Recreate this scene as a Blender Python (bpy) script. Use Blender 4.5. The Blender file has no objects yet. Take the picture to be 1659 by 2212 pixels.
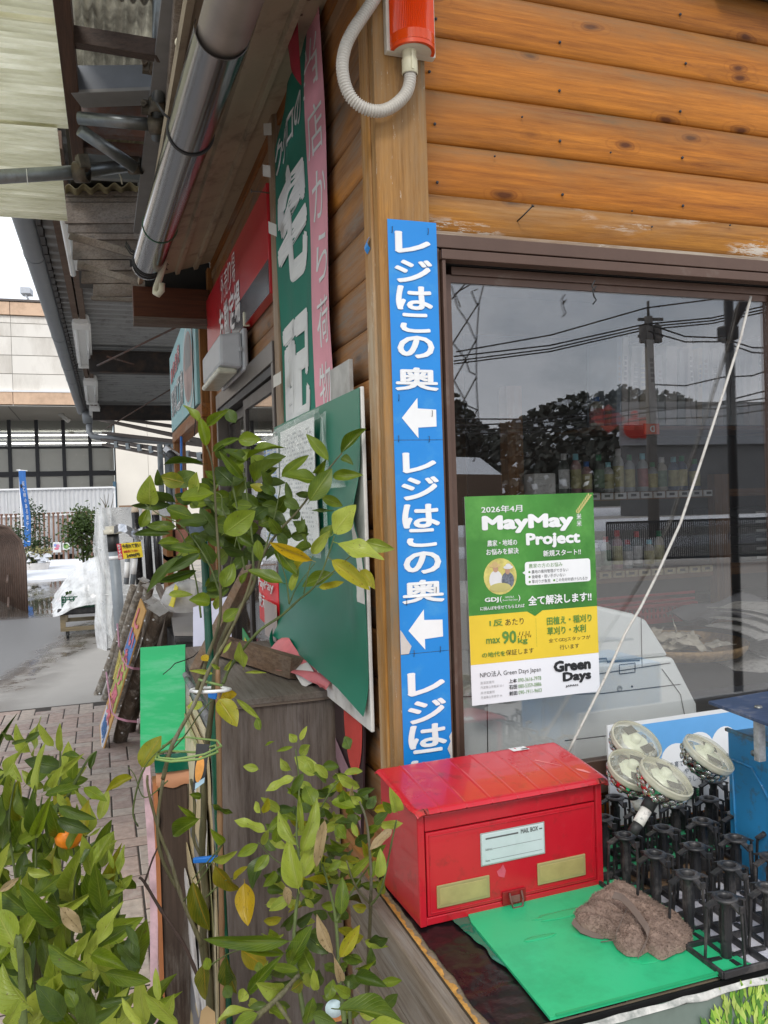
import bpy, bmesh, math, random
from mathutils import Vector, Matrix, noise as mnoise
random.seed(7)
sc = bpy.context.scene
COL = sc.collection
V = Vector
# ---------------------------------------------------------------- camera
FPX = 1790.0; YAW = math.radians(18.9); PIT = math.asin(21/1790); ROLL = .031
CAM = V((-.534, -1.516, 1.55))
FW = V((math.sin(YAW)*math.cos(PIT), math.cos(YAW)*math.cos(PIT), -math.sin(PIT)))
R0 = V((math.cos(YAW), -math.sin(YAW), 0)); U0 = R0.cross(FW)
RT = math.cos(ROLL)*R0 - math.sin(ROLL)*U0
UP = math.sin(ROLL)*R0 + math.cos(ROLL)*U0
cd = bpy.data.cameras.new('camera'); cam = bpy.data.objects.new('camera', cd); COL.objects.link(cam)
cd.sensor_fit = 'VERTICAL'; cd.sensor_height = 36; cd.lens = 36*FPX/2212
cd.clip_start = .05; cd.clip_end = 3000
m = Matrix((RT, UP, -FW)).transposed().to_4x4(); m.translation = CAM
cam.matrix_world = m
sc.camera = cam
# ---------------------------------------------------------------- sky, sun, exposure
SUN_EL = math.radians(42); SUN_AZ = math.radians(205)
w = bpy.data.worlds.new('World'); sc.world = w; w.use_nodes = True
nt = w.node_tree; nt.nodes.clear()
N = nt.nodes.new; L = nt.links.new
out = N('ShaderNodeOutputWorld'); bg = N('ShaderNodeBackground')
sky = N('ShaderNodeTexSky'); sky.sky_type = 'NISHITA'; sky.sun_disc = False
sky.sun_elevation = SUN_EL; sky.sun_rotation = SUN_AZ; sky.air_density = 1.0; sky.dust_density = 2.0
tc = N('ShaderNodeTexCoord'); mp = N('ShaderNodeMapping'); mp.inputs['Scale'].default_value = (1, 1, 2.2)
n1 = N('ShaderNodeTexNoise'); n1.inputs['Scale'].default_value = 2.2; n1.inputs['Detail'].default_value = 7; n1.inputs['Roughness'].default_value = .6
rp = N('ShaderNodeValToRGB'); rp.color_ramp.elements[0].position = .3; rp.color_ramp.elements[1].position = .55
n2 = N('ShaderNodeTexNoise'); n2.inputs['Scale'].default_value = 3.1; n2.inputs['Detail'].default_value = 6
rp2 = N('ShaderNodeValToRGB'); rp2.color_ramp.elements[0].position = .35; rp2.color_ramp.elements[1].position = .7
rp2.color_ramp.elements[0].color = (9.0, 9.6, 10.6, 1); rp2.color_ramp.elements[1].color = (14.5, 14.8, 15.4, 1)
mx = N('ShaderNodeMixRGB')
L(tc.outputs['Generated'], mp.inputs['Vector']); L(mp.outputs[0], n1.inputs['Vector']); L(mp.outputs[0], n2.inputs['Vector'])
L(n1.outputs['Fac'], rp.inputs[0]); L(n2.outputs['Fac'], rp2.inputs[0]); L(rp.outputs[0], mx.inputs[0])
L(sky.outputs[0], mx.inputs[1]); L(rp2.outputs[0], mx.inputs[2]); L(mx.outputs[0], bg.inputs[0])
bg.inputs[1].default_value = .1
L(bg.outputs[0], out.inputs[0])
sd = bpy.data.lights.new('sun', 'SUN'); sun = bpy.data.objects.new('sun', sd); COL.objects.link(sun)
sd.energy = 1.3; sd.angle = math.radians(14); sd.color = (1, .96, .9)
sdir = V((math.sin(SUN_AZ)*math.cos(SUN_EL), math.cos(SUN_AZ)*math.cos(SUN_EL), math.sin(SUN_EL)))
sun.rotation_euler = (-sdir).to_track_quat('-Z', 'Y').to_euler()
sc.view_settings.view_transform = 'Standard'; sc.view_settings.look = 'None'
sc.view_settings.exposure = 0.25; sc.view_settings.gamma = 1; sc.view_settings.use_curve_mapping = False
sc.cycles.max_bounces = 8; sc.cycles.transparent_max_bounces = 24; sc.cycles.diffuse_bounces = 4
# ---------------------------------------------------------------- geometry helpers
def ray(u, v): return FW + (u-829.5)/FPX*RT - (v-1106)/FPX*UP
def PX(u, v, x=0.): d = ray(u, v); return CAM + d*((x-CAM.x)/d.x)
def PY(u, v, y=0.): d = ray(u, v); return CAM + d*((y-CAM.y)/d.y)
def PZ(u, v, z=0.): d = ray(u, v); return CAM + d*((z-CAM.z)/d.z)
def PD(u, v, t): return CAM + ray(u, v)*t
def MIR(u, v, t):                       # where a thing seen mirrored in the window stands, t metres along the bounced ray
    p = PD(u, v, t); return V((p.x, .06-p.y, p.z))

class MB:
    def __init__(s): s.v = []; s.f = []; s.m = []; s.uv = {}; s.mi = 0; s.sm = []
    def add(s, vs, fs, smooth=False):
        b = len(s.v); s.v += [V(p) for p in vs]
        for f in fs: s.f.append([b+i for i in f]); s.m.append(s.mi); s.sm.append(smooth)
        return b
    def quad(s, a, b, c, d): s.add([a, b, c, d], [(0, 1, 2, 3)])
    def box(s, p0, p1, M=None):
        x0, y0, z0 = p0; x1, y1, z1 = p1
        vs = [V((x, y, z)) for z in (z0, z1) for y in (y0, y1) for x in (x0, x1)]
        if M is not None: vs = [M @ p for p in vs]
        s.add(vs, [(0, 2, 3, 1), (4, 5, 7, 6), (0, 1, 5, 4), (2, 6, 7, 3), (0, 4, 6, 2), (1, 3, 7, 5)])
    def hexa(s, c):                     # 8 corners: bottom 4 then top 4
        s.add(c, [(3, 2, 1, 0), (4, 5, 6, 7), (0, 1, 5, 4), (1, 2, 6, 5), (2, 3, 7, 6), (3, 0, 4, 7)])
    def slab(s, a, b, c, d, t):         # quad with thickness t along its normal (behind it)
        a, b, c, d = map(V, (a, b, c, d)); n = (b-a).cross(d-a).normalized()*t
        s.hexa([a-n, b-n, c-n, d-n, a, b, c, d])
    def beam(s, a, b, w, h, up=(0, 0, 1), roll=0):
        a, b = V(a), V(b); d = (b-a).normalized(); upv = V(up)
        x = d.cross(upv)
        if x.length < 1e-4: x = d.cross(V((0, 1, 0)))
        x.normalize(); y = x.cross(d)
        if roll: x, y = x*math.cos(roll)+y*math.sin(roll), y*math.cos(roll)-x*math.sin(roll)
        x *= w/2; y *= h/2
        s.hexa([a-x-y, a+x-y, a+x+y, a-x+y, b-x-y, b+x-y, b+x+y, b-x+y])
    def tube(s, pts, r, n=10, cap=True, smooth=True):
        pts = [V(p) for p in pts]; k = len(pts)
        rs = r if isinstance(r, (list, tuple)) else [r]*k
        up = V((0, 0, 1)); d0 = (pts[1]-pts[0]).normalized()
        if abs(d0.z) > .9: up = V((0, 1, 0))
        x = d0.cross(up).normalized(); vs = []
        for i, p in enumerate(pts):
            d = (pts[min(i+1, k-1)]-pts[max(i-1, 0)]).normalized()
            x = (x - d*x.dot(d)).normalized(); y = d.cross(x)
            for j in range(n):
                a = 2*math.pi*j/n; vs.append(p + (x*math.cos(a)+y*math.sin(a))*rs[i])
        fs = [(i*n+j, i*n+(j+1) % n, (i+1)*n+(j+1) % n, (i+1)*n+j) for i in range(k-1) for j in range(n)]
        s.add(vs, fs, smooth)
        if cap:
            b = len(s.v)-k*n
            for idx in (list(range(n))[::-1], [(k-1)*n+j for j in range(n)]):
                s.f.append([b+i for i in idx]); s.m.append(s.mi); s.sm.append(False)
    def lathe(s, prof, o, ax=(0, 0, 1), n=24, smooth=True, wob=None):
        o = V(o); ax = V(ax).normalized(); x = ax.orthogonal().normalized(); y = ax.cross(x); vs = []
        for i, (r, h) in enumerate(prof):
            for j in range(n):
                a = 2*math.pi*j/n; rr = r*(1+(wob(i, j) if wob else 0))
                vs.append(o+ax*h+(x*math.cos(a)+y*math.sin(a))*rr)
        fs = [(i*n+j, i*n+(j+1) % n, (i+1)*n+(j+1) % n, (i+1)*n+j) for i in range(len(prof)-1) for j in range(n)]
        s.add(vs, fs, smooth)
    def grid(s, fn, nu, nv, smooth=True, uv=False):
        vs = [fn(i/nu, j/nv) for j in range(nv+1) for i in range(nu+1)]
        b = s.add(vs, [(j*(nu+1)+i, j*(nu+1)+i+1, (j+1)*(nu+1)+i+1, (j+1)*(nu+1)+i) for j in range(nv) for i in range(nu)], smooth)
        if uv:
            for j in range(nv+1):
                for i in range(nu+1): s.uv[b+j*(nu+1)+i] = (i/nu, j/nv)
    def sheet(s, fn, nu, nv, t, smooth=True):      # thin sheet with real thickness
        e = 1e-3
        def nrm(a, b):
            du = V(fn(min(a+e, 1), b))-V(fn(max(a-e, 0), b)); dv = V(fn(a, min(b+e, 1)))-V(fn(a, max(b-e, 0)))
            return du.cross(dv).normalized()
        s.grid(lambda a, b: V(fn(a, b)), nu, nv, smooth, uv=True)
        s.grid(lambda a, b: V(fn(1-a, b))-nrm(1-a, b)*t, nu, nv, smooth)
        for k in range(nu):
            for b in (0, 1):
                a0, a1 = k/nu, (k+1)/nu
                p, q = V(fn(a0, b)), V(fn(a1, b)); s.quad(p, q, q-nrm(a1, b)*t, p-nrm(a0, b)*t)
        for k in range(nv):
            for a in (0, 1):
                b0, b1 = k/nv, (k+1)/nv
                p, q = V(fn(a, b0)), V(fn(a, b1)); s.quad(p, q, q-nrm(a, b1)*t, p-nrm(a, b0)*t)
    def mesh(s, name, mats, off=V((0, 0, 0))):
        me = bpy.data.meshes.new(name)
        me.from_pydata([p-off for p in s.v], [], s.f)
        if not isinstance(mats, (list, tuple)): mats = [mats]
        for mt in mats: me.materials.append(mt)
        me.polygons.foreach_set('material_index', s.m); me.polygons.foreach_set('use_smooth', s.sm)
        if s.uv:
            ul = me.uv_layers.new(name='UVMap')
            for lp in me.loops: ul.data[lp.index].uv = s.uv.get(lp.vertex_index, (0, 0))
        me.update(); return me
    def build(s, name, mats, parent=None, bevel=0, origin=None):
        po = parent.get('_w') if parent else None
        base = V(po) if po else V((0, 0, 0))
        o0 = V(origin) if origin is not None else base
        me = s.mesh(name, mats, o0)
        o = bpy.data.objects.new(name, me); COL.objects.link(o)
        if parent: o.parent = parent; o.location = o0-base
        else: o.location = o0
        if po or origin is not None: o['_w'] = tuple(o0)
        if bevel:
            b = o.modifiers.new('bevel', 'BEVEL'); b.width = bevel; b.segments = 2; b.limit_method = 'ANGLE'; b.angle_limit = .6
        return o

def thing(name, label, cat, loc=(0, 0, 0), group=None):
    o = bpy.data.objects.new(name, None); COL.objects.link(o); o.location = loc; o.empty_display_size = .05
    o['_w'] = tuple(loc); o['label'] = label; o['category'] = cat
    if group: o['group'] = group
    return o
def tag(o, label, cat, group=None):
    o['label'] = label; o['category'] = cat
    if group: o['group'] = group
    return o
def structure(o): o['kind'] = 'structure'; return o
def bx(name, p0, p1, mt, parent=None, bevel=0):
    b = MB(); b.box(p0, p1); return b.build(name, mt, parent, bevel)
def dup(root, loc, label=None, rotz=0, scale=None):
    r = root.copy(); COL.objects.link(r); r.location = loc; r.rotation_euler = (0, 0, rotz)
    if scale: r.scale = (scale,)*3
    if label: r['label'] = label
    for ch in list(root.children):
        c = ch.copy(); COL.objects.link(c); c.parent = r
        for g in list(ch.children):
            d = g.copy(); COL.objects.link(d); d.parent = c
    return r
# ---------------------------------------------------------------- lettering
_tc = {}
def text_data(s, bold=0., res=3):
    key = (s, bold, res)
    if key in _tc: return _tc[key]
    cu = bpy.data.curves.new('lettering', 'FONT'); cu.body = s; cu.size = 1; cu.resolution_u = res; cu.offset = bold
    cu.dimensions = '2D'; cu.fill_mode = 'BOTH'
    o = bpy.data.objects.new('lettering', cu); COL.objects.link(o)
    bpy.context.view_layer.update()
    me = o.evaluated_get(bpy.context.evaluated_depsgraph_get()).to_mesh()
    vs = [tuple(v.co) for v in me.vertices]; fs = [tuple(p.vertices) for p in me.polygons]
    o.to_mesh_clear(); bpy.data.objects.remove(o); bpy.data.curves.remove(cu)
    xs = [v[0] for v in vs] or [0, 1]; ys = [v[1] for v in vs] or [0, 1]
    _tc[key] = (vs, fs, (min(xs), max(xs), min(ys), max(ys))); return _tc[key]
class Panel:                              # a surface patch: pt(s,t,off), s,t in 0..1, drawn with lettering and flat print
    def __init__(s, a, b, c, d, off=.0006):
        s.a, s.b, s.c, s.d = map(V, (a, b, c, d)); s.n = (s.b-s.a).cross(s.d-s.a).normalized(); s.off = off; s.fn = None
    def pt(s, x, y, o=0.):
        if s.fn: return s.fn(x, y, o)
        p = s.a*(1-x)*(1-y)+s.b*x*(1-y)+s.c*x*y+s.d*(1-x)*y; return p+s.n*o
    def text(s, st, x0, y0, x1, y1, mt, parent, bold=.0, name='lettering', lay=2, res=3, keep=False, shear=0):
        vs, fs, (a, b, c, d) = text_data(st, 0, res)
        mb = MB(); w = b-a or 1; h = d-c or 1
        if bold > .008:                   # heavy weight: slightly shifted layers of the glyph, each a hair above the last
            e = bold; sh = [(-e, 0), (e, 0), (0, -e), (0, e), (e*.7, e*.7), (-e*.7, e*.7), (e*.7, -e*.7), (-e*.7, -e*.7)]
            a -= e; b += e; c -= e; d += e; w = b-a; h = d-c
            for k, (ex, ey) in enumerate(sh): mb.add([s.pt(x0+(x1-x0)*(p[0]+ex-a)/w, y0+(y1-y0)*(p[1]+ey-c)/h, s.off*(lay+.25*(k+1))) for p in vs], fs)
        if keep:                          # place a glyph by its em box instead of its bounding box
            a, b, c, d = 0, 1, -.12, .88; w = h = 1
        mb.add([s.pt(x0+(x1-x0)*(p[0]-a)/w+shear*(p[1]-c)/h, y0+(y1-y0)*(p[1]-c)/h, s.off*lay) for p in vs], fs)
        return mb.build(name, mt, parent)
    def rect(s, x0, y0, x1, y1, mt, parent, name='print', lay=1, n=1):
        mb = MB(); mb.grid(lambda i, j: s.pt(x0+(x1-x0)*i, y0+(y1-y0)*j, s.off*lay), n, n); return mb.build(name, mt, parent)
    def poly(s, pts, mt, parent, name='print', lay=1):
        mb = MB(); mb.add([s.pt(x, y, s.off*lay) for x, y in pts], [tuple(range(len(pts)))]); return mb.build(name, mt, parent)
    def disc(s, cx, cy, rx, ry, mt, parent, name='print', lay=1, n=24):
        return s.poly([(cx+rx*math.cos(2*math.pi*k/n), cy+ry*math.sin(2*math.pi*k/n)) for k in range(n)], mt, parent, name, lay)
# ---------------------------------------------------------------- materials
def newmat(name):
    mt = bpy.data.materials.new(name); mt.use_nodes = True; nt = mt.node_tree; nt.nodes.clear()
    return mt, nt, nt.nodes.new, nt.links.new
def M(name, col, rough=.55, var=.12, scale=12, bump=0., metal=0., dirt=None, dirt_amt=.35, dirt_scale=6, spec=.5, stretch=(1, 1, 1), bscale=None, trans=0., alpha=1., coat=0.):
    mt, nt, N, L = newmat(name)
    o = N('ShaderNodeOutputMaterial'); p = N('ShaderNodeBsdfPrincipled')
    tc = N('ShaderNodeTexCoord'); mp = N('ShaderNodeMapping'); mp.inputs['Scale'].default_value = stretch
    L(tc.outputs['Object'], mp.inputs['Vector'])
    oi = N('ShaderNodeObjectInfo'); ad = N('ShaderNodeVectorMath'); ad.operation = 'ADD'
    ml = N('ShaderNodeMath'); ml.operation = 'MULTIPLY'; ml.inputs[1].default_value = 37; L(oi.outputs['Random'], ml.inputs[0])
    L(mp.outputs[0], ad.inputs[0]); L(ml.outputs[0], ad.inputs[1])
    nz = N('ShaderNodeTexNoise'); nz.inputs['Scale'].default_value = scale; nz.inputs['Detail'].default_value = 6; nz.inputs['Roughness'].default_value = .62
    L(ad.outputs[0], nz.inputs['Vector'])
    rp = N('ShaderNodeValToRGB'); c = col
    lo = tuple(max(0, x*(1-var*1.3)) for x in c)+(1,); hi = tuple(min(1, x*(1+var)) for x in c)+(1,)
    rp.color_ramp.elements[0].position = .3; rp.color_ramp.elements[1].position = .72
    rp.color_ramp.elements[0].color = lo; rp.color_ramp.elements[1].color = hi
    L(nz.outputs['Fac'], rp.inputs[0]); cur = rp.outputs[0]
    if dirt:
        nd = N('ShaderNodeTexNoise'); nd.inputs['Scale'].default_value = dirt_scale; nd.inputs['Detail'].default_value = 8; nd.inputs['Roughness'].default_value = .7
        L(ad.outputs[0], nd.inputs['Vector'])
        rd = N('ShaderNodeValToRGB'); rd.color_ramp.elements[0].position = .62-dirt_amt*.4; rd.color_ramp.elements[1].position = .78-dirt_amt*.25
        L(nd.outputs['Fac'], rd.inputs[0]); mx = N('ShaderNodeMixRGB'); L(rd.outputs[0], mx.inputs[0]); L(cur, mx.inputs[1]); mx.inputs[2].default_value = tuple(dirt)+(1,); cur = mx.outputs[0]
    L(cur, p.inputs['Base Color']); p.inputs['Metallic'].default_value = metal; p.inputs['Specular IOR Level'].default_value = spec
    mr = N('ShaderNodeMapRange'); mr.inputs['To Min'].default_value = max(.02, rough*.8); mr.inputs['To Max'].default_value = min(1, rough*1.25)
    L(nz.outputs['Fac'], mr.inputs['Value']); L(mr.outputs[0], p.inputs['Roughness'])
    if coat: p.inputs['Coat Weight'].default_value = coat
    if trans: p.inputs['Transmission Weight'].default_value = trans
    if alpha < 1: p.inputs['Alpha'].default_value = alpha
    if bump:
        nb = N('ShaderNodeTexNoise'); nb.inputs['Scale'].default_value = bscale or scale*4; nb.inputs['Detail'].default_value = 5; L(ad.outputs[0], nb.inputs['Vector'])
        b = N('ShaderNodeBump'); b.inputs['Strength'].default_value = min(1, bump); b.inputs['Distance'].default_value = .004; L(nb.outputs['Fac'], b.inputs['Height']); L(b.outputs[0], p.inputs['Normal'])
    L(p.outputs[0], o.inputs[0]); return mt
def WOOD(name, light, dark, grey=(.27, .25, .22), grey_amt=.3, axis='x', rough=.6, knots=True, white=0., fine=1., bump=.5, top=0.):
    """timber: long fibres, growth bands, knots, weathering to grey"""
    mt, nt, N, L = newmat(name)
    o = N('ShaderNodeOutputMaterial'); p = N('ShaderNodeBsdfPrincipled')
    tc = N('ShaderNodeTexCoord'); oi = N('ShaderNodeObjectInfo')
    cv = N('ShaderNodeCombineXYZ'); ml = N('ShaderNodeMath'); ml.operation = 'MULTIPLY'; ml.inputs[1].default_value = 53; L(oi.outputs['Random'], ml.inputs[0])
    for k in range(3): L(ml.outputs[0], cv.inputs[k])
    ad = N('ShaderNodeVectorMath'); ad.operation = 'ADD'; L(tc.outputs['Object'], ad.inputs[0]); L(cv.outputs[0], ad.inputs[1])
    def sc3(along, across):
        mp = N('ShaderNodeMapping'); s = [across]*3; s['xyz'.index(axis)] = along; mp.inputs['Scale'].default_value = s; L(ad.outputs[0], mp.inputs['Vector']); return mp.outputs[0]
    def nz(vec, det=6, ro=.6, dist=0, s=1):
        n = N('ShaderNodeTexNoise'); n.inputs['Scale'].default_value = s; n.inputs['Detail'].default_value = det; n.inputs['Roughness'].default_value = ro; n.inputs['Distortion'].default_value = dist; L(vec, n.inputs['Vector']); return n.outputs['Fac']
    def ramp(src, a, b, ca=(0, 0, 0), cb=(1, 1, 1)):
        r = N('ShaderNodeValToRGB'); r.color_ramp.elements[0].position = a; r.color_ramp.elements[1].position = b
        r.color_ramp.elements[0].color = tuple(ca)+(1,); r.color_ramp.elements[1].color = tuple(cb)+(1,); L(src, r.inputs[0]); return r.outputs[0]
    def mix(f, a, b, mode='MIX'):
        x = N('ShaderNodeMixRGB'); x.blend_type = mode
        for i, s in enumerate((f, a, b)):
            if isinstance(s, (int, float)): x.inputs[i].default_value = s
            elif isinstance(s, tuple): x.inputs[i].default_value = s+(1,)
            else: L(s, x.inputs[i])
        return x.outputs[0]
    bands = nz(sc3(1.3, 34*fine), 4, .6, .9)
    fib = nz(sc3(5, 130*fine), 6, .75)
    col = mix(ramp(bands, .3, .68), dark, light)
    col = mix(.52, col, mix(ramp(fib, .34, .64), tuple(x*.42 for x in dark), tuple(min(1, x*1.22) for x in light)))
    wide = nz(sc3(1.6, 5), 4, .6)
    col = mix(ramp(wide, .35, .7, (0, 0, 0), (.5, .5, .5)), col, tuple(x*.62 for x in light))
    if knots:
        vo = N('ShaderNodeTexVoronoi'); vo.inputs['Scale'].default_value = 1; vo.inputs['Randomness'].default_value = 1
        vo.voronoi_dimensions = '2D'; ks = N('ShaderNodeSeparateXYZ'); L(ad.outputs[0], ks.inputs[0]); kc = N('ShaderNodeCombineXYZ'); L(ks.outputs['xyz'.index(axis)], kc.inputs[0]); L(ks.outputs[2 if axis != 'z' else 0], kc.inputs[1]); km = N('ShaderNodeMapping'); km.inputs['Scale'].default_value = (5.5, 15, 1); kn_ = N('ShaderNodeTexNoise'); kn_.inputs['Scale'].default_value = 16; L(kc.outputs[0], kn_.inputs['Vector']); kv = N('ShaderNodeVectorMath'); kv.operation = 'MULTIPLY_ADD'; L(kn_.outputs['Color'], kv.inputs[0]); kv.inputs[1].default_value = (.05, .012, 0); L(kc.outputs[0], kv.inputs[2]); L(kv.outputs[0], km.inputs['Vector']); L(km.outputs[0], vo.inputs['Vector'])
        kn = ramp(vo.outputs['Distance'], .05, .15, (1, 1, 1), (0, 0, 0))
        sp = N('ShaderNodeSeparateColor'); L(vo.outputs['Color'], sp.inputs[0])
        gate = ramp(sp.outputs[0], .72, .74)
        kf = N('ShaderNodeMath'); kf.operation = 'MULTIPLY'; L(kn, kf.inputs[0]); L(gate, kf.inputs[1])
        rg = N('ShaderNodeMath'); rg.operation = 'SINE'; rm = N('ShaderNodeMath'); rm.operation = 'MULTIPLY'; rm.inputs[1].default_value = 55; L(vo.outputs['Distance'], rm.inputs[0]); L(rm.outputs[0], rg.inputs[0]); k2 = N('ShaderNodeMath'); k2.operation = 'MULTIPLY'; L(ramp(rg.outputs[0], .3, .9), k2.inputs[0]); k3 = N('ShaderNodeMath'); k3.operation = 'MULTIPLY'; L(ramp(vo.outputs['Distance'], .16, .32, (.5, .5, .5), (0, 0, 0)), k3.inputs[0]); L(gate, k3.inputs[1]); L(k3.outputs[0], k2.inputs[1]); col = mix(k2.outputs[0], col, tuple(x*.8 for x in dark)); col = mix(kf.outputs[0], col, tuple(x*.42 for x in dark))
    if grey_amt > 0:
        gn = nz(sc3(1.8, 9), 8, .72, .3); g = ramp(gn, .62-grey_amt*.45, .78-grey_amt*.25)
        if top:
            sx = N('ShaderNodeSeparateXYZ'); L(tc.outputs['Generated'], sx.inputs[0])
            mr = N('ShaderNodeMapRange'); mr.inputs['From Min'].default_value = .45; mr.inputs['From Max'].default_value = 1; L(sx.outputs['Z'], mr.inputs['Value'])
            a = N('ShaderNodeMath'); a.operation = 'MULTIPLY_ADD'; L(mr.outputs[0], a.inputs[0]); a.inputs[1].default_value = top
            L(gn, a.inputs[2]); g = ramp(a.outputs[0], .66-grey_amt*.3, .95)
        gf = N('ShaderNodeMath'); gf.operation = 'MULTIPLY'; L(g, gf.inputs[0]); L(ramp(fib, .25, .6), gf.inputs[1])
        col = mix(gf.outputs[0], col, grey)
    if white > 0:
        wn = nz(sc3(14, 90), 7, .8); wf = ramp(wn, .72-white*.25, .76-white*.25)
        w2 = N('ShaderNodeMath'); w2.operation = 'MULTIPLY'; L(wf, w2.inputs[0]); L(ramp(nz(sc3(2.5, 8), 3), .5, .6), w2.inputs[1])
        col = mix(w2.outputs[0], col, (.62, .56, .48))
    hv = N('ShaderNodeHueSaturation'); vr = N('ShaderNodeMapRange'); vr.inputs['To Min'].default_value = .80; vr.inputs['To Max'].default_value = 1.14; L(oi.outputs['Random'], vr.inputs['Value']); L(vr.outputs[0], hv.inputs['Value']); L(col, hv.inputs['Color']); hv.inputs['Saturation'].default_value = 1.06
    st = ramp(nz(sc3(2.6, 16), 5, .7, .4), .60, .74); sf = N('ShaderNodeMath'); sf.operation = 'MULTIPLY'; L(st, sf.inputs[0]); L(ramp(fib, .3, .55, (.25, .25, .25), (.75, .75, .75)), sf.inputs[1]); col = mix(sf.outputs[0], hv.outputs[0], tuple(x*.75 for x in dark))
    L(col, p.inputs['Base Color']); p.inputs['Roughness'].default_value = rough; p.inputs['Specular IOR Level'].default_value = .35
    b = N('ShaderNodeBump'); b.inputs['Strength'].default_value = bump; b.inputs['Distance'].default_value = .002; L(fib, b.inputs['Height']); L(b.outputs[0], p.inputs['Normal'])
    L(p.outputs[0], o.inputs[0]); return mt
def GLASS(name, fac=.16, tint=(1, 1, 1), rough=0.0):
    mt, nt, N, L = newmat(name); o = N('ShaderNodeOutputMaterial'); t = N('ShaderNodeBsdfTransparent'); g = N('ShaderNodeBsdfGlossy'); x = N('ShaderNodeMixShader')
    t.inputs[0].default_value = tint+(1,); g.inputs['Roughness'].default_value = rough
    fr = N('ShaderNodeLayerWeight'); fr.inputs[0].default_value = .5; pw = N('ShaderNodeMath'); pw.operation = 'POWER'; pw.inputs[1].default_value = 4; L(fr.outputs['Facing'], pw.inputs[0]); a = N('ShaderNodeMath'); a.operation = 'MULTIPLY_ADD'; a.use_clamp = True; a.inputs[1].default_value = 1-fac; a.inputs[2].default_value = fac; L(pw.outputs[0], a.inputs[0])
    L(a.outputs[0], x.inputs[0]); L(t.outputs[0], x.inputs[1]); L(g.outputs[0], x.inputs[2]); L(x.outputs[0], o.inputs[0]); return mt
def FILM(name, col=(.9, .9, .9), op=.25, rough=.2):        # thin clear plastic
    mt, nt, N, L = newmat(name); o = N('ShaderNodeOutputMaterial'); t = N('ShaderNodeBsdfTransparent'); p = N('ShaderNodeBsdfPrincipled'); x = N('ShaderNodeMixShader')
    p.inputs['Base Color'].default_value = tuple(col)+(1,); p.inputs['Roughness'].default_value = rough
    n = N('ShaderNodeTexNoise'); n.inputs['Scale'].default_value = 9; n.inputs['Detail'].default_value = 5; tc = N('ShaderNodeTexCoord'); L(tc.outputs['Object'], n.inputs['Vector'])
    mr = N('ShaderNodeMapRange'); mr.inputs['From Min'].default_value = .3; mr.inputs['From Max'].default_value = .7; mr.inputs['To Min'].default_value = op*.5; mr.inputs['To Max'].default_value = min(1, op*1.5)
    L(n.outputs['Fac'], mr.inputs['Value']); L(mr.outputs[0], x.inputs[0]); L(t.outputs[0], x.inputs[1]); L(p.outputs[0], x.inputs[2])
    b = N('ShaderNodeBump'); b.inputs['Strength'].default_value = .6; b.inputs['Distance'].default_value = .01; L(n.outputs['Fac'], b.inputs['Height']); L(b.outputs[0], p.inputs['Normal'])
    L(x.outputs[0], o.inputs[0]); return mt
def TRANSL(name, col, tr=.6, var=.2, scale=5, stretch=(1, 1, 1), dirt=(.2, .2, .1), dirt_amt=.4):
    mt, nt, N, L = newmat(name); o = N('ShaderNodeOutputMaterial'); d = N('ShaderNodeBsdfDiffuse'); t = N('ShaderNodeBsdfTranslucent'); x = N('ShaderNodeMixShader'); x.inputs[0].default_value = tr
    tc = N('ShaderNodeTexCoord'); mp = N('ShaderNodeMapping'); mp.inputs['Scale'].default_value = stretch; L(tc.outputs['Object'], mp.inputs[0])
    n = N('ShaderNodeTexNoise'); n.inputs['Scale'].default_value = scale; n.inputs['Detail'].default_value = 8; n.inputs['Roughness'].default_value = .7; L(mp.outputs[0], n.inputs['Vector'])
    r = N('ShaderNodeValToRGB'); e = r.color_ramp.elements; e[0].position = .25; e[0].color = tuple(x_*(1-dirt_amt)+y_*dirt_amt for x_, y_ in zip(col, dirt))+(1,); e[1].position = .65; e[1].color = tuple(col)+(1,)
    L(n.outputs['Fac'], r.inputs[0]); L(r.outputs[0], d.inputs[0]); L(r.outputs[0], t.inputs[0]); L(d.outputs[0], x.inputs[1]); L(t.outputs[0], x.inputs[2]); L(x.outputs[0], o.inputs[0]); return mt
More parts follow.
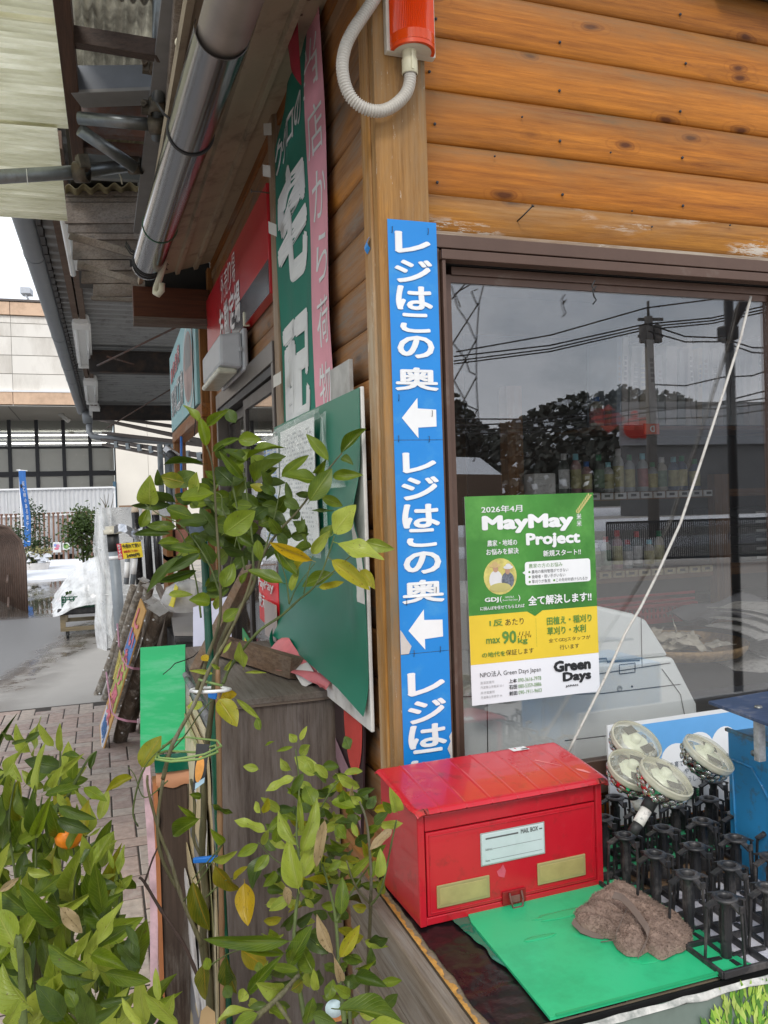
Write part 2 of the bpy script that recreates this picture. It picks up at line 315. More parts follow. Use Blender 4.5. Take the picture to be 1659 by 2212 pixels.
def LEAF(name, c1, c2, vein, tr=.35, spots=.0):
    mt, nt, N, L = newmat(name); o = N('ShaderNodeOutputMaterial'); p = N('ShaderNodeBsdfPrincipled'); t = N('ShaderNodeBsdfTranslucent'); x = N('ShaderNodeMixShader'); x.inputs[0].default_value = tr
    oi = N('ShaderNodeObjectInfo'); tc = N('ShaderNodeTexCoord'); sp = N('ShaderNodeSeparateXYZ'); L(tc.outputs['UV'], sp.inputs[0])
    def mth(op, a, b=None, c=None, clamp=False):
        m_ = N('ShaderNodeMath'); m_.operation = op; m_.use_clamp = clamp
        for i, s in enumerate((a, b, c)):
            if s is None: continue
            if isinstance(s, (int, float)): m_.inputs[i].default_value = s
            else: L(s, m_.inputs[i])
        return m_.outputs[0]
    au = mth('ABSOLUTE', mth('SUBTRACT', sp.outputs['X'], .5))
    mid = mth('SUBTRACT', 1, mth('MULTIPLY', au, 22), clamp=True)
    side = mth('SINE', mth('ADD', mth('MULTIPLY', sp.outputs['Y'], 62), mth('MULTIPLY', au, -46)))
    side = mth('MULTIPLY', mth('POWER', mth('MAXIMUM', side, 0), 5), .28)
    vf = mth('MAXIMUM', mid, side)
    n = N('ShaderNodeTexNoise'); n.inputs['Scale'].default_value = 3.2; n.inputs['Detail'].default_value = 5
    ad = N('ShaderNodeVectorMath'); ad.operation = 'ADD'; L(tc.outputs['Object'], ad.inputs[0]); L(mth('MULTIPLY', oi.outputs['Random'], 91), ad.inputs[1]); L(ad.outputs[0], n.inputs['Vector'])
    f = mth('ADD', mth('MULTIPLY', oi.outputs['Random'], .7), mth('MULTIPLY_ADD', n.outputs['Fac'], 1.0, -.35), clamp=True)
    m1 = N('ShaderNodeMixRGB'); L(f, m1.inputs[0]); m1.inputs[1].default_value = tuple(c1)+(1,); m1.inputs[2].default_value = tuple(c2)+(1,)
    m2 = N('ShaderNodeMixRGB'); L(mth('MULTIPLY', vf, .6), m2.inputs[0]); L(m1.outputs[0], m2.inputs[1]); m2.inputs[2].default_value = tuple(vein)+(1,)
    ns = N('ShaderNodeTexNoise'); ns.inputs['Scale'].default_value = 9; ns.inputs['Detail'].default_value = 3; L(ad.outputs[0], ns.inputs['Vector'])
    rs = N('ShaderNodeValToRGB'); rs.color_ramp.elements[0].position = .7-spots; rs.color_ramp.elements[1].position = .74-spots; L(ns.outputs['Fac'], rs.inputs[0])
    m3 = N('ShaderNodeMixRGB'); L(mth('MULTIPLY', rs.outputs[0], .7), m3.inputs[0]); L(m2.outputs[0], m3.inputs[1]); m3.inputs[2].default_value = (.12, .08, .03, 1)
    L(m3.outputs[0], p.inputs['Base Color']); L(m3.outputs[0], t.inputs[0]); p.inputs['Roughness'].default_value = .36; p.inputs['Specular IOR Level'].default_value = .4
    b = N('ShaderNodeBump'); b.inputs['Strength'].default_value = .5; b.inputs['Distance'].default_value = .002; L(vf, b.inputs['Height']); L(b.outputs[0], p.inputs['Normal'])
    L(p.outputs[0], x.inputs[1]); L(t.outputs[0], x.inputs[2]); L(x.outputs[0], o.inputs[0]); return mt
def EMIT(name, col, s):
    mt, nt, N, L = newmat(name); o = N('ShaderNodeOutputMaterial'); e = N('ShaderNodeEmission'); e.inputs[0].default_value = tuple(col)+(1,); e.inputs[1].default_value = s; L(e.outputs[0], o.inputs[0]); return mt

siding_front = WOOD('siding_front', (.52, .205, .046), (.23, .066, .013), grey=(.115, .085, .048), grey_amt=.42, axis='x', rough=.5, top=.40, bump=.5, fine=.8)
siding_worn = WOOD('siding_worn', (.50, .23, .055), (.27, .10, .028), grey=(.25, .20, .14), grey_amt=.55, axis='x', rough=.65, white=.9, top=.1)
siding_side = WOOD('siding_side', (.46, .20, .05), (.19, .065, .015), grey=(.17, .15, .125), grey_amt=.62, axis='y', rough=.6, top=0, fine=.8)
post_wood = WOOD('post_wood', (.46, .24, .075), (.20, .085, .022), grey=(.20, .155, .10), grey_amt=.62, axis='z', white=.45, knots=False, bump=.8)
post_strip = WOOD('post_strip', (.48, .25, .075), (.30, .13, .035), grey=(.45, .38, .28), grey_amt=.45, axis='z', white=.5, knots=False)
trim_wood = WOOD('trim_wood', (.35, .16, .055), (.16, .06, .02), grey_amt=.2, axis='z', knots=False)
trim_wood_x = WOOD('trim_wood_x', (.30, .12, .035), (.14, .05, .015), grey_amt=.1, axis='x', knots=False)
trim_wood_y = WOOD('trim_wood_y', (.36, .15, .045), (.17, .06, .02), grey_amt=.25, axis='y', knots=False)
old_x = WOOD('old_x', (.16, .125, .10), (.055, .042, .034), grey=(.17, .155, .14), grey_amt=.6, axis='x', rough=.85)
old_y = WOOD('old_y', (.25, .19, .13), (.09, .062, .042), grey=(.32, .30, .27), grey_amt=.7, axis='y', rough=.85)
old_z = WOOD('old_z', (.22, .17, .12), (.10, .07, .05), grey=(.33, .30, .27), grey_amt=.7, axis='z', rough=.85)
dark_y = WOOD('dark_y', (.10, .05, .028), (.04, .02, .012), grey_amt=0, axis='y')
dark_x = WOOD('dark_x', (.085, .055, .04), (.03, .018, .012), grey_amt=.2, axis='x')
ply_face = WOOD('ply_face', (.175, .135, .105), (.055, .038, .03), grey=(.225, .20, .185), grey_amt=.65, axis='z', rough=.75, knots=False, fine=.55, bump=.8)
ply_top = WOOD('ply_top', (.20, .165, .135), (.11, .085, .068), grey=(.22, .20, .18), grey_amt=.6, axis='y', rough=.8, knots=False, fine=.8)
white_paint = M('white_paint', (.78, .78, .76), .45, .04)
paper = M('paper', (.80, .80, .80), .6, .03)
ink_white = M('ink_white', (.82, .83, .83), .5, .04)
ink_black = M('ink_black', (.02, .02, .022), .5, .05)
steel_pipe = M('steel_pipe', (.24, .27, .285), .38, .25, 9, metal=.75, dirt=(.16, .15, .13), dirt_amt=.3)
iron_dark = M('iron_dark', (.05, .047, .042), .55, .3, 30, metal=.4, dirt=(.12, .07, .035), dirt_amt=.35)
rusty = M('rusty', (.13, .13, .125), .7, .4, 14, dirt=(.12, .05, .03), dirt_amt=.7, dirt_scale=9)
alu_brown = M('alu_brown', (.125, .075, .055), .35, .1, 6, metal=.35, dirt=(.2, .16, .13), dirt_amt=.12)
black_rubber = M('black_rubber', (.018, .018, .018), .5, .2)
black_plastic = M('black_plastic', (.022, .022, .024), .42, .25, 25, dirt=(.11, .10, .095), dirt_amt=.3, dirt_scale=22)  # grey dirt tone also stands in for highlights on the tray ring tops
# ================================================================ the timber shop
shop = thing('log_cabin_shop', 'orange brown timber clad shop with a brown framed window and log siding', 'building')
def plank_mesh(name, length, h, mat, axis, rnd):
    """one log-siding board, rounded face, laid along x (faces -y) or along y (faces -x)"""
    r = random.Random(rnd); mb = MB(); n = max(8, int(length/.08))
    prof = [(.014, 0), (.004, .0004), (.0005, .003), (-.003, .012), (-.0055, .032), (-.0062, .052), (-.0055, .074), (-.003, h-.010), (.001, h-.002), (.014, h)]
    k = len(prof); vs = []
    for i in range(n+1):
        t = length*i/n; w = .0012*mnoise.noise(V((t*1.3, rnd*3.1, 0))) ; wz = .001*mnoise.noise(V((t*.9, rnd*1.7, 5)))
        for (d, z) in prof:
            vs.append((t, d+w, z+wz) if axis == 'x' else (d+w, t, z+wz))
    fs = []
    for i in range(n):
        for j in range(k-1):
            q = (i*k+j, (i+1)*k+j, (i+1)*k+j+1, i*k+j+1); fs.append(q if axis == 'x' else q[::-1])
    mb.add(vs, fs, True)
    e0 = tuple(range(k)); e1 = tuple(n*k+j for j in range(k)); mb.f += [list(e0)[::-1], list(e1)]; mb.m += [0, 0]; mb.sm += [False, False]
    return mb.mesh(name, mat)
def planks(x0, x1, z0, nz, mat, axis, face, pitch=.1057, matlow=None, seeds=4):
    ms = [plank_mesh('plank', x1-x0, pitch, mat, axis, s) for s in range(seeds)]
    for k in range(nz):
        me = ms[k % seeds]
        o = bpy.data.objects.new('plank', me); COL.objects.link(o); o.parent = shop
        o.location = (x0, face, z0+pitch*k) if axis == 'x' else (face, x0, z0+pitch*k)
Pp = .1057; ZT = 2.1555
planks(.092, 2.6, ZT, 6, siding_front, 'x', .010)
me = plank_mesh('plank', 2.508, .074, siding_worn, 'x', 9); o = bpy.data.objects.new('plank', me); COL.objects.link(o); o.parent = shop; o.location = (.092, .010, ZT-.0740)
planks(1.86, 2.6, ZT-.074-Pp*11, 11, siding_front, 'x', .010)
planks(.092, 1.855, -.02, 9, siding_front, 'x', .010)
# side wall (faces the walkway)
ZS = 2.128-Pp*20
planks(.062, .885, ZS, 27, siding_side, 'y', .010)
planks(.96, 2.44, ZS+Pp*19, 8, siding_side, 'y', .010)
planks(2.25, 2.44, ZS, 19, siding_side, 'y', .010)
b = MB(); b.box((-.014, -.016, -.05), (.0925, .012, 2.72)); b.build('corner_post', post_wood, shop, .003)
b = MB(); b.box((-.018, .0125, -.05), (.012, .062, 2.72)); b.build('corner_strip', post_strip, shop, .003)
bx('door_side_trim', (-.022, .886, 0), (.012, .953, 2.72), WOOD('trim_worn', (.40, .27, .16), (.22, .12, .06), grey=(.42, .37, .31), grey_amt=.6, axis='z', white=.4, knots=False), shop, .004)
bx('end_trim', (-.02, 2.445, 0), (.012, 2.50, 2.68), trim_wood, shop, .003)
bx('wall_plate', (-.006, .062, 2.665), (.03, 2.44, 2.72), trim_wood_y, shop)
bx('fascia_board', (.8, -.05, 2.672), (2.7, -.002, 2.80), dark_x, shop)
bx('window_head_batten', (.096, -.006, 2.072), (2.0, .004, 2.0815), WOOD('batten', (.34, .22, .13), (.18, .1, .06), grey=(.45, .4, .33), grey_amt=.6, axis='x', white=.7, knots=False), shop)
# nails in the siding
nb = MB()
rr = random.Random(3)
for k in range(7):
    for x in (.118, .40, .715, 1.05, 1.4):
        z = ZT-.03+Pp*k+.047+rr.uniform(-.006, .006); xx = x+rr.uniform(-.01, .01)
        nb.lathe([(0, .0035), (.0028, .003), (.0028, 0)], (xx, .004, z+.01), (0, -1, .35), 8)
for x, z in ((.245, 2.243), (.57, 2.16), (.62, 2.13), (.83, 2.15), (.52, 2.28), (.31, 2.33)):
    nb.lathe([(0, .003), (.002, .0025), (.002, 0)], (x, .0, z), (0, -1, 0), 8)
o = nb.build('nail_heads', M('nail_black', (.025, .03, .04), .6, .2), shop); o['kind'] = 'stuff'
nb = MB(); nb.tube([(.295, .004, 2.118), (.296, -.015, 2.121), (.307, -.040, 2.135)], .0016, 6); nb.lathe([(0, .001), (.0035, .001), (.0035, -.001), (0, -.001)], (.307, -.040, 2.135), (.3, -.6, .5), 8); nb.build('bent_nail', iron_dark, shop)
nb = MB(); nb.tube([(.0, .944, 2.485), (-.05, .95, 2.490), (-.075, .952, 2.49)], .0022, 6); nb.lathe([(0, .002), (.006, .002), (.006, -.001), (0, -.001)], (-.075, .952, 2.49), (-1, 0, 0), 8); nb.build('long_nail', rusty, shop)
# ---- window
wf = MB()
wf.box((.096, -.016, 2.046), (2.0, .004, 2.072))        # top flange
wf.box((.096, -.004, 2.040), (2.0, .0, 2.0455))
wf.box((.112, -.026, 2.021), (2.0, .004, 2.040))        # head rail
wf.box((.096, -.012, .95), (.112, .06, 2.046))          # jamb
wf.box((.114, -.022, .95), (.121, .06, 2.021)); wf.box((.1225, -.008, .95), (.127, .06, 2.021))
wf.box((.112, .058, 1.995), (1.9, .062, 2.021))
wf.box((.096, -.03, .93), (2.0, .06, .949)); wf.box((1.856, -.02, .95), (1.885, .06, 2.046))
wf = wf.build('window_frame', alu_brown, shop, .0012)
sm = MB()
sm.box((.128, .018, .95), (.1365, .045, 2.0045)); sm.box((.138, .022, .95), (.1500, .042, 2.0045)); sm.box((.1505, .018, 2.0045), (.99, .045, 2.020)); sm.box((.1505, .024, 1.990), (.955, .042, 2.004))
sm.box((.955, .016, .95), (.99, .045, 2.004)); sm.box((.15, .018, .95), (.955, .045, .98))
sm.build('sash', alu_brown, wf)
sm = MB(); sm.box((.992, .046, .95), (1.03, .057, 2.02)); sm.box((1.03, .046, 1.98), (1.85, .057, 2.02)); sm.box((1.81, .046, .95), (1.85, .057, 1.98)); sm.build('sash', alu_brown, wf)
pane_glass = GLASS('pane_glass', .165)
bx('pane', (.1502, .028, .98), (.9548, .032, 1.9898), pane_glass, wf); bx('pane', (1.03, .050, .98), (1.81, .054, 1.98), pane_glass, wf)
bx('head_track', (.127, .012, 2.022), (1.9, .05, 2.043), black_rubber, wf)
# ---- side door, dark aluminium sliders in a worn wooden opening
df = MB(); df.box((-.028, .957, 1.985), (.05, 2.24, 2.048)); df.box((-.028, .957, 0), (.05, .985, 1.985)); df.box((-.028, 2.20, 0), (.05, 2.24, 1.985))
dframe = df.build('door_frame', M('door_alu', (.10, .085, .075), .35, .1, metal=.4), shop, .002)
bx('door_track', (-.02, .985, 1.955), (.045, 2.20, 1.983), black_rubber, dframe)
da = M('door_black', (.035, .028, .025), .4, .1, metal=.3)
for i, (y0, y1, xx) in enumerate(((.99, 1.62, .0), (1.58, 2.19, .026))):
    dd = MB()
    dd.box((xx-.010, y0, .03), (xx+.010, y0+.045, 1.95)); dd.box((xx-.010, y1-.045, .03), (xx+.010, y1, 1.95)); dd.box((xx-.010, y0+.045, 1.91), (xx+.010, y1-.045, 1.95)); dd.box((xx-.010, y0+.045, .03), (xx+.010, y1-.045, .13))
    d = dd.build('sliding_door', da, shop); bx('pane', (xx-.003, y0+.045, .13), (xx+.001, y1-.045, 1.91), GLASS('door_glass', .2), d)
inner = M('inner_wall', (.28, .17, .09), .7, .15, 4)
bx('inner_lining', (.04, 2.5, 0), (2.6, 2.54, 2.7), inner, shop); bx('inner_lining', (2.56, .07, 0), (2.6, 2.5, 2.7), inner, shop)
bx('inner_floor', (.06, .07, -.02), (2.56, 2.5, .02), M('inner_floor', (.18, .16, .14), .6), shop)
bx('inner_ceiling', (-.0, .07, 2.63), (2.6, 2.5, 2.66), inner, shop)
bx('roof_light_cover', (-.02, .0, 2.82), (2.9, 2.6, 2.86), dark_x, shop)  # unseen slab over the shop, put in to keep light out
# ---- eave over the walkway: ribbed cream soffit, fascia timbers
cream = M('cream_soffit', (.36, .30, .215), .6, .12, 3, dirt=(.15, .12, .09), dirt_amt=.25, dirt_scale=7)
def soffit(a, b):
    y = -.35+2.85*b; s = a; t = (s*3.0) % 1
    rib = .016 if t < .16 else 0
    return V((-.005-.375*s, y, 2.712-.115*s-rib + .004*math.sin(y*3)))
mb = MB(); xs = []
prof = []
for k in range(4):
    s0 = k/4
    prof += [(s0, 0), (s0+.17, 0), (s0+.185, .017), (s0+.235, .017), (s0+.25, 0)]
vs = []
for yy in (-.35, .5, 1.4, 2.42):
    for s, d in prof: vs.append(V((-.004-.335*s, yy, 2.700-.11*s-d)))
k = len(prof); mb.add(vs, [(i*k+j, i*k+j+1, (i+1)*k+j+1, (i+1)*k+j) for i in range(3) for j in range(k-1)])
mb.build('soffit_sheet', cream, shop)
bx('eave_roof', (-.34, -.4, 2.865), (0, 2.6, 2.88), M('roof_steel', (.2, .2, .2), .5), shop)
bx('eave_end_beam', (-.36, 2.44, 2.435), (-.012, 2.50, 2.575), WOOD('redwood', (.10, .034, .014), (.045, .014, .007), grey_amt=0, axis='x', knots=False), shop, .003)
bx('eave_end_board', (-.36, 2.425, 2.405), (-.012, 2.515, 2.433), old_x, shop)
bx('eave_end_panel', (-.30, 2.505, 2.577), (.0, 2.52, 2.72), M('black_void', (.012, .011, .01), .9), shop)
# bird-eye snags and screws on the soffit
nb = MB()
for y, s in ((.3, .12), (.36, .13), (.52, .15), (.6, .155), (.85, .17), (.2, .35), (1.05, .4), (1.6, .3)):
    nb.lathe([(0, -.006), (.005, -.004), (.006, 0)], (-.004-.41*s, y, 2.700-.11*s), (0, 0, 1), 8)
o = nb.build('soffit_screws', rusty, shop); o['kind'] = 'stuff'

# ================================================================ stainless gutter trough
def gut(y): t = (y-.19)/1.61; return V((-.27-.06*t, y, 2.506-.012*t))
def arc_sheet(mb, y0, y1, r, a0, a1, off=(0, 0), t=.002, n=26, ny=6):
    def fn(a, b):
        c = gut(y0+(y1-y0)*b); th = a0+(a1-a0)*a; return V((c.x+off[0]+r*math.cos(th), c.y, c.z+off[1]+r*math.sin(th)))
    mb.sheet(fn, n, ny, t)
gt = thing('steel_gutter', 'long brushed stainless steel half round gutter wired under the eave', 'gutter', (-.3, .1, 2.5))
inox = M('brushed_steel', (.24, .235, .235), .17, .06, 30, metal=1.0, stretch=(30, 1, 30))
mb = MB(); arc_sheet(mb, .17, 1.82, .054, math.radians(-200), math.radians(20)); mb.build('trough', inox, gt)
mb = MB(); arc_sheet(mb, -.35, .26, .050, math.radians(-190), math.radians(10), (.004, .006)); mb.build('trough', M('galv_liner', (.30, .26, .23), .45, .15, 8, metal=.6), gt)
wire = M('black_wire', (.02, .02, .02), .5)
def wire_loop(y, r=.0575, th=.0028, a0=-205, a1=25, mat=None, tail=True):
    mb = MB(); c = gut(y); pts = [(c.x+r*math.cos(math.radians(a)), c.y+.012*math.sin(math.radians((a-a0)*180/(a1-a0))), c.z+r*math.sin(math.radians(a))) for a in range(a0, a1+1, 10)]
    if tail:
        pts = [(pts[0][0]-.03, pts[0][1], pts[0][2]+.035), (pts[0][0]-.012, pts[0][1]-.004, pts[0][2]+.006)]+pts+[(pts[-1][0]+.008, pts[-1][1]-.012, pts[-1][2]-.004), (pts[-1][0]+.004, pts[-1][1]-.02, pts[-1][2]-.02)]
    mb.tube(pts, th, 6); return mb.build('wire_tie', mat or wire, gt)
wire_loop(.62, th=.0036); wire_loop(1.73); wire_loop(1.75); wire_loop(1.78); wire_loop(1.34, th=.0014, mat=M('green_wire', (.03, .12, .06), .5), tail=False)
mb = MB()
c = gut(1.80)
for s in (-1, 1):
    for k in range(14):
        a = random.uniform(0, 6.28); p = c+V((s*.062, random.uniform(-.02, .02), .0)); q = p+V((random.uniform(-.02, .02), random.uniform(-.02, .02), random.uniform(-.02, .02)))
        mb.tube([p, (p+q)/2+V((.008*math.cos(a), 0, .008*math.sin(a))), q], .0016, 5)
mb.build('wire_tangle', wire, gt)
# white hoses along the gutter
hs = thing('white_hose', 'cream flexible hose running along the gutter down to a hooked end', 'hose', (-.34, .3, 2.6))
cream_pl = M('cream_plastic', (.60, .57, .44), .45, .08)
def corr_tube(mb, pts, r, pitch, amp, n=14):
    """corrugated conduit: resample the path and ripple the radius"""
    pts = [V(p) for p in pts]
    dense = []
    for i in range(len(pts)-1):
        p0, p1, p2, p3 = pts[max(i-1, 0)], pts[i], pts[i+1], pts[min(i+2, len(pts)-1)]
        for s in range(12):
            t = s/12; dense.append(.5*((2*p1)+(-p0+p2)*t+(2*p0-5*p1+4*p2-p3)*t*t+(-p0+3*p1-3*p2+p3)*t**3))
    dense.append(pts[-1]); out = [dense[0]]; rs = []; step = pitch/4; acc = 0
    for a, b in zip(dense, dense[1:]):
        d = (b-a).length
        while acc+d >= step:
            q = (step-acc)/d; a = a+(b-a)*q; out.append(a.copy()); d = (b-a).length; acc = 0
            if d < 1e-6: break
        acc += d
    rs = [r+amp*(1 if i % 4 in (1, 2) else -1) for i in range(len(out))]
    mb.tube(out, rs, n)
mb = MB(); corr_tube(mb, [PD(u, v, t) for u, v, t in ((425, -40, 1.75), (408, 60, 1.95), (396, 150, 2.2), (386, 190, 2.4), (372, 300, 2.6))], .0085, .007, .0008, 10); mb.build('hose', cream_pl, hs)
mb = MB(); mb.tube([PD(u, v, t) for u, v, t in ((356, 560, 3.15), (352, 575, 3.15), (345, 600, 3.15), (337, 622, 3.15), (336, 632, 3.14), (342, 636, 3.13), (349, 628, 3.13), (350, 612, 3.13))], .012, 12); mb.build('hose_hook', cream_pl, hs)
p = PD(390, 92, 2.0); mb = MB(); mb.lathe([(0, .006), (.008, .006), (.014, .002), (.014, -.002), (0, -.002)], p, -FW, 16); mb.build('saddle_clip', cream_pl, hs)

# ================================================================ orange beacon with conduit
bc = thing('beacon_lamp', 'orange ribbed plastic warning beacon on a cream base at the wall corner', 'beacon lamp', (.058, -.03, 2.40))
beige = M('beige_plastic', (.62, .59, .50), .5, .08, 20)
mb = MB(); mb.box((.008, -.034, 2.404), (.108, -.0165, 2.75)); bb = mb.build('base_plate', beige, bc, .002)
mb = MB()
pr = [(-.037, 0)]+[(-.037*math.cos(a), -.040*math.sin(a)) for a in [math.pi*k/16 for k in range(17)]]+[(.037, 0)]
vs = [V((.058+x, -.0345+y, z)) for z in (2.404, 2.412) for x, y in pr]; k = len(pr)
mb.add(vs, [(j, j+1, k+j+1, k+j) for j in range(k-1)]+[tuple(range(k))[::-1], tuple(range(k, 2*k))]); mb.build('end_cap', beige, bc)
olens = newmat('orange_lens'); mt, nt, N_, L_ = olens
o_ = N_('ShaderNodeOutputMaterial'); p_ = N_('ShaderNodeBsdfPrincipled'); t_ = N_('ShaderNodeBsdfTranslucent'); x_ = N_('ShaderNodeMixShader'); x_.inputs[0].default_value = .35
p_.inputs['Base Color'].default_value = (.95, .10, .008, 1); p_.inputs['Roughness'].default_value = .15; p_.inputs['Coat Weight'].default_value = .5; t_.inputs[0].default_value = (1, .16, .01, 1)
L_(p_.outputs[0], x_.inputs[1]); L_(t_.outputs[0], x_.inputs[2]); L_(x_.outputs[0], o_.inputs[0]); olens = mt
mb = MB(); n = 88; vs = []
for z in (2.412, 2.430, 2.431, 2.76):
    for j in range(n+1):
        a = math.pi*(j/n*1.16-.08); r = .0425+(.0010*(1 if j % 2 else -1) if z > 2.4305 else .0012); vs.append(V((.058-r*math.cos(a), -.036-r*1.02*math.sin(a), z)))
mb.add(vs, [(i*(n+1)+j, i*(n+1)+j+1, (i+1)*(n+1)+j+1, (i+1)*(n+1)+j) for i in range(3) for j in range(n)])
mb.build('lens', olens, bc)
mb = MB(); vs = []
for rr_, z in ((.0437, 2.412), (.0437, 2.404), (.037, 2.404)):
    for j in range(41):
        a = math.pi*j/40; vs.append(V((.058-rr_*math.cos(a), -.036-rr_*math.sin(a), z)))
mb.add(vs, [(i*41+j, (i+1)*41+j, (i+1)*41+j+1, i*41+j+1) for i in range(2) for j in range(40)]); mb.build('lens_rim', M('orange_rim', (.75, .07, .01), .3), bc)
mb = MB(); mb.lathe([(.0135, 2.404), (.0135, 2.39), (.0150, 2.388), (.0152, 2.362), (.0135, 2.3605)], (.050, -.042, 0), (0, 0, 1), 20); mb.box((.048, -.0592, 2.364), (.0515, -.056, 2.40)); mb.build('conduit_connector', M('cream_connector', (.68, .65, .46), .45), bc)
cg = [(735, 425), (737, 480), (705, 555), (625, 622), (540, 640), (450, 608), (382, 530), (350, 400), (365, 280), (410, 180), (470, 90), (530, 0), (575, -80)]
mb = MB(); corr_tube(mb, [(.050, -.042, 2.375)]+[PY(608.3+.375*x, .375*y, -.042) for x, y in cg[1:]], .0108, .0052, .0011, 16); mb.build('conduit', M('conduit_grey', (.56, .53, .47), .5, .1), bc)
cv = bpy.data.objects['conduit']

# ================================================================ blue direction signs on the corner post (three laminated sheets)
blue = M('sign_blue', (.012, .235, .66), .32, .05, 4, dirt=(.05, .30, .65), dirt_amt=.25, dirt_scale=14, bump=.15, bscale=9)
worn_paper = M('worn_paper', (.58, .54, .50), .7, .15)
film = FILM('lam_film', (.8, .85, .9), .12, .12)
def blue_sign(ztop, zbot, label, chars, arrow=True, zlast=None, dx=0):
    t = thing('direction_sign', label, 'sign', (.054, -.017, zbot), 'laminated blue signs on the corner post')
    A, B, Cc, Dd = (.0035+dx, -.0185, zbot), (.1045+dx, -.0185, zbot), (.1045+dx, -.0185, ztop), (.0035+dx, -.0185, ztop)
    mb = MB(); h = ztop-zbot
    mb.sheet(lambda a, b: V((.0035+dx+.101*a, -.0188-.0010*math.sin(b*9+ztop*5)*math.sin(a*3.1), zbot+h*b)), 6, 24, .0009); mb.build('sheet', blue, t)
    pn = Panel(A, B, Cc, Dd); pn.fn = lambda x, y, o: V((.0035+dx+.101*x, -.0190-.0010*math.sin(y*9+ztop*5)*math.sin(x*3.1)-o, zbot+h*y))
    for ch, zc, hh, ww in chars:
        y = (zc-zbot)/h; pn.text(ch, .5-ww/2, y-hh/h/2, .5+ww/2, y+hh/h/2, ink_white, t, bold=.032, name='lettering', lay=1)
    if arrow:
        zc = arrow; P = lambda x, z: (x, (z-zbot)/h)
        pn.poly([P(.17, zc), P(.50, zc+.039), P(.50, zc+.0185), P(.88, zc+.0165), P(.88, zc-.0165), P(.50, zc-.0185), P(.50, zc-.039)], ink_white, t, 'arrow')
    return t, pn
def zc(v, u=885): return PY(u, v, -.018).z
cw = [('レ', 525, .042, .74), ('ジ', 586, .046, .78), ('は', 644, .047, .76), ('こ', 698, .038, .62), ('の', 750, .044, .76), ('奥', 819, .045, .90)]
S1t, S1b = zc(477), zc(950)
t1, p1_ = blue_sign(S1t, S1b, 'top blue sign with white characters and arrow, just above the other blue sheets', [(c, zc(v), h, w_) for c, v, h, w_ in cw], zc(903))
S2b = zc(1410, 905)
t2, p2_ = blue_sign(S1b-.001, S2b, 'middle blue sign with white arrow, its lower left corner torn off', [(c, zc(v+(472 if i < 9 else 0), 900), h, w_) for i, (c, v, h, w_) in enumerate([('レ', 528, .040, .70), ('ジ', 583, .046, .78), ('は', 643, .047, .78), ('こ', 690, .036, .62), ('の', 744, .044, .78), ('奥', 806, .045, .88)])], zc(1361, 900))
p2_.poly([(0, 0), (.16, .0), (.22, .035), (.12, .07), (.05, .10), (0, .115)], worn_paper, t2, 'torn_patch', lay=2)
t3, p3_ = blue_sign(S2b-.001, S2b-.47, 'lowest blue sign partly hidden behind the red mailbox', [(c, zc(v, 915), h, w_) for c, v, h, w_ in [('レ', 1476, .046, .78), ('ジ', 1536, .046, .80), ('は', 1590, .046, .80), ('こ', 1640, .040, .74), ('の', 1700, .044, .76)]], False)
p3_.poly([(1.0, .52), (.93, .53), (.96, .56), (.90, .59), (.97, .62), (.94, .64), (1.0, .66)], worn_paper, t3, 'torn_patch', lay=2)
for x, z in ((.012, S1t-.02), (.086, S1t-.018), (.012, S1b+.002), (.075, S1b+.001), (.018, S2b+.1), (.08, S2b+.12), (.03, S2b), (.085, S2b+.003), (.015, 1.75), (.083, 1.72)):
    st = MB(); st.tube([(x, -.0188, z-.006), (x, -.0215, z-.005), (x+.0006, -.0215, z+.005), (x+.0006, -.0188, z+.006)], .0006, 5); st.build('staple', iron_dark, t1 if z > S1b-.01 else t2)
mb = MB(); mb.sheet(lambda a, b: V((-.0195-.006*math.sin(b*3), .020+.018*a, 2.045+.022*b-.006*a)), 4, 4, .0006); tag(mb.build('sign_scrap', blue), 'small torn scrap of blue sheet nailed to the left side of the corner post', 'scrap')

# ================================================================ green and pink cloth banner
ban = thing('cloth_banner', 'tall green and pink cloth banner with large white characters', 'banner', (-.03, .6, 1.79))
def banf(y, z):      # cloth surface, folds; y along wall, z height
    f = .006*math.sin(y*31+z*2.2)+.005*math.sin(z*9+y*7)+.004*mnoise.noise(V((y*9, z*5, 2)))
    return -.014-f*.55-.012*max(0, (.55-y))*4*max(0, z-2.2)
def edge_r(z): t = (z-1.79)/.93; return .325+.03*math.sin(t*5)*.4+.035*max(0, t-.3)
def edge_l(z): t = (z-1.79)/.93; return .893-.004*math.sin(t*8)+(-(t-.86)*1.6 if t > .86 else 0)
def cloth(a0, a1, z0=1.70, z1=2.725):
    def fn(a, b):
        z = z0+(z1-z0)*b; yl, yr = edge_l(z), edge_r(z); y = yl+(yr-yl)*(a0+(a1-a0)*a); return V((banf(y, z), y, z))
    return fn
gcl = M('cloth_green', (.012, .165, .115), .8, .12, 8, bump=.2, bscale=400); pcl = M('cloth_pink', (.66, .30, .36), .8, .10, 6, bump=.2, bscale=400)
SP = .70
mb = MB(); mb.sheet(cloth(0, SP), 16, 46, .0006); mb.build('green_cloth', gcl, ban)
mb = MB(); mb.sheet(cloth(SP, 1), 8, 46, .0006); mb.build('pink_cloth', pcl, ban)
rcl = M('cloth_red', (.28, .015, .03), .75, .15)
mb = MB(); mb.sheet(lambda a, b: V((-.05-.012*math.sin(a*3)-.012*b, .50-.10*a-.02*b+(.055*b*(1-a)), 2.56+.23*b-.02*a-(1-b)*(1-a)*-.1)), 8, 10, .0008); mb.build('folded_red_corner', rcl, ban)
pb = Panel((0, 0, 0), (0, 1, 0), (0, 1, 1), (0, 0, 1)); fnb = cloth(0, 1)
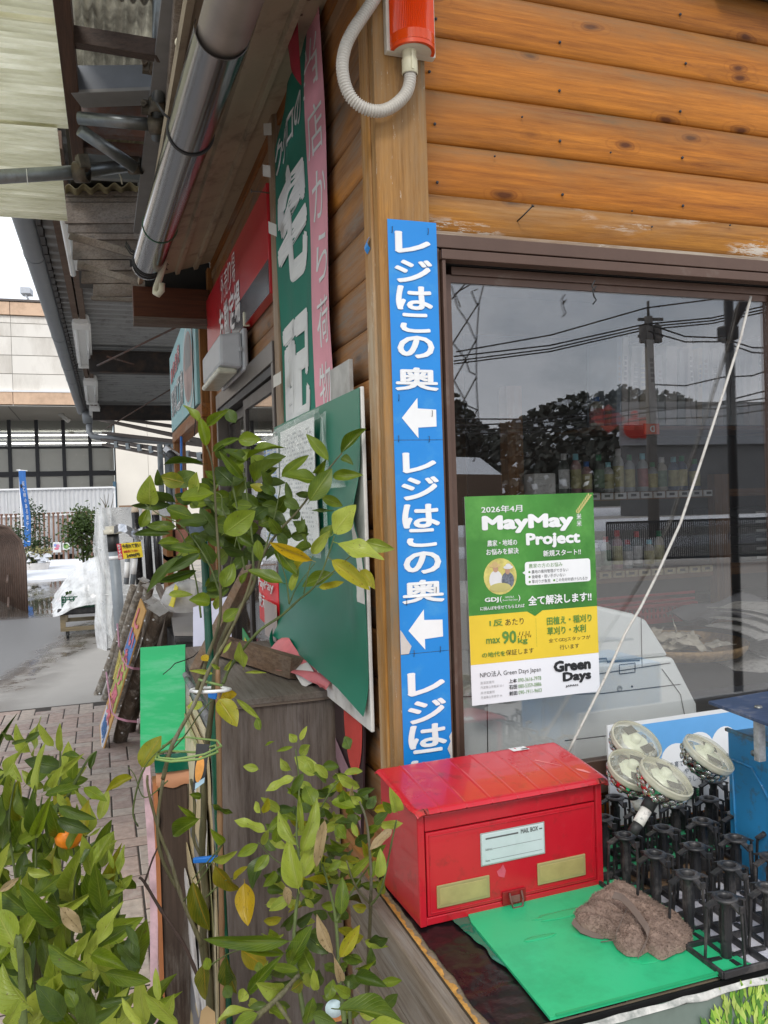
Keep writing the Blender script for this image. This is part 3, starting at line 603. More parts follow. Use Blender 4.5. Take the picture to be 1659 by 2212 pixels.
pb.fn = lambda x, y, o: (lambda p: V((p.x-.0004-o, p.y, p.z)))(fnb(min(1, max(0, x)), min(1, max(0, y))))
def bt(ch, y0, y1, z0, z1, bold, mt=None, lay=1):
    W = lambda y, z: (edge_l(z)-y)/(edge_l(z)-edge_r(z)); zm = (z0+z1)/2
    pb.text(ch, W(y0, zm), (z0-1.70)/1.025, W(y1, zm), (z1-1.70)/1.025, mt or ink_white, ban, bold=bold, lay=lay, res=3)
cloth_white = M('cloth_white', (.66, .68, .68), .8, .05)
for ch, y0, y1, z0, z1 in (('ク', .875, .80, 2.505, 2.60), ('グ', .80, .715, 2.51, 2.605), ('ロ', .705, .635, 2.525, 2.60), ('の', .625, .555, 2.535, 2.615)): bt(ch, y0, y1, z0, z1, .012, cloth_white)
bt('宅', .87, .535, 2.155, 2.475, .055, cloth_white); bt('配', .87, .535, 1.76, 2.06, .05, cloth_white)
for i, ch in enumerate('当店から荷物'):
    z1 = 2.665-i*.155; bt(ch, .495-.012*min(i, 3), .375-.010*min(i, 3), z1-.115, z1, .004, cloth_white)
# paper tape tabs that hold the banner
tabm = M('masking_tape', (.55, .54, .50), .7, .06)
for (u, v, ang, ln) in ((585, 280, -.35, .055), (583, 370, -.4, .05), (596, 495, -.45, .05), (606, 820, .1, .045)):
    p = PX(u, v, -.035)
    mb = MB(); mb.sheet(lambda a, b: p+V((-.004-.012*a*math.sin(a*2), .05*(a-.5)*1.1, ang*.06*(a-.5)*-1+.034*(b-.5))), 4, 2, .0006)
    mb.build('tape_tab', tabm, ban)

# ================================================================ red cashier sign, grey strip
rs_ = thing('red_wall_sign', 'red board sign with white cashier characters above the side door', 'sign board', (-.02, 1.7, 2.19))
red = M('sign_red', (.50, .012, .022), .3, .08, 4, coat=.3)
mb = MB(); mb.box((-.030, .957, 2.19), (.0, 2.44, 2.522)); mb.build('board', red, rs_, .002)
pr_ = Panel((-.0305, 2.44, 2.19), (-.0305, .957, 2.19), (-.0305, .957, 2.522), (-.0305, 2.44, 2.522))
gb = M('grey_strip', (.16, .175, .20), .18, .08, 5, metal=.5)
pr_.rect(.50, .0, 1.0, .31, gb, rs_, 'grey_strip')
sw = M('sign_white', (.75, .72, .72), .5)
for i, ch in enumerate('外売り場'): pr_.text(ch, (2.44-1.945+i*.098)/1.483, .60, (2.44-1.945+i*.098+.082)/1.483, .94, sw, rs_, bold=.0, lay=2)
for i, ch in enumerate('お勘定場'): pr_.text(ch, (2.44-2.02+i*.138)/1.483, .10, (2.44-2.02+i*.138+.128)/1.483, .56, sw, rs_, bold=.02, lay=2)
# ================================================================ emergency floodlight over the door
fl = thing('wall_floodlight', 'boxy grey floodlight with clear cover mounted over the side door', 'floodlight', (-.06, 1.6, 2.0))
gpl = M('grey_plastic', (.40, .42, .45), .4, .08)
def frustum(mb, x0, x1, y0, y1, z0, z1, ins):
    mb.hexa([(x0, y0+ins, z0+ins*.6), (x1, y0, z0), (x1, y1, z0), (x0, y1-ins, z0+ins*.6), (x0, y0+ins, z1-ins*.5), (x1, y0, z1), (x1, y1, z1), (x0, y1-ins, z1-ins*.5)])
mb = MB(); frustum(mb, -.115, -.036, 1.44, 1.98, 2.045, 2.175, .018); mb.build('housing', gpl, fl, .012)
mb = MB(); mb.box((-.036, 1.425, 2.035), (-.018, 1.995, 2.185)); mb.build('back_rim', gpl, fl, .006)
bx('cover', (-.122, 1.475, 2.030), (-.05, 1.95, 2.052), M('clear_cover', (.55, .55, .45), .15, .1, 20, bump=.3), fl, .008)
bx('latch', (-.05, 1.418, 2.10), (-.038, 1.43, 2.115), gpl, fl, .003); bx('socket', (-.036, 1.40, 2.185), (-.012, 1.412, 2.235), cream_pl, fl, .003)
mb = MB()
for z in (2.20, 2.222): mb.box((-.03, 1.3985, z), (-.016, 1.400, z+.003))
mb.build('socket_slots', black_rubber, fl)

# ================================================================ green vinyl board with papers
gbd = thing('green_notice_board', 'glossy green vinyl sheet curling off a white board, papers taped on it', 'notice board', (-.03, .5, 1.12))
mb = MB(); mb.box((-.030, .078, 1.085), (-.022, .93, 1.785)); mb.build('white_board', M('board_white', (.70, .69, .66), .55, .08, dirt=(.35, .33, .3), dirt_amt=.3), gbd, .002)
vg = M('vinyl_green', (.006, .165, .10), .36, .06, 3)
def vin(a, b):
    y = .93-.850*a; z = 1.133+.650*b
    if a < .55: z0 = 1.145-.03*(.55-a)*0
    x = -.0335-.002*math.sin(b*7+a*3)-.012*(max(0, .12-b)/.12)**2-.05*max(0, .1-b)*max(0, .3-a)*10
    x -= .018*math.exp(-((b-.62)/.09)**2)*max(0, a-.8)*5 + .008*math.exp(-((a-.93)/.05)**2)*math.exp(-((b-.35)/.12)**2)
    y += .006*max(0, a-.85)*6*math.exp(-((b-.55)/.1)**2)
    z += -.03*max(0, a-.78)*(1-b)*2.2 + .03*(1-a)*(1-b)
    return V((x, y, z))
mb = MB(); mb.sheet(vin, 34, 34, .0008); mb.build('vinyl_sheet', vg, gbd)
mb = MB(); mb.sheet(lambda a, b: V((-.060-.02*math.sin(a*3)*b, .93+.0*a-.11*a, 1.15-.03*a+.035*b*(1-a))), 8, 4, .0008); mb.build('curled_edge', vg, gbd)
torn = MB(); tv = lambda a, b: vin(a, b)+V((-.0012, 0, 0))
torn.grid(lambda i, j: tv(.955+.045*i+.018*(1-i)*mnoise.noise(V((j*6, 3, 1))), .34+.26*j), 4, 16); torn.build('torn_white_patch', M('torn_white', (.66, .66, .63), .6, .12, 20), gbd)
tape = FILM('clear_tape', (.75, .85, .82), .15, .08)
def sheet_paper(y0, y1, z0, z1, x, mt, nm, par):
    mb = MB(); mb.sheet(lambda a, b: V((x-.003*math.sin(a*5+b*4)-.002*mnoise.noise(V((a*6, b*6, 1))), y0+(y1-y0)*a, z0+(z1-z0)*b)), 10, 12, .0005); return mb.build(nm, mt, par)
nst = thing('taped_price_sheet', 'white printed price sheet in a clear plastic sleeve taped to the green board', 'paper', (-.05, .55, 1.42))
sheet_paper(.775, .375, 1.44, 1.755, -.052, paper, 'paper', nst)
inkg = M('print_grey', (.45, .46, .48), .7); inkb = M('print_blue', (.10, .25, .55), .6)
pp = Panel((-.056, .775, 1.44), (-.056, .375, 1.44), (-.056, .375, 1.755), (-.056, .775, 1.755))
r = random.Random(5)
mbp = MB()
for row in range(26):
    yy = .94-row*.034; x = .06
    while x < .93:
        wd = r.uniform(.012, .05)
        if r.random() < .72: mbp.add([pp.pt(x, yy, .0006), pp.pt(x+wd, yy, .0006), pp.pt(x+wd, yy-.016, .0006), pp.pt(x, yy-.016, .0006)], [(0, 1, 2, 3)])
        x += wd+r.uniform(.01, .03)
o = mbp.build('printed_lines', inkg, nst)
sheet_paper(.785, .335, 1.425, 1.768, -.060, tape, 'plastic_sleeve', nst)
ns2 = thing('taped_blue_sheet', 'blue and white printed sheet in plastic beside the white price sheet', 'paper', (-.05, .9, 1.38))
sheet_paper(1.0, .80, 1.40, 1.748, -.050, paper, 'paper', ns2)
p2 = Panel((-.055, 1.0, 1.40), (-.055, .80, 1.40), (-.055, .80, 1.748), (-.055, 1.0, 1.748)); mbp = MB()
for row in range(22):
    x = .06
    while x < .9:
        wd = r.uniform(.03, .14)
        if r.random() < .7: mbp.add([p2.pt(x, .92-row*.04, .0006), p2.pt(x+wd, .92-row*.04, .0006), p2.pt(x+wd, .895-row*.04, .0006), p2.pt(x, .895-row*.04, .0006)], [(0, 1, 2, 3)])
        x += wd+.03
mbp.build('printed_lines', inkb, ns2); sheet_paper(1.005, .79, 1.39, 1.76, -.058, tape, 'plastic_sleeve', ns2)
for y0, y1, z0, z1 in ((.9, .36, 1.752, 1.775), (.36, .30, 1.60, 1.76), (.34, .16, 1.585, 1.607), (.345, .33, 1.42, 1.75)): sheet_paper(y0, y1, z0, z1, -.0425 if y1 > .2 else -.046, tape, 'tape', gbd)
tag(bx('grey_scrap_board', (-.026, .165, 1.60), (-.018, .315, 1.855), M('galvanised', (.42, .42, .40), .5, .2, 20, metal=.5, dirt=(.25, .22, .2), dirt_amt=.4)), 'small galvanised metal sheet on the wall behind the green board', 'metal sheet')
# hook
mb = MB(); p = PX(560, 962, -.03)
p = PX(603, 930, -.03); mb.tube([p, p+V((-.005, .01, -.004)), p+V((-.01, .035, -.008)), p+V((-.01, .05, .004)), p+V((-.01, .048, .018))], .002, 8); tag(mb.build('wall_hook', iron_dark), 'dark bent wire hook beside the green board', 'hook')
# tomato poster behind the cabinet
tp = thing('tomato_poster', 'poster of a big red tomato on a thin board low on the side wall', 'poster', (-.03, .2, .86))
mb = MB(); mb.slab((-.018, .40, .93), (-.034, .155, .84), (-.018, .15, 1.16), (-.018, .40, 1.16), .004); mb.build('board', M('poster_dark', (.035, .018, .022), .3), tp)
pt_ = Panel((-.0185, .40, .93), (-.0345, .155, .84), (-.0185, .15, 1.16), (-.0185, .40, 1.16))
pt_.disc(.66, .66, .30, .36, M('tomato_red', (.62, .06, .05), .25, .15, 5), tp, 'tomato'); pt_.rect(.0, .05, .97, .26, M('table_pink', (.30, .18, .22), .4, .2, 8), tp, 'table_print')
# pink fabric scrap and white flap under the green board
pk = thing('pink_vinyl_scrap', 'crumpled pink and white vinyl scrap lying on the plywood cabinet edge', 'scrap', (-.06, .55, 1.11))
pkm = M('pink_scrap', (.62, .16, .18), .45, .2, 9)
mb = MB(); mb.sheet(lambda a, b: V((-.03-.09*b*(1-a*.6)-.02*math.sin(a*6), .83-.46*a, 1.112+.055*(1-a)*(1-b)+.022*abs(math.sin(a*7+b*4))*(1-b*.6))), 16, 8, .001); mb.build('pink_sheet', pkm, pk)
mb = MB(); mb.sheet(lambda a, b: V((-.045-.035*b+.01*a, .62-.15*a+.02*b, 1.142-.022*b+.008*math.sin(a*5)-.015*a)), 8, 6, .001); mb.build('white_flap', M('white_flap', (.62, .60, .58), .6, .08), pk)
# ================================================================ ground
def ground_mat():
    mt, nt, N, L = newmat('asphalt_concrete'); o = N('ShaderNodeOutputMaterial'); p = N('ShaderNodeBsdfPrincipled')
    tc = N('ShaderNodeTexCoord'); sp = N('ShaderNodeSeparateXYZ'); L(tc.outputs['Object'], sp.inputs[0])
    def mth(op, a, b=None, c=None, clamp=False):
        m_ = N('ShaderNodeMath'); m_.operation = op; m_.use_clamp = clamp
        for i, s in enumerate((a, b, c)):
            if s is None: continue
            if isinstance(s, (int, float)): m_.inputs[i].default_value = s
            else: L(s, m_.inputs[i])
        return m_.outputs[0]
    def nz(s, d=6, r=.6):
        n = N('ShaderNodeTexNoise'); n.inputs['Scale'].default_value = s; n.inputs['Detail'].default_value = d; n.inputs['Roughness'].default_value = r; L(tc.outputs['Object'], n.inputs['Vector']); return n.outputs['Fac']
    # concrete lies right of a wavering line; the old wet edge follows it
    e = mth('SUBTRACT', sp.outputs['X'], mth('MULTIPLY_ADD', sp.outputs['Y'], .21, -2.93))
    e = mth('ADD', e, mth('MULTIPLY_ADD', nz(.9, 5), .9, -.45))
    conc = mth('MULTIPLY', e, 9, clamp=True)
    rag = mth('MULTIPLY', mth('SUBTRACT', 1, mth('ABSOLUTE', mth('MULTIPLY', mth('SUBTRACT', e, .22), 2.4)), clamp=True), 1.0)
    rag = mth('MULTIPLY', rag, mth('MULTIPLY_ADD', nz(2.6, 6, .7), 5, -1.6, True))
    far = mth('MULTIPLY', mth('SUBTRACT', sp.outputs['Y'], 11.6), 1.5, clamp=True)
    wet = mth('MAXIMUM', rag, mth('MULTIPLY', far, mth('MULTIPLY_ADD', nz(.5, 4), 6, -2.0, True)))
    def mix(f, a, b):
        x = N('ShaderNodeMixRGB'); L(f, x.inputs[0])
        for i, s in ((1, a), (2, b)):
            if isinstance(s, tuple): x.inputs[i].default_value = s+(1,)
            else: L(s, x.inputs[i])
        return x.outputs[0]
    asp = mix(nz(60, 5, .8), (.15, .152, .156), (.25, .25, .25)); con = mix(nz(5, 8, .7), (.36, .34, .31), (.47, .45, .42))
    con = mix(nz(140, 3), con, (.40, .385, .36)); c = mix(conc, asp, con); c = mix(mth('MULTIPLY', wet, .85), c, (.07, .055, .04))
    L(c, p.inputs['Base Color'])
    ro = mth('SUBTRACT', mth('MULTIPLY_ADD', conc, .4, .42), mth('MULTIPLY', wet, .75)); L(mth('MAXIMUM', ro, .04), p.inputs['Roughness'])
    b = N('ShaderNodeBump'); b.inputs['Distance'].default_value = .004; L(mth('MULTIPLY', mth('SUBTRACT', 1, wet), .5), b.inputs['Strength']); L(nz(90, 4), b.inputs['Height']); L(b.outputs[0], p.inputs['Normal'])
    L(p.outputs[0], o.inputs[0]); return mt
mb = MB(); mb.box((-900, -900, -.3), (900, 900, 0)); structure(mb.build('ground', ground_mat()))
# brick pavement: bed with recessed joints, then single bricks in herringbone
bed = structure(bx('brick_pavement', (-3.2, -2.6, .0005), (2.6, 5.5, .022), M('joint_sand', (.06, .05, .042), .95, .35, 60)))
bed['_w'] = (0, 0, 0)
brick_m = [M('paver_%s' % n, c, .8, .2, 30, bump=.4, dirt=(.50, .46, .41), dirt_amt=.25, dirt_scale=9) for n, c in (('rose', (.46, .35, .30)), ('grey', (.44, .37, .325)), ('tan', (.49, .41, .35)), ('dusk', (.39, .30, .265)))]
W = .1055
def brick_shape(h):
    mb = MB(); g = .0042; a, b_ = (2*W-g, W-g) if h else (W-g, 2*W-g); c = .004
    mb.add([(g, g, 0), (a, g, 0), (a, b_, 0), (g, b_, 0), (g, g, .0015), (a, g, .0015), (a, b_, .0015), (g, b_, .0015), (g+c, g+c, .0038), (a-c, g+c, .0038), (a-c, b_-c, .0038), (g+c, b_-c, .0038)],
           [(0, 1, 5, 4), (1, 2, 6, 5), (2, 3, 7, 6), (3, 0, 4, 7), (4, 5, 9, 8), (5, 6, 10, 9), (6, 7, 11, 10), (7, 4, 8, 11), (8, 9, 10, 11)])
    return mb
bm_h = [brick_shape(1).mesh('brick', m_) for m_ in brick_m]; bm_v = [brick_shape(0).mesh('brick', m_) for m_ in brick_m]
rb = random.Random(11); cand = []; AX = -.175
for a in range(-40, 26):
    for b_ in range(-24, 53):
        k = (a-b_) % 4
        if k not in (0, 3): continue
        x, y = a*W, b_*W-.02
        if x < -3.2 or x+2*W > 2.5 or y < -2.6 or y+W*(1 if k == 0 else 2) > 5.5: continue
        d = V((x, y, 0))-CAM; t = d.dot(FW); u = 829.5+FPX*d.dot(RT)/t if t > .3 else 9999; v = 1106-FPX*d.dot(UP)/t if t > .3 else 9999
        vis = -30 < u < 350 and v < 2300
        cand.append((0 if vis else 1, t if vis else 99, x, y, k))
cand.sort(); far = MB(); nbk = 0
for i, (vv, t, x, y, k) in enumerate(cand):
    dz = rb.uniform(-.0012, .0012)
    if nbk < 298 and vv == 0:
        o = bpy.data.objects.new('brick', rb.choice(bm_h if k == 0 else bm_v)); COL.objects.link(o); o.parent = bed; o.location = (x, y, .022+dz); nbk += 1
    else:
        q = brick_shape(k == 0); far.mi = rb.randrange(4); far.add([p+V((x, y, .022+dz)) for p in q.v], q.f)
o = far.build('brick', brick_m, bed); o['kind'] = 'stuff'
bx('edge_strip', (-3.2, 5.5, 0), (2.6, 5.53, .018), M('edge_dark', (.13, .12, .10), .9, .4, 30), bed)
# snow lying about
snow = M('snow', (.82, .84, .88), .7, .04, 8, bump=.3)
def patch(name, x, y, rx, ry, h, seed, z=0.):
    mb = MB(); n = 36
    def ring(k, f, zz):
        return [V((x+rx*f*math.cos(a)*(1+.22*mnoise.noise(V((math.cos(a)*1.6, math.sin(a)*1.6, seed)))), y+ry*f*math.sin(a)*(1+.22*mnoise.noise(V((math.cos(a)*1.6, math.sin(a)*1.6, seed)))), z+zz)) for a in [2*math.pi*j/n for j in range(n)]]
    vs = []
    for f, zz in ((1, 0), (.96, h*.5), (.85, h*.85), (.5, h), (.05, h*1.02)): vs += ring(n, f, zz)
    mb.add(vs, [(i*n+j, i*n+(j+1) % n, (i+1)*n+(j+1) % n, (i+1)*n+j) for i in range(4) for j in range(n)]+[tuple(range(4*n, 5*n))], True)
    o = mb.build(name, snow); o['kind'] = 'stuff'; return o
patch('snow', -2.1, 21.2, 1.5, 2.0, .10, 1); patch('snow', -2.7, 24.6, 3.2, 1.3, .14, 2); patch('snow', -5.5, 24, 1.8, 1.0, .12, 3)

# ================================================================ near canopy: clear corrugated sheets on timbers and pipes
can = thing('corrugated_canopy', 'lean-to canopy of mossy translucent corrugated sheets on scaffold pipes', 'canopy', (-.9, 1.5, 2.6))
clear_sheet = TRANSL('clear_sheet', (.97, .96, .86), .88, scale=4, stretch=(.7, 6, 1), dirt=(.42, .40, .22), dirt_amt=.6)
def corr(x0, x1, y0, y1, z, slope, pitch, amp, name, mat, par, sx=0.):
    """sheet whose waves run along x"""
    mb = MB(); ny = int((y1-y0)/pitch*8)
    mb.sheet(lambda a, b: V((x0+(x1-x0)*a, y0+(y1-y0)*b+sx*(x0+(x1-x0)*a), z+slope*(x0+(x1-x0)*a-x1)+amp*math.sin((y0+(y1-y0)*b)/pitch*2*math.pi)+.006*math.sin(a*4+y0*3))), 3, ny, .0012); return mb.build(name, mat, par)
YN = 2.93
for i, (y0, y1, x1) in enumerate(((-.4, .38, -.60), (.36, 1.12, -.605), (1.10, 1.86, -.595), (1.84, 2.93, -.60 if 0 else -.64))):
    corr(-2.6, x1, y0, y1, 3.0+.004*i, .02, .032, .0085, 'roof_sheet', clear_sheet, can)
mb = MB(); mb.beam(V((-.607, -.4, 2.945)), V((-.565, 2.045, 2.945)), .045, .09); mb.build('timber_purlin', dark_y, can, .003)
# opaque sheets and timbers between the purlin and the cabin eave
opq = TRANSL('grimy_sheet', (.70, .68, .60), .6, scale=9, stretch=(1, 1, 1), dirt=(.05, .04, .03), dirt_amt=.9)
mb = MB()
def wav(x0, x1, y0, y1, z0, z1, pitch, amp, name, mat):
    mb = MB(); nx = int((x1-x0)/pitch*8)
    mb.sheet(lambda a, b: V((x0+(x1-x0)*a, y0+(y1-y0)*b, z0+(z1-z0)*b+amp*math.sin((x0+(x1-x0)*a)/pitch*2*math.pi))), nx, 4, .0015); return mb.build(name, mat, can)
wav(-.57, -.30, .55, 1.05, 3.13, 3.06, .032, .010, 'grimy_sheet', opq); wav(-.57, -.30, .95, 1.6, 3.10, 3.02, .032, .010, 'grimy_sheet', opq)
wav(-.57, -.27, 1.5, 2.2, 3.08, 3.0, .032, .006, 'grimy_sheet', TRANSL('mossy_sheet', (.36, .33, .22), .3, scale=6, dirt=(.10, .09, .05), dirt_amt=.6))
bx('upper_light_blocker', (-.62, 1.75, 3.2), (-.3, 5, 3.22), M('light_blocker_dark', (.05, .045, .04), .9), can)  # slab added above the beams to block light and keep the background dark
def bar(name, a, b, w, h, mat, par, roll=0, bev=.002):
    mb = MB(); mb.beam(a, b, w, h, roll=roll); return mb.build(name, mat, par, bev)
def tbar(u0, v0, d0, u1, v1, d1, w, h, name, mat, par, roll=0): return bar(name, PD(u0, v0, d0), PD(u1, v1, d1), w, h, mat, par, roll)
tbar(150, 78, 2.42, 345, 110, 2.42, .04, .05, 'timber_joist', dark_x, can)
tbar(160, 178, 2.7, 345, 176, 2.7, .05, .085, 'steel_channel', M('channel_grey', (.15, .165, .185), .5, .12, metal=.3), can)
tbar(165, 214, 2.72, 345, 207, 2.72, .10, .012, 'steel_flange', M('flange_grey', (.22, .22, .21), .6, .12), can)
tbar(165, 250, 3.02, 352, 262, 3.02, .04, .14, 'rusty_beam', rusty, can)
tbar(172, 316, 3.15, 352, 330, 3.15, .06, .03, 'rusty_flange', rusty, can)
tbar(165, 350, 3.35, 360, 360, 3.35, .03, .13, 'grey_girder', M('girder_grey', (.16, .175, .17), .6, .1), can)
mb = MB(); mb.beam(PD(385, -20, 2.1), PD(350, 430, 3.35), .022, .05); mb.build('weathered_timber', old_z, can, .004)
def pipe(name, pts, r=.0243, par=None, mat=None): mb = MB(); mb.tube(pts, r, 16); return mb.build(name, mat or steel_pipe, par)
def clamp(p, ax, par, r=.031, nm='pipe_clamp'):
    ax = V(ax).normalized(); mb = MB(); mb.lathe([(r-.004, -.024), (r+.003, -.024), (r+.003, .024), (r-.004, .024)], p, ax, 16)
    s = ax.cross(FW).normalized(); q = p+s*(r+.010)
    mb.beam(q-ax*.02, q+ax*.02, .022, .028); mb.tube([q-FW*.03, q+FW*.03], .005, 8); mb.lathe([(0, .008), (.010, .008), (.010, 0), (0, 0)], q-FW*.022, -FW, 6, False); return mb.build(nm, iron_dark_c, par)
iron_dark_c = M('clamp_iron', (.12, .105, .08), .5, .35, 40, metal=.6, dirt=(.14, .08, .04), dirt_amt=.4)
pipe('upright_pipe', [PD(346, -60, 2.35), PD(340, 300, 2.75)], .0205, can); clamp(PD(344, 143, 2.55), UP, can, .027); clamp(PD(341, 232, 2.66), UP, can, .027); clamp(PD(340, 270, 2.7), RT, can, .027)
pipe('tie_pipe', [PD(-40, 384, 2.85), PD(170, 372, 3.05), PD(352, 348, 3.35)], .0245, can); clamp(PD(176, 372, 3.03), RT, can, .034); clamp(PD(292, 355, 3.2), RT, can, .034)
bar('bracket', PD(168, 352, 3.0), PD(190, 352, 3.02), .05, .05, iron_dark_c, can)
pipe('branch_pipe', [PD(170, 255, 2.72), PD(338, 270, 2.72)], .0205, can)
pipe('diagonal_pipe', [PD(172, 280, 2.85), PD(292, 362, 3.0)], .0215, can)
for a, b in (((198, 265), (222, 300)), ((256, 372), (264, 398)), ((60, 372), (64, 395)), ((175, 205), (188, 218))):
    mb = MB(); mb.tube([PD(a[0], a[1], 3.25), PD((a[0]+b[0])/2+2, (a[1]+b[1])/2, 3.25), PD(b[0], b[1], 3.25)], .003, 6); mb.build('cable', cream_pl, can)
mb = MB(); mb.tube([PD(57, 365, 2.86), PD(60, 400, 2.85)], .0015, 5); mb.build('cable_tie', ink_white, can)
# weathered gable boards facing the camera at the canopy's far edge
gab = thing('weathered_gable', 'gable wall of grey weathered boards hanging below the canopy edge', 'board wall', (-.45, 2.9, 2.6))
rg = random.Random(4)
edges = [(412, 424, 141, 318), (426, 436, 140, 322), (437, 482, 139, 316), (483, 503, 146, 318), (504, 517, 152, 322), (518, 560, 156, 328), (562, 583, 166, 330), (584, 612, 175, 332), (613, 640, 200, 338)]
for i, (v0, v1, u0, u1) in enumerate(edges):
    d = 4.20+.008*(i % 2); a = PD(u0, v1, d+.06); b_ = PD(u1, v1, d-.03); c_ = PD(u1+1, v0, d-.03); e_ = PD(u0+1, v0, d+.06)
    mb = MB(); mb.slab(a, b_, c_, e_, .018); mb.build('board', old_x, gab, .002)
mb = MB(); mb.slab(PD(215, 632, 4.3), PD(325, 634, 4.27), PD(315, 415, 4.27), PD(150, 420, 4.3), .01); mb.build('backing', M('gable_back', (.04, .03, .025), .9), gab)
wv = MB(); P0, P1 = PD(140, 408, 4.15), PD(322, 402, 4.1)
wv.sheet(lambda a, b: P0+(P1-P0)*a+V((0, .16*b, .012*math.sin(a*22*math.pi/2)+.012+.01*b)), 88, 3, .003); wv.build('wavy_roof_end', TRANSL('old_sheet', (.45, .40, .26), .4, scale=12, dirt=(.06, .05, .03), dirt_amt=.8), gab)
tbar(152, 510, 4.05, 300, 552, 3.9, .02, .035, 'brace', old_x, gab); tbar(172, 572, 4.05, 325, 618, 3.9, .02, .03, 'brace', old_x, gab)
bar('upright', PD(322, 560, 4.0), PD(333, 652, 4.0), .035, .035, old_z, gab); bar('upright', PD(306, 560, 4.03), PD(313, 648, 4.03), .03, .03, old_z, gab)
bar('sill', PD(200, 645, 4.15), PD(455, 655, 4.0), .03, .018, old_x, gab)
# ================================================================ far canopy
fc = thing('steel_walkway_canopy', 'long grey corrugated metal canopy with dark steel beams beyond the shop', 'canopy', (0, 8, 0))
ribm = M('grey_sheet', (.30, .31, .31), .55, .08, 3, metal=.1, dirt=(.15, .15, .15), dirt_amt=.25)
mb = MB(); prof = []; y = 2.9
while y < 15.1:
    prof += [(y, 0), (y+.10, 0), (y+.118, -.028), (y+.17, -.028), (y+.188, 0)]; y += .19
vs = []
for x in (-.86, .5, 3.0): vs += [V((x+(yy-5.8)*.0115, yy, 3.46+zz)) for yy, zz in prof]
k = len(prof); mb.add(vs, [(i*k+j, i*k+j+1, (i+1)*k+j+1, (i+1)*k+j) for i in range(2) for j in range(k-1)])
vs2 = [p+V((0, 0, .03)) for p in vs]; mb.add(vs2, [(i*k+j, (i+1)*k+j, (i+1)*k+j+1, i*k+j+1) for i in range(2) for j in range(k-1)])
mb.build('soffit_sheet', ribm, fc)
GX = lambda y: -.905+(y-5.8)*.0115
gm = M('gutter_grey', (.22, .24, .26), .5, .08, 5, dirt=(.3, .3, .3), dirt_amt=.15)
for y0, y1 in ((2.6, 5.1), (5.12, 8.1), (8.12, 10.0), (10.02, 11.2), (11.22, 13.0), (13.02, 15.2)):
    mb = MB(); mb.sheet(lambda a, b: (lambda yy, th: V((GX(yy)-.01+.075*math.cos(th), yy, 3.47+.085*math.sin(th))))(y0+(y1-y0)*b, math.pi+math.pi*a), 10, 2, .004); mb.build('gutter_length', gm, fc)
    mb = MB(); mb.sheet(lambda a, b: (lambda yy, th: V((GX(yy)-.01+.080*math.cos(th), yy, 3.47+.090*math.sin(th))))(y1-.03+.04*b, math.pi+math.pi*a), 10, 1, .003); mb.build('gutter_joint', gm, fc)
dbm = M('dark_trim', (.04, .036, .034), .6)
mb = MB()
for k in range(60):
    yy = 2.8+k*.21; mb.box((GX(yy)+.065, yy, 3.40), (GX(yy)+.095, yy+.12, 3.455))
o = mb.build('closure_strip', dbm, fc); o['kind'] = 'stuff'
bar('edge_flashing', V((GX(2.7)+.075, 2.7, 3.43)), V((GX(15.2)+.075, 15.2, 3.43)), .03, .05, dbm, fc)
for s in (-1, 1): bar('lamp_rail', V((-.70+s*.032-.01, 2.9, 3.40)), V((-.555+s*.032, 15.0, 3.40)), .05, .09, M('rail_rust%d' % s, (.16, .11, .08), .8, .3, 20, dirt=(.10, .06, .04), dirt_amt=.6), fc)
ibm = M('beam_black', (.035, .03, .028), .7, .3, 30, dirt=(.08, .05, .035), dirt_amt=.4)
for yb in (8.45, 13.6):
    mb = MB(); mb.box((-.60, yb-.06, 3.36), (3, yb+.06, 3.372)); mb.box((-.60, yb-.006, 3.13), (3, yb+.006, 3.36)); mb.box((-.60, yb-.06, 3.118), (3, yb+.06, 3.13)); mb.build('steel_beam', ibm, fc)
for a, b in (((405, 695, 7.6), (210, 790, 8.3)), ((395, 818, 12), (232, 770, 8.6)), ((400, 822, 11.5), (230, 925, 13.4))):
    mb = MB(); mb.tube([PD(*a), PD(*b)], .010, 8); mb.build('brace_rod', rusty, fc)
dp = M('pvc_grey', (.27, .29, .31), .45, .08)
mb = MB(); mb.tube([PD(190, 885, 15.4), PD(190, 915, 15.4)], [.12, .085], 12); mb.tube([PD(192, 913, 15.4), PD(193, 935, 15.4), PD(200, 943, 15.4), PD(215, 945, 15.4), PD(400, 957, 14.5)], .055, 12); mb.build('downpipe', dp, fc)
# tube lamps under the far canopy
lamp_white = M('lamp_white', (.80, .80, .78), .35, .03); tube_m = M('tube_glass', (.85, .87, .86), .2, .02)
def hood_lamp(y0, y1, x, label, wd=.15, z=3.35):
    t = thing('tube_lamp', label, 'lamp', (x, (y0+y1)/2, z), 'tube lamps in a row under the grey canopy')
    mb = MB(); h = wd/2
    vs = []
    for yy, s in ((y0, .8), (y0+.06, 1), (y1-.06, 1), (y1, .8)): vs += [V((x-h*s, yy, z-.03)), V((x-h*.35, yy, z+.01-.05)), V((x+h*.35, yy, z-.04)), V((x+h*s, yy, z-.03)), V((x+h*.8*s, yy, z+.05)), V((x-h*.8*s, yy, z+.05))]
    fs = [(i*6+j, i*6+(j+1) % 6, (i+1)*6+(j+1) % 6, (i+1)*6+j) for i in range(3) for j in range(6)]+[(5, 4, 3, 2, 1, 0), (18, 19, 20, 21, 22, 23)]
    mb.add(vs, fs); mb.build('reflector_hood', lamp_white, t)
    for s in (-.3, .3): mb = MB(); mb.tube([(x+wd*s, y0+.05, z-.062), (x+wd*s, y1-.05, z-.062)], .014, 10); mb.build('tube', tube_m, t)
    for yy in (y0+.03, y1-.05): bx('tube_holder', (x-wd*.45, yy, z-.09), (x+wd*.45, yy+.02, z-.03), lamp_white, t)
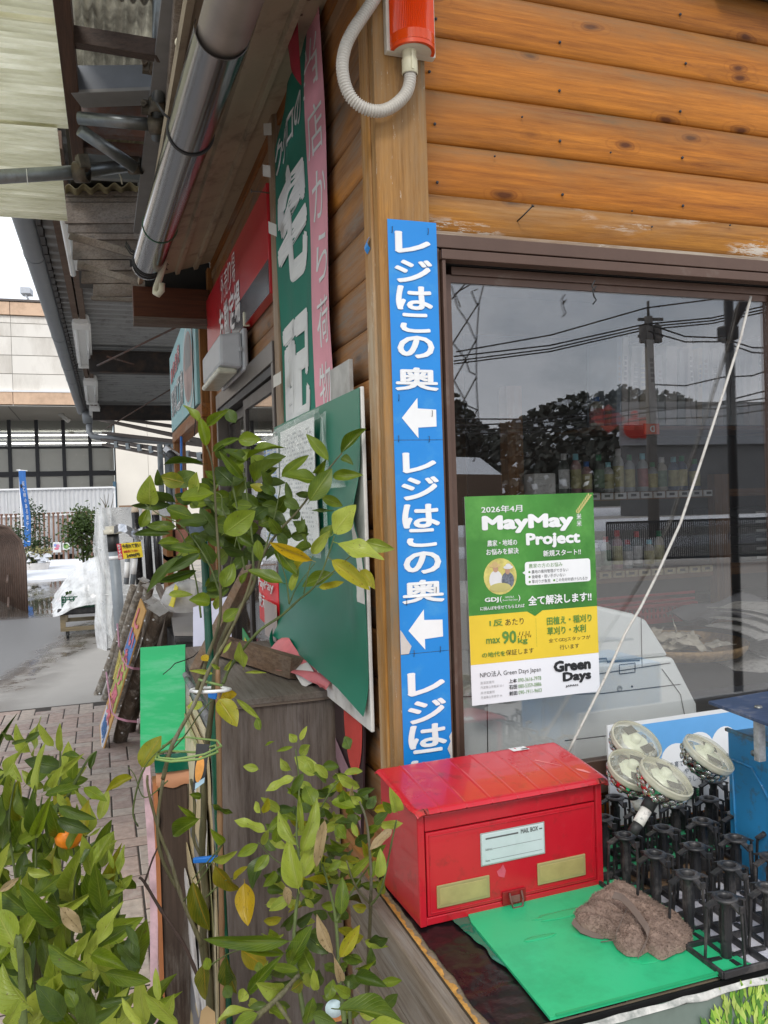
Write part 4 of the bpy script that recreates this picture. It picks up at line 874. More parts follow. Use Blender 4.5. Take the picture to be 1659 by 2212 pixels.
hood_lamp(6.75, 9.05, -.645, 'nearest hooded white tube lamp under the grey canopy', .17)
hood_lamp(10.4, 12.6, -.60, 'second hooded white tube lamp further along the grey canopy rail', .19); hood_lamp(13.5, 15, -.565, 'farthest small tube lamp at the end of the canopy rail', .19)
lt = thing('bare_tube_lamp', 'slim white tube lamp beside the weathered gable boards', 'lamp', (-.65, 3, 2.9))
mb = MB(); mb.tube([PD(136, 470, 4.5), PD(158, 592, 5.6)], .019, 12); mb.build('tube', tube_m, lt); bar('batten', PD(144, 468, 4.6), PD(165, 580, 5.7), .05, .03, lamp_white, lt)
# ================================================================ big store behind
st = thing('large_store', 'large cream and peach store with a black framed glass front beyond the yard', 'building', (-5, 35, 0))
YF, YW = 30.5, 35.2
cream_w = M('store_cream', (.80, .765, .70), .7, .05, .5, dirt=(.5, .46, .40), dirt_amt=.35, dirt_scale=.4, stretch=(1, 1, .3)); peach = M('store_peach', (.74, .52, .36), .7, .07, .6, dirt=(.45, .3, .2), dirt_amt=.3, dirt_scale=.7)
zz = lambda v, y=YF, u=60: PY(u, v, y).z
for nm, v0, v1, mt, pr_o in (('upper_band', 655, 682, peach, .10), ('lower_band', 848, 877, peach, .10)):
    x = -42.0
    while x < 6: bx(nm, (x, YF-pr_o, zz(v1)), (x+4.28, YF+.3, zz(v0)), mt, st); x += 4.3
vv = [683, 699, 728, 768, 808, 844]
for v0, v1 in zip(vv, vv[1:]):
    x = -42.0
    while x < 6: bx('wall_panel', (x, YF, zz(v1)+.012), (x+4.285, YF+.3, zz(v0)-.012), cream_w, st); x += 4.3
bx('wall_core', (-42, YF+.04, zz(877)), (6, YF+.28, zz(650)), M('joint_grey', (.35, .33, .3), .8), st)
bx('drip_trim', (-42, YF-.12, zz(847.8)), (6, YF, zz(844)), ink_white, st); bx('parapet_cap', (-42, YF-.14, zz(653.5)), (6, YF+.4, zz(649)), M('cap_brown', (.12, .10, .09), .6), st)
zs = zz(878)
bx('canopy_soffit', (-42, YF-.1, zs), (6, YW+.3, zs+.06), M('soffit_pale', (.60, .58, .54), .7, .04, 1), st)
for x in (-33.6, -29.3, -25, -20.7, -16.4, -12.1, -7.8, -3.5): bx('soffit_joint', (x, YF, zs-.01), (x+.04, YW, zs-.002), M('joint2', (.3, .29, .27), .8), st)
zw = lambda v, u=100: PY(u, v, YW).z
blk = M('mullion_black', (.02, .022, .028), .45, .1)
pane_s = M('frosted_pane', (.47, .47, .42), .25, .04, 2, coat=.4)
X0 = PY(20, 940, YW).x; DX = PY(79, 940, YW).x-X0; XE = PY(250, 1000, YW).x
nwin = 0
for i in range(-24, 5):
    xa = X0+DX*i
    if xa > XE-.2: continue
    xb = min(xa+DX, XE)
    bx('mullion', (xa-.07, YW-.08, 0), (xa+.07, YW+.1, zs), blk, st)
    bx('upper_pane', (xa+.07, YW+.02, zw(964)), (xb-.07, YW+.03, zs), GLASS('store_glass', .09) if nwin == 0 else bpy.data.materials['store_glass'], st)
    bx('frosted_pane', (xa+.07, YW+.02, zw(1018)), (xb-.07, YW+.04, zw(969)), pane_s, st); bx('frosted_pane', (xa+.07, YW+.02, 0), (xb-.07, YW+.04, zw(1029)), pane_s, st); nwin += 1
bx('transom', (-42, YW-.06, zw(969)), (XE, YW+.06, zw(964.5)), blk, st); bx('transom', (-42, YW-.07, zw(1029)), (XE, YW+.07, zw(1018.5)), blk, st)
bx('end_mullion', (XE-.05, YW-.09, 0), (XE+.2, YW+.1, zs), blk, st)
bx('interior_ceiling', (-42, YW+.5, zs+.1), (XE, YW+24, zs+.2), M('ceil_grey', (.42, .43, .38), .8), st); bx('interior_back', (-42, YW+24, 0), (XE, YW+24.2, zs+.1), M('back_grey', (.30, .31, .27), .8), st)
bx('side_return', (XE+.2, YF+.3, 0), (6, YW, zs), cream_w, st)
lit = EMIT('lit_tube', (1, .98, .9), 5.5)
for k, (v, dd) in enumerate(((927, 6), (948, 11), (962.5, 17))):
    x = -40.
    zt = zs-.12
    while x < XE-2: bx('ceiling_tube', (x, YW+dd, zt), (x+4.9, YW+dd+.12, zt+.06), lit, st); x += 5.0
# right hand wall of cream panels
cw_ = thing('cream_panel_wall', 'tall cream panel wall right of the store front', 'wall', (0, 28, 0))
x = PY(254, 1100, 27).x
for k in range(6): bx('wall_panel', (x+k*1.02, 27, 0), (x+k*1.02+1.005, 27.15, 5.2), M('cream_pale', (.80, .75, .66), .7, .04, 1) if k == 0 else bpy.data.materials['cream_pale'], cw_)
bx('corner_pole', (x-.12, 26.9, 0), (x-.03, 26.99, 2.5), M('pole_blue', (.05, .12, .18), .5), cw_)
mb = MB(); mb.lathe([(0, 0), (.09, 0), (.09, .5), (.1, .52), (0, .52)], PD(129, 893, 32), V((.6, -.5, -.6)), 12); mb.tube([PD(124, 893, 32), PD(124, 882, 32)], .04, 8); tag(mb.build('spot_lamp', lamp_white), 'small white spotlight under the store soffit', 'spotlight')
fd = thing('roof_floodlight', 'grey floodlight on a short arm on the store roof edge', 'floodlight', PD(50, 640, 30)); bar('arm', PD(62, 650, 30), PD(54, 630, 30), .06, .06, gpl, fd); mb = MB(); mb.slab(PD(43, 633, 30), PD(65, 633, 29.8), PD(64, 620, 30), PD(43, 619, 30.2), .2); mb.build('lamp_head', gpl, fd, .02)
# ================================================================ white corrugated fence and yard things
wfn = thing('white_corrugated_fence', 'white translucent corrugated sheet fence behind the yard', 'fence', (-5, 26, 0))
wsh = TRANSL('white_sheet', (.80, .81, .82), .35, scale=3, dirt=(.6, .6, .6), dirt_amt=.4)
zf = PY(60, 1057, 26).z; xe = PY(247, 1100, 26).x
edgesx = [-30, -26, -22, -18, PY(-120, 1100, 26).x, PY(18, 1100, 26).x, PY(140, 1100, 26).x, xe]
for x0, x1 in zip(edgesx, edgesx[1:]):
    mb = MB(); n = int((x1-x0)/.13)*6; mb.sheet(lambda a, b: V((x0+.02+(x1-x0-.04)*a, 26+.02*math.sin((x0+(x1-x0)*a)/.13*6.283), .25+(zf-.25)*b)), n, 1, .003); mb.build('fence_sheet', wsh, wfn)
    bx('post', (x1-.05, 26.03, 0), (x1+.05, 26.12, zf+.02), ink_white, wfn)
bx('top_rail', (-30, 25.93, zf-.02), (xe, 25.97, zf+.03), ink_white, wfn); bx('mid_rail', (-30, 25.93, PY(60, 1112, 26).z), (xe, 25.97, PY(60, 1116, 26).z), ink_white, wfn)
rf = thing('rusty_picket_fence', 'fence of thin rusty upright rods in front of the white sheets', 'fence', (-4, 25, 0)); rusty2 = M('rod_rust', (.22, .12, .08), .8, .3)
for k in range(26):
    x = PY(-60+k*10.2, 1100, 25.3).x; mb = MB(); mb.tube([(x, 25.3, 0), (x+.02, 25.3, PY(100, 1111+random.uniform(-2, 2), 25.3).z)], .028, 6); mb.lathe([(0, .05), (.05, .05), (.05, 0), (0, 0)], (x+.02, 25.3, PY(100, 1111, 25.3).z), (0, 0, 1), 8); mb.build('rod', rusty2, rf)
bx('rail', (-7, 25.28, .35), (-1.6, 25.32, .40), rusty2, rf)
tag(bx('grey_yard_panel', (PY(127, 1150, 25.5).x, 25.45, .3), (PY(150, 1150, 25.5).x, 25.5, PY(140, 1122, 25.5).z), M('panel_grey', (.45, .46, .45), .6)), 'plain grey panel leaning behind the rusty rods', 'panel')
# long brown pipe arches stacked at the left
ap = thing('brown_pipe_arches', 'row of bent brown metal pipe arches standing at the left edge', 'pipe rack', (-3, 14, 0)); bp = M('pipe_brown', (.13, .085, .065), .5, .2)
for k in range(20):
    y = 12.6+k*.17; x1 = PD(58, 1180, 13.4+k*.16).x-.035*k; H = 1.42-.004*k
    mb = MB(); mb.tube([(x1, y, 0), (x1, y, H-.55), (x1-.05, y, H-.3), (x1-.22, y, H-.08), (x1-.5, y, H), (x1-1.4, y, H)], .022, 8); mb.build('arch_pipe', bp, ap)
for z in (.12, .5): bar('rail', V((-1.93, 12.5, z)), V((-2.25, 16.0, z)), .03, .03, bp, ap)
# blue vertical flag
flg = thing('blue_flag', 'tall narrow blue advertising flag on a pole in the yard', 'flag', PZ(47, 1232, 0)); fb = M('flag_blue', (.04, .17, .50), .7, .06)
DF = 20.5
mb = MB(); mb.tube([PD(51, 1235, DF), PD(42, 1014, DF)], .022, 8); mb.tube([PD(36, 1015.5, DF), PD(59, 1017, DF)], .015, 6); mb.build('pole', ink_white, flg)
def ff(a, b):
    u = 43+15*a+8*(1-b)+ (3*math.sin(b*5)); v = 1017+ (1182-1017)*(1-b) - 4*a*(1-b)
    return PD(u, v, DF-.12+.05*math.sin(a*5+b*9))
mb = MB(); mb.sheet(ff, 6, 26, .006); mb.build('cloth', fb, flg)
pf = Panel((0, 0, 0), (1, 0, 0), (1, 0, 1), (0, 0, 1)); pf.fn = lambda x, y, o: ff(x, y)+V((0, -.02-o, 0))
for i, ch in enumerate('花と緑のある暮らし'): pf.text(ch, .40, .80-i*.075, .75, .86-i*.075, ink_white, flg, bold=.01, lay=2, res=1)
pf.disc(.25, .80, .16, .025, ink_black, flg, 'flag_mark', 2)
# shrubs
LV = {}
LV['dark'] = LEAF('leaf_dark', (.018, .040, .010), (.045, .085, .02), (.08, .12, .04), .2)
def shrub(name, label, c, rx, ry, rz, n, size, mat, trunk=None, seed=1, snowy=0, group=None):
    r = random.Random(seed); t = thing(name, label, 'shrub', (c[0], c[1], 0), group); mb = MB(); ms = MB(); c = V(c)
    cl = [(V((r.gauss(0, .45)*rx, r.gauss(0, .45)*ry, r.uniform(-.9, .9)*rz)), r.uniform(.25, .5)) for _ in range(24)]
    for i in range(n):
        q, s = r.choice(cl); p = c+q+V((r.gauss(0, s*rx*.6), r.gauss(0, s*ry*.6), r.gauss(0, s*rz*.45)))
        d = V((r.gauss(0, 1), r.gauss(0, 1), r.gauss(.3, .8))).normalized(); u = d.orthogonal().normalized()*size*.28; l = d*size*r.uniform(.7, 1.3)
        mb.add([p, p+l*.5+u, p+l, p+l*.5-u], [(0, 1, 2, 3)])
        if snowy and r.random() < snowy and q.z > -.2*rz:
            e = size*.55; ms.lathe([(e, 0), (e*.8, e*.35), (0, e*.5)], p+l*.5, (0, 0, 1), 6)
    f = mb.build('foliage', mat, t); f['kind'] = 'stuff'
    if snowy and ms.v: s_ = ms.build('snow_cap', snow, t); s_['kind'] = 'stuff'
    mb = MB()
    for k in range(6): mb.tube([V((c.x+r.uniform(-.1, .1)*rx, c.y, 0)), c+V((r.uniform(-.6, .6)*rx, r.uniform(-.4, .4)*ry, r.uniform(-.2, .9)*rz))], [.02, .006], 6)
    mb.build('stems', bark_thin, t); return t
bark_thin = M('bark_thin', (.13, .11, .07), .8, .2)
def at(u, v, d): return PD(u, v, d)
c = at(182, 1160, 20); shrub('citrus_shrub', 'broad leafy green shrub with yellow tags in front of the white fence', (c.x, c.y, 1.0), .42, .35, .58, 1900, .10, LEAF('leaf_mid', (.04, .075, .015), (.10, .15, .03), (.15, .2, .06), .3), seed=3)
c = at(28, 1175, 19); shrub('snowy_shrub', 'dark evergreen shrub with snow on it left of the blue flag', (c.x, c.y, .72), .28, .25, .5, 900, .07, LV['dark'], seed=4, snowy=.03)
c = at(70, 1165, 21.5); shrub('snowy_conifer', 'tall dark shrub with snow right behind the blue flag', (c.x, c.y, .95), .38, .3, .8, 1500, .075, LV['dark'], seed=5, snowy=.012)
c = at(222, 1085, 19); 
# pots with snow
potm = M('pot_dark', (.07, .065, .055), .7, .2); potw = M('pot_white', (.66, .63, .60), .5, .08)
def pot(name, label, p, r, h, mt, sn=True, sq=False):
    t = thing(name, label, 'pot', (p.x, p.y, 0)); mb = MB(); mb.lathe([(r*.72, 0), (r, h), (r*1.06, h), (r*1.06, h*.94), (r*.9, h*.94)], (p.x, p.y, 0), (0, 0, 1), 4 if sq else 20, not sq); mb.build('pot_body', mt, t)
    if sn: mb = MB(); mb.lathe([(r*.9, h*.93), (r*.8, h*1.15), (r*.4, h*1.3), (0, h*1.33)], (p.x, p.y, 0), (0, 0, 1), 14); mb.build('snow_heap', snow, t)
    return t
pot('dark_pot', 'square dark pot topped with snow holding the flag pole', PZ(48, 1238), .30, .42, potm, True, True)
p = PZ(80, 1239); tp_ = thing('white_planter', 'white trough planter with snow covered flowers', 'planter', (p.x, p.y, 0))
mb = MB(); mb.hexa([(p.x-.30, p.y-.1, 0), (p.x+.24, p.y-.1, 0), (p.x+.24, p.y+.2, 0), (p.x-.30, p.y+.2, 0), (p.x-.37, p.y-.15, .27), (p.x+.32, p.y-.15, .27), (p.x+.32, p.y+.25, .27), (p.x-.37, p.y+.25, .27)]); mb.build('trough', potw, tp_, .01)
mb = MB()
for k in range(9): mb.lathe([(.11, 0), (.10, .05), (.05, .09), (0, .1)], (p.x-.3+k*.07, p.y+random.uniform(-.08, .1), .26+random.uniform(0, .22)), (0, 0, 1), 10)
mb.build('snow_heap', snow, tp_)
mb = MB(); r = random.Random(8)
for k in range(160):
    q = V((p.x+r.uniform(-.3, .35), p.y+r.uniform(-.1, .1), .3+r.uniform(0, .35))); d = V((r.gauss(0, 1), r.gauss(0, 1), r.gauss(.5, 1))).normalized()*.07; u_ = d.orthogonal()*.3; mb.add([q, q+d*.5+u_, q+d, q+d*.5-u_], [(0, 1, 2, 3)])
o = mb.build('flowers', M('flower_mix', (.30, .28, .12), .7, .5, 3), tp_); o['kind'] = 'stuff'
for i, (u, v, s, lb) in enumerate(((108, 1206, .25, 'dark pot with snow in the row before the fence, leftmost'), (128, 1205, .22, 'dark pot behind the pink and blue flower card'), (146, 1203, .24, 'dark pot behind the green flower card'), (92, 1205, .22, 'small dark pot near the snowy conifer'))): pot('plant_pot', lb, PZ(u, v+6), s, .3, potm)
def card(u, v, w_, h_, lb, cols):
    p = PD(u, v, 20.8); t = thing('plant_card', lb, 'sign card', tuple(p)); b = MB(); b.box((p.x-w_/2, p.y-.01, p.z-h_/2), (p.x+w_/2, p.y+.01, p.z+h_/2)); b.build('card', ink_white, t)
    pn = Panel((p.x-w_/2, p.y-.012, p.z-h_/2), (p.x+w_/2, p.y-.012, p.z-h_/2), (p.x+w_/2, p.y-.012, p.z+h_/2), (p.x-w_/2, p.y-.012, p.z+h_/2), .003)
    for (x, y, rx, ry, c_) in cols: pn.disc(x, y, rx, ry, M('card_ink', c_, .6, .2, 20), t, 'picture')
card(123, 1182, .19, .26, 'small white card with pink and blue flowers printed on it', [(.3, .7, .18, .14, (.3, .4, .8)), (.6, .6, .25, .18, (.7, .3, .45)), (.45, .35, .3, .1, (.8, .2, .3))])
card(143, 1180, .17, .18, 'small white card with a green kiwi picture on it', [(.5, .5, .38, .36, (.15, .35, .08)), (.6, .45, .15, .15, (.6, .65, .3))])
bt_ = thing('bare_sapling', 'thin bare sapling rising above the wrapped panel', 'sapling', (c.x, c.y, 0)); mb = MB()
for u1, v1, u0, v0 in ((225, 1068, 229, 1105), (235, 1066, 228, 1100), (246, 1065, 238, 1105), (216, 1075, 227, 1092)): mb.tube([PD(u0, v0+40, 12), PD(u0, v0, 12), PD((u0+u1)/2+1, (v0+v1)/2, 12), PD(u1, v1, 12)], [.008, .007, .005, .002], 5)
mb.build('stems', bark_thin, bt_)
# ================================================================ cart under plastic
ct = thing('wooden_cart', 'low wooden trolley on castors with a black padded top', 'cart', (-.75, 9.8, 0)); cw2 = WOOD('cart_wood', (.33, .27, .17), (.17, .13, .08), grey_amt=.3, axis='x')
x0, x1, y0, y1 = -1.04, -.30, 9.35, 10.3
for x in (x0, x1-.06):
    for y in (y0, y1-.06): bx('leg', (x, y, .09), (x+.06, y+.06, .29), cw2, ct)
bx('rail', (x0, y0-.01, .09), (x1, y0+.03, .14), cw2, ct); bx('rail', (x0, y1-.03, .09), (x1, y1+.01, .14), cw2, ct)
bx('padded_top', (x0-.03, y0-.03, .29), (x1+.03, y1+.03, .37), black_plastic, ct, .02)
for x in (x0+.08, x1-.06): mb = MB(); mb.lathe([(0, -.015), (.04, -.015), (.04, .015), (0, .015)], (x, y0+.03, .04), (1, 0, 0), 14); mb.box((x-.022, y0+.0, .04), (x+.022, y0+.06, .09)); mb.build('castor', black_rubber, ct)
cr = thing('green_crate', 'dark green mesh crate of seedlings on the trolley', 'crate', (-.75, 9.8, .37)); gc = M('crate_green', (.012, .10, .055), .5)
bx('crate_base', (x0+.02, y0, .371), (x1, y1, .384), gc, cr)
for z in (.41, .44, .47, .50): bx('crate_rail', (x0+.02, y0, z), (x1, y0+.012, z+.012), gc, cr); bx('crate_rail', (x0+.02, y0+.012, z), (x0+.032, y1, z+.012), gc, cr)
for k in range(16): bx('crate_bar', (x0+.02+k*.045, y0-.002, .384), (x0+.032+k*.045, y0+.013, .512), gc, cr)
mb = MB(); r = random.Random(2)
for k in range(350):
    q = V((r.uniform(x0+.05, x1), r.uniform(y0+.05, y1-.1), .43+r.uniform(0, .12))); d = V((r.gauss(0, 1), r.gauss(0, 1), r.gauss(.5, 1))).normalized()*.06; u_ = d.orthogonal()*.35; mb.add([q, q+d*.5+u_, q+d, q+d*.5-u_], [(0, 1, 2, 3)])
o = mb.build('seedlings', LV['dark'], cr); o['kind'] = 'stuff'
clear_wrap = FILM('clear_wrap', (.88, .90, .91), .62, .2)
def drape(a, b):
    sx = [(110, 1302), (127, 1271), (167, 1221), (225, 1194)]; k = a*3; i = min(2, int(k)); f = k-i
    u = sx[i][0]+(sx[i+1][0]-sx[i][0])*f; v = sx[i][1]+(sx[i+1][1]-sx[i][1])*f
    top = PD(u, v, 10.6-.2*a)
    bot = V((x0-.06+(x1-x0+.2)*a, y0-.09, .29+.12*min(1, a*2.6)-.012*math.sin(a*19)))
    p = top*(1-b)+bot*b; w_ = .02*math.sin(a*23+b*5)+.03*mnoise.noise(V((a*6, b*5, 3)))+.012*mnoise.noise(V((a*20, b*15, 8)))
    return p+V((w_*.6, -w_-.12*math.sin(b*3.1), w_*.4))
cvr = MB(); cvr.sheet(drape, 44, 30, .003); tag(cvr.build('plastic_cover', clear_wrap), 'clear plastic sheet draped over the green crate on the trolley', 'plastic sheet')
# ================================================================ bubble-wrapped panel, tied with string
bw = thing('bubble_wrapped_partition', 'tall panel wrapped in bubble wrap and tied with white string', 'partition', (-.4, 8.2, 0))
bub = FILM('bubble_wrap', (.75, .76, .76), .78, .3)
mt, nt, N, L = newmat('bubble_film'); o = N('ShaderNodeOutputMaterial'); p = N('ShaderNodeBsdfPrincipled'); p.inputs['Base Color'].default_value = (.60, .61, .61, 1); p.inputs['Roughness'].default_value = .28; p.inputs['Alpha'].default_value = .93
vo = N('ShaderNodeTexVoronoi'); vo.inputs['Scale'].default_value = 70; tc = N('ShaderNodeTexCoord'); L(tc.outputs['Object'], vo.inputs[0]); b = N('ShaderNodeBump'); b.inputs['Strength'].default_value = .7; b.inputs['Distance'].default_value = .01; L(vo.outputs['Distance'], b.inputs['Height']); L(b.outputs[0], p.inputs['Normal']); L(p.outputs[0], o.inputs[0]); bubm = mt
tl = PD(245, 1098, 9.0); H = tl.z
bx('panel_core', (-.50, 8.22, .02), (.25, 8.40, H-.02), M('core_grey', (.40, .41, .41), .7, .1), bw)
mb = MB(); mb.sheet(lambda a, b: V((-.512+.77*a, 8.2+.008*math.sin(a*17+b*6)-.01*mnoise.noise(V((a*8, b*9, 1))), .02+(H-.01)*b)), 30, 30, .003); mb.build('wrap_front', bubm, bw)
mb = MB(); mb.sheet(lambda a, b: V((-.515-.05*(1-a)-.03*math.sin(b*9)*(1-a)-.05*(1-b)*(1-a), 8.42-.25*a, .0+(H)*b)), 8, 30, .003); mb.build('wrap_side', bub, bw)
mb = MB(); mb.sheet(lambda a, b: V((-.60+.16*a-.02*math.sin(b*12), 8.10+.03*math.sin(a*9+b*7), -.0+.35+(H-.35)*b-.25*(1-b)*a)), 14, 30, .003); mb.build('wrap_loose_edge', FILM('loose_wrap', (.88, .9, .9), .38, .2), bw)
for z in (.62, 1.12): mb = MB(); mb.tube([(-.56, 8.3, z+.03), (-.56, 8.08, z+.02), (-.4, 8.17, z-.01), (.2, 8.17, z-.02)], .005, 6); mb.build('string', ink_white, bw)
tag(bx('tan_box_lid', (-.33, 8.25, H), (-.18, 8.4, H+.03), M('card_tan', (.42, .27, .17), .8)), 'small tan cardboard lid on top of the wrapped panel', 'cardboard')
# poles stacked in front
def pole(name, label, u0, v0, u1, v1, d, r, mt, cat, grp=None, top=None, par=None):
    a, b_ = PD(u0, v0, d), PD(u1, v1, d); t = thing(name, label, cat, tuple(b_), grp); mb = MB(); mb.tube([b_, a], r, 16); mb.build('shaft', mt, t)
    ax = (a-b_).normalized()
    if top: mb = MB(); mb.tube([a+ax*.0, a+ax*.01, a+ax*top[1]], [r*1.02, r*1.02, r*.72], 12); mb.build('tip', top[0], t)
    return t, a, b_, ax
pvc = M('pole_grey', (.23, .26, .285), .4, .07); whitew = M('cut_wood', (.55, .45, .34), .8, .15, 20)
t, a, b_, ax = pole('grey_pole', 'thick grey pole leaning by the wrapped panel with a clear cap', 246, 1186, 264, 1420, 7.2, .046, pvc, 'pole')
mb = MB(); mb.tube([a-ax*.02, a+ax*.13], .05, 16); mb.build('black_sleeve', black_rubber, t); mb = MB(); mb.tube([a+ax*.13, a+ax*.14, a+ax*.17, a+ax*.175, a+ax*.2], [.075, .078, .078, .06, .06], 16); mb.build('clear_cap', M('cap_clear', (.55, .52, .42), .2, .1), t)
mb = MB(); mb.tube([a-ax*.09, a-ax*.06], .048, 16); mb.build('label_band', ink_white, t)
blkw = M('black_film', (.018, .018, .02), .25, .3, 10, bump=.8, bscale=40)
for i, (u, v, u2, lb) in enumerate(((354, 1107, 357, 'black wrapped stake with pale cut tip, left one of the pair'), (377, 1107, 383, 'black wrapped stake with pale cut tip, right one of the pair'), (398, 1112, 404, 'black wrapped stake half hidden behind the tree leaves'))):
    w_ = (u-354)*0+0; pole('wrapped_stake', lb, 292+(u-354)*1.0, v, 298+(u-354)*1.0+4, 1262, 6.6, .030, blkw, 'stake', 'black wrapped stakes by the panel', (whitew, .045))
for i, (u, v, lb) in enumerate(((277, 1172, 'thin grey tube with a barcode label, left one'), (296, 1165, 'thin grey tube with a barcode label, right one'))):
    t, a, b_, ax = pole('thin_tube', lb, u, v, u-4+(i*-6), 1262, 6.4, .019, pvc, 'tube', 'thin grey tubes')
    mb = MB(); mb.tube([a-ax*.15, a-ax*.27], .0205, 12); mb.build('label', ink_white, t)
foil = M('foil', (.62, .63, .65), .22, .15, 20, metal=.8, bump=1, bscale=30)
mb = MB(); mb.sheet(lambda a, b: PD(246+62*a, 1138+16*b-6*math.sin(a*6)+(10*a*a if b > .5 else 0), 6.2-.1*b+.05*math.sin(a*9)), 20, 6, .004); tag(mb.build('foil_wrap', foil), 'crumpled silver foil bags over the thin tubes', 'foil bag')
# yellow price sign
ys = thing('yellow_price_sign', 'yellow price card with a red side strip reading 2490', 'price card', PD(280, 1190, 6.1)); P = Panel(PD(257, 1209, 6.1), PD(309, 1203, 6.05), PD(304, 1170, 6.05), PD(252, 1175, 6.1), .0015)
mb = MB(); mb.slab(P.a, P.b, P.c, P.d, .003); mb.build('card', M('card_yellow', (.80, .62, .02), .5, .04), ys)
P.rect(0, 0, .19, 1, M('card_red', (.62, .02, .05), .5), ys)
for i, ch in enumerate('おすすめ品'): P.text(ch, .03, .80-i*.19, .16, .96-i*.19, ink_white, ys, bold=.02, res=2)
P.text('今売れて安い', .22, .66, .98, .94, ink_black, ys, bold=.02, res=2); P.text('価格帯ごと安い', .25, .38, .85, .54, M('ink_red', (.6, .03, .03), .5), ys, bold=.01, res=2); P.text('2490円', .34, .06, .88, .30, ink_black, ys, bold=.03, res=2)
# ================================================================ mushroom logs, tied, on a rack
def bark_mat():
    mt = M('log_bark', (.12, .092, .068), .9, .5, 16, bump=1, bscale=60, stretch=(1, 1, .45), dirt=(.36, .33, .29), dirt_amt=.32, dirt_scale=22); return mt
bark = bark_mat(); bark2 = M('log_bark_pale', (.20, .17, .135), .9, .5, 22, bump=1, bscale=70, dirt=(.42, .40, .36), dirt_amt=.4, dirt_scale=26)
z6 = lambda x, y: (193.5+.2*x, 1244.3+.2*y)
def log(label, b0, t0, r, d0, d1, mt, seed):
    u0, v0 = z6(*b0); u1, v1 = z6(*t0); A = PD(u0, v0, d0); B = PD(u1, v1, d1); t = thing('mushroom_log', label, 'log', tuple(A), 'plugged logs leaning in a tied bundle')
    mb = MB(); n = 26; m_ = 22; ax = (B-A); x = ax.orthogonal().normalized(); y = ax.normalized().cross(x); vs = []
    for i in range(n+1):
        f = i/n; c_ = A+ax*f+x*.008*math.sin(f*4+seed)+y*.006*math.sin(f*6+seed*2)
        for j in range(m_):
            th = 2*math.pi*j/m_; rr = r*(1+.10*mnoise.noise(V((math.cos(th)*2, math.sin(th)*2, f*7+seed)))+.05*mnoise.noise(V((math.cos(th)*6, math.sin(th)*6, f*25+seed)))+(.12 if f < .03 else 0))
            vs.append(c_+(x*math.cos(th)+y*math.sin(th))*rr)
    mb.add(vs, [(i*m_+j, i*m_+(j+1) % m_, (i+1)*m_+(j+1) % m_, (i+1)*m_+j) for i in range(n) for j in range(m_)], True); mb.build('bark', mt, t)
    ends = MB(); ends.add(vs[-m_:], [tuple(range(m_))]); ends.add(vs[:m_], [tuple(range(m_))[::-1]]); ends.build('cut_end', whitew, t)
    rr = random.Random(seed)
    for k in range(7):
        f = (k+.5)/7+rr.uniform(-.05, .05); th = rr.uniform(-.9, .9); nrm = (-FW*math.cos(th)+RT*math.sin(th)); nrm = (nrm-ax.normalized()*nrm.dot(ax.normalized())).normalized(); q = A+ax*f+nrm*r*.97
        mb = MB(); mb.lathe([(.0075, 0), (.0075, .003), (.005, .0055), (0, .006)], q, nrm, 10); mb.build('white_plug', ink_white, t)
    mb = MB(); q = B+ax.normalized()*.004
    mb.sheet(lambda a, b: q+x*(a-.5)*r*2.3+y*(b-.5)*r*2.2+ax.normalized()*(.006*math.sin(a*9)*math.sin(b*7)+.004), 8, 6, .001); mb.build('price_tag_bag', FILM('tag_film', (.6, .58, .55), .6, .2) if 'tag_film' not in bpy.data.materials else bpy.data.materials['tag_film'], t)
log('slim pale log at the far left of the bundle, foot on the concrete', (85, 1285), (500, 90), .030, 7.0, 6.7, bark2, 1)
log('second pale log standing just right of the far left one', (155, 1340), (585, 50), .031, 6.8, 6.4, bark2, 2)
log('thick dark log in front of the bundle with white plugs', (285, 1930), (745, 365), .046, 5.55, 5.0, bark, 3)
log('dark log right behind the thick front log', (405, 1890), (690, 290), .040, 5.8, 5.3, bark, 4)
log('log at the right side of the bundle by the wooden rack', (520, 1930), (745, 640), .028, 5.75, 5.4, bark, 5)
log('log hidden in the middle of the bundle behind the colourful board', (300, 1500), (640, 120), .034, 6.3, 5.9, bark2, 6)
rk = thing('log_rack', 'grey weathered wooden frame that the logs lean on', 'rack', PZ(340, 1640)); 
def z6bar(a, b, d0, d1, w_, h_, nm='rail'): u0, v0 = z6(*a); u1, v1 = z6(*b); mb = MB(); mb.beam(PD(u0, v0, d0), PD(u1, v1, d1), w_, h_); mb.build(nm, old_z, rk, .003)
z6bar((740, 110), (855, 345), 6.2, 5.2, .035, .05); z6bar((858, 350), (775, 775), 5.2, 5.25, .055, .035); z6bar((775, 775), (600, 1950), 5.25, 5.7, .055, .035, 'post')
for k, (a, b) in enumerate(((.0, .0), (.0, .0))): pass
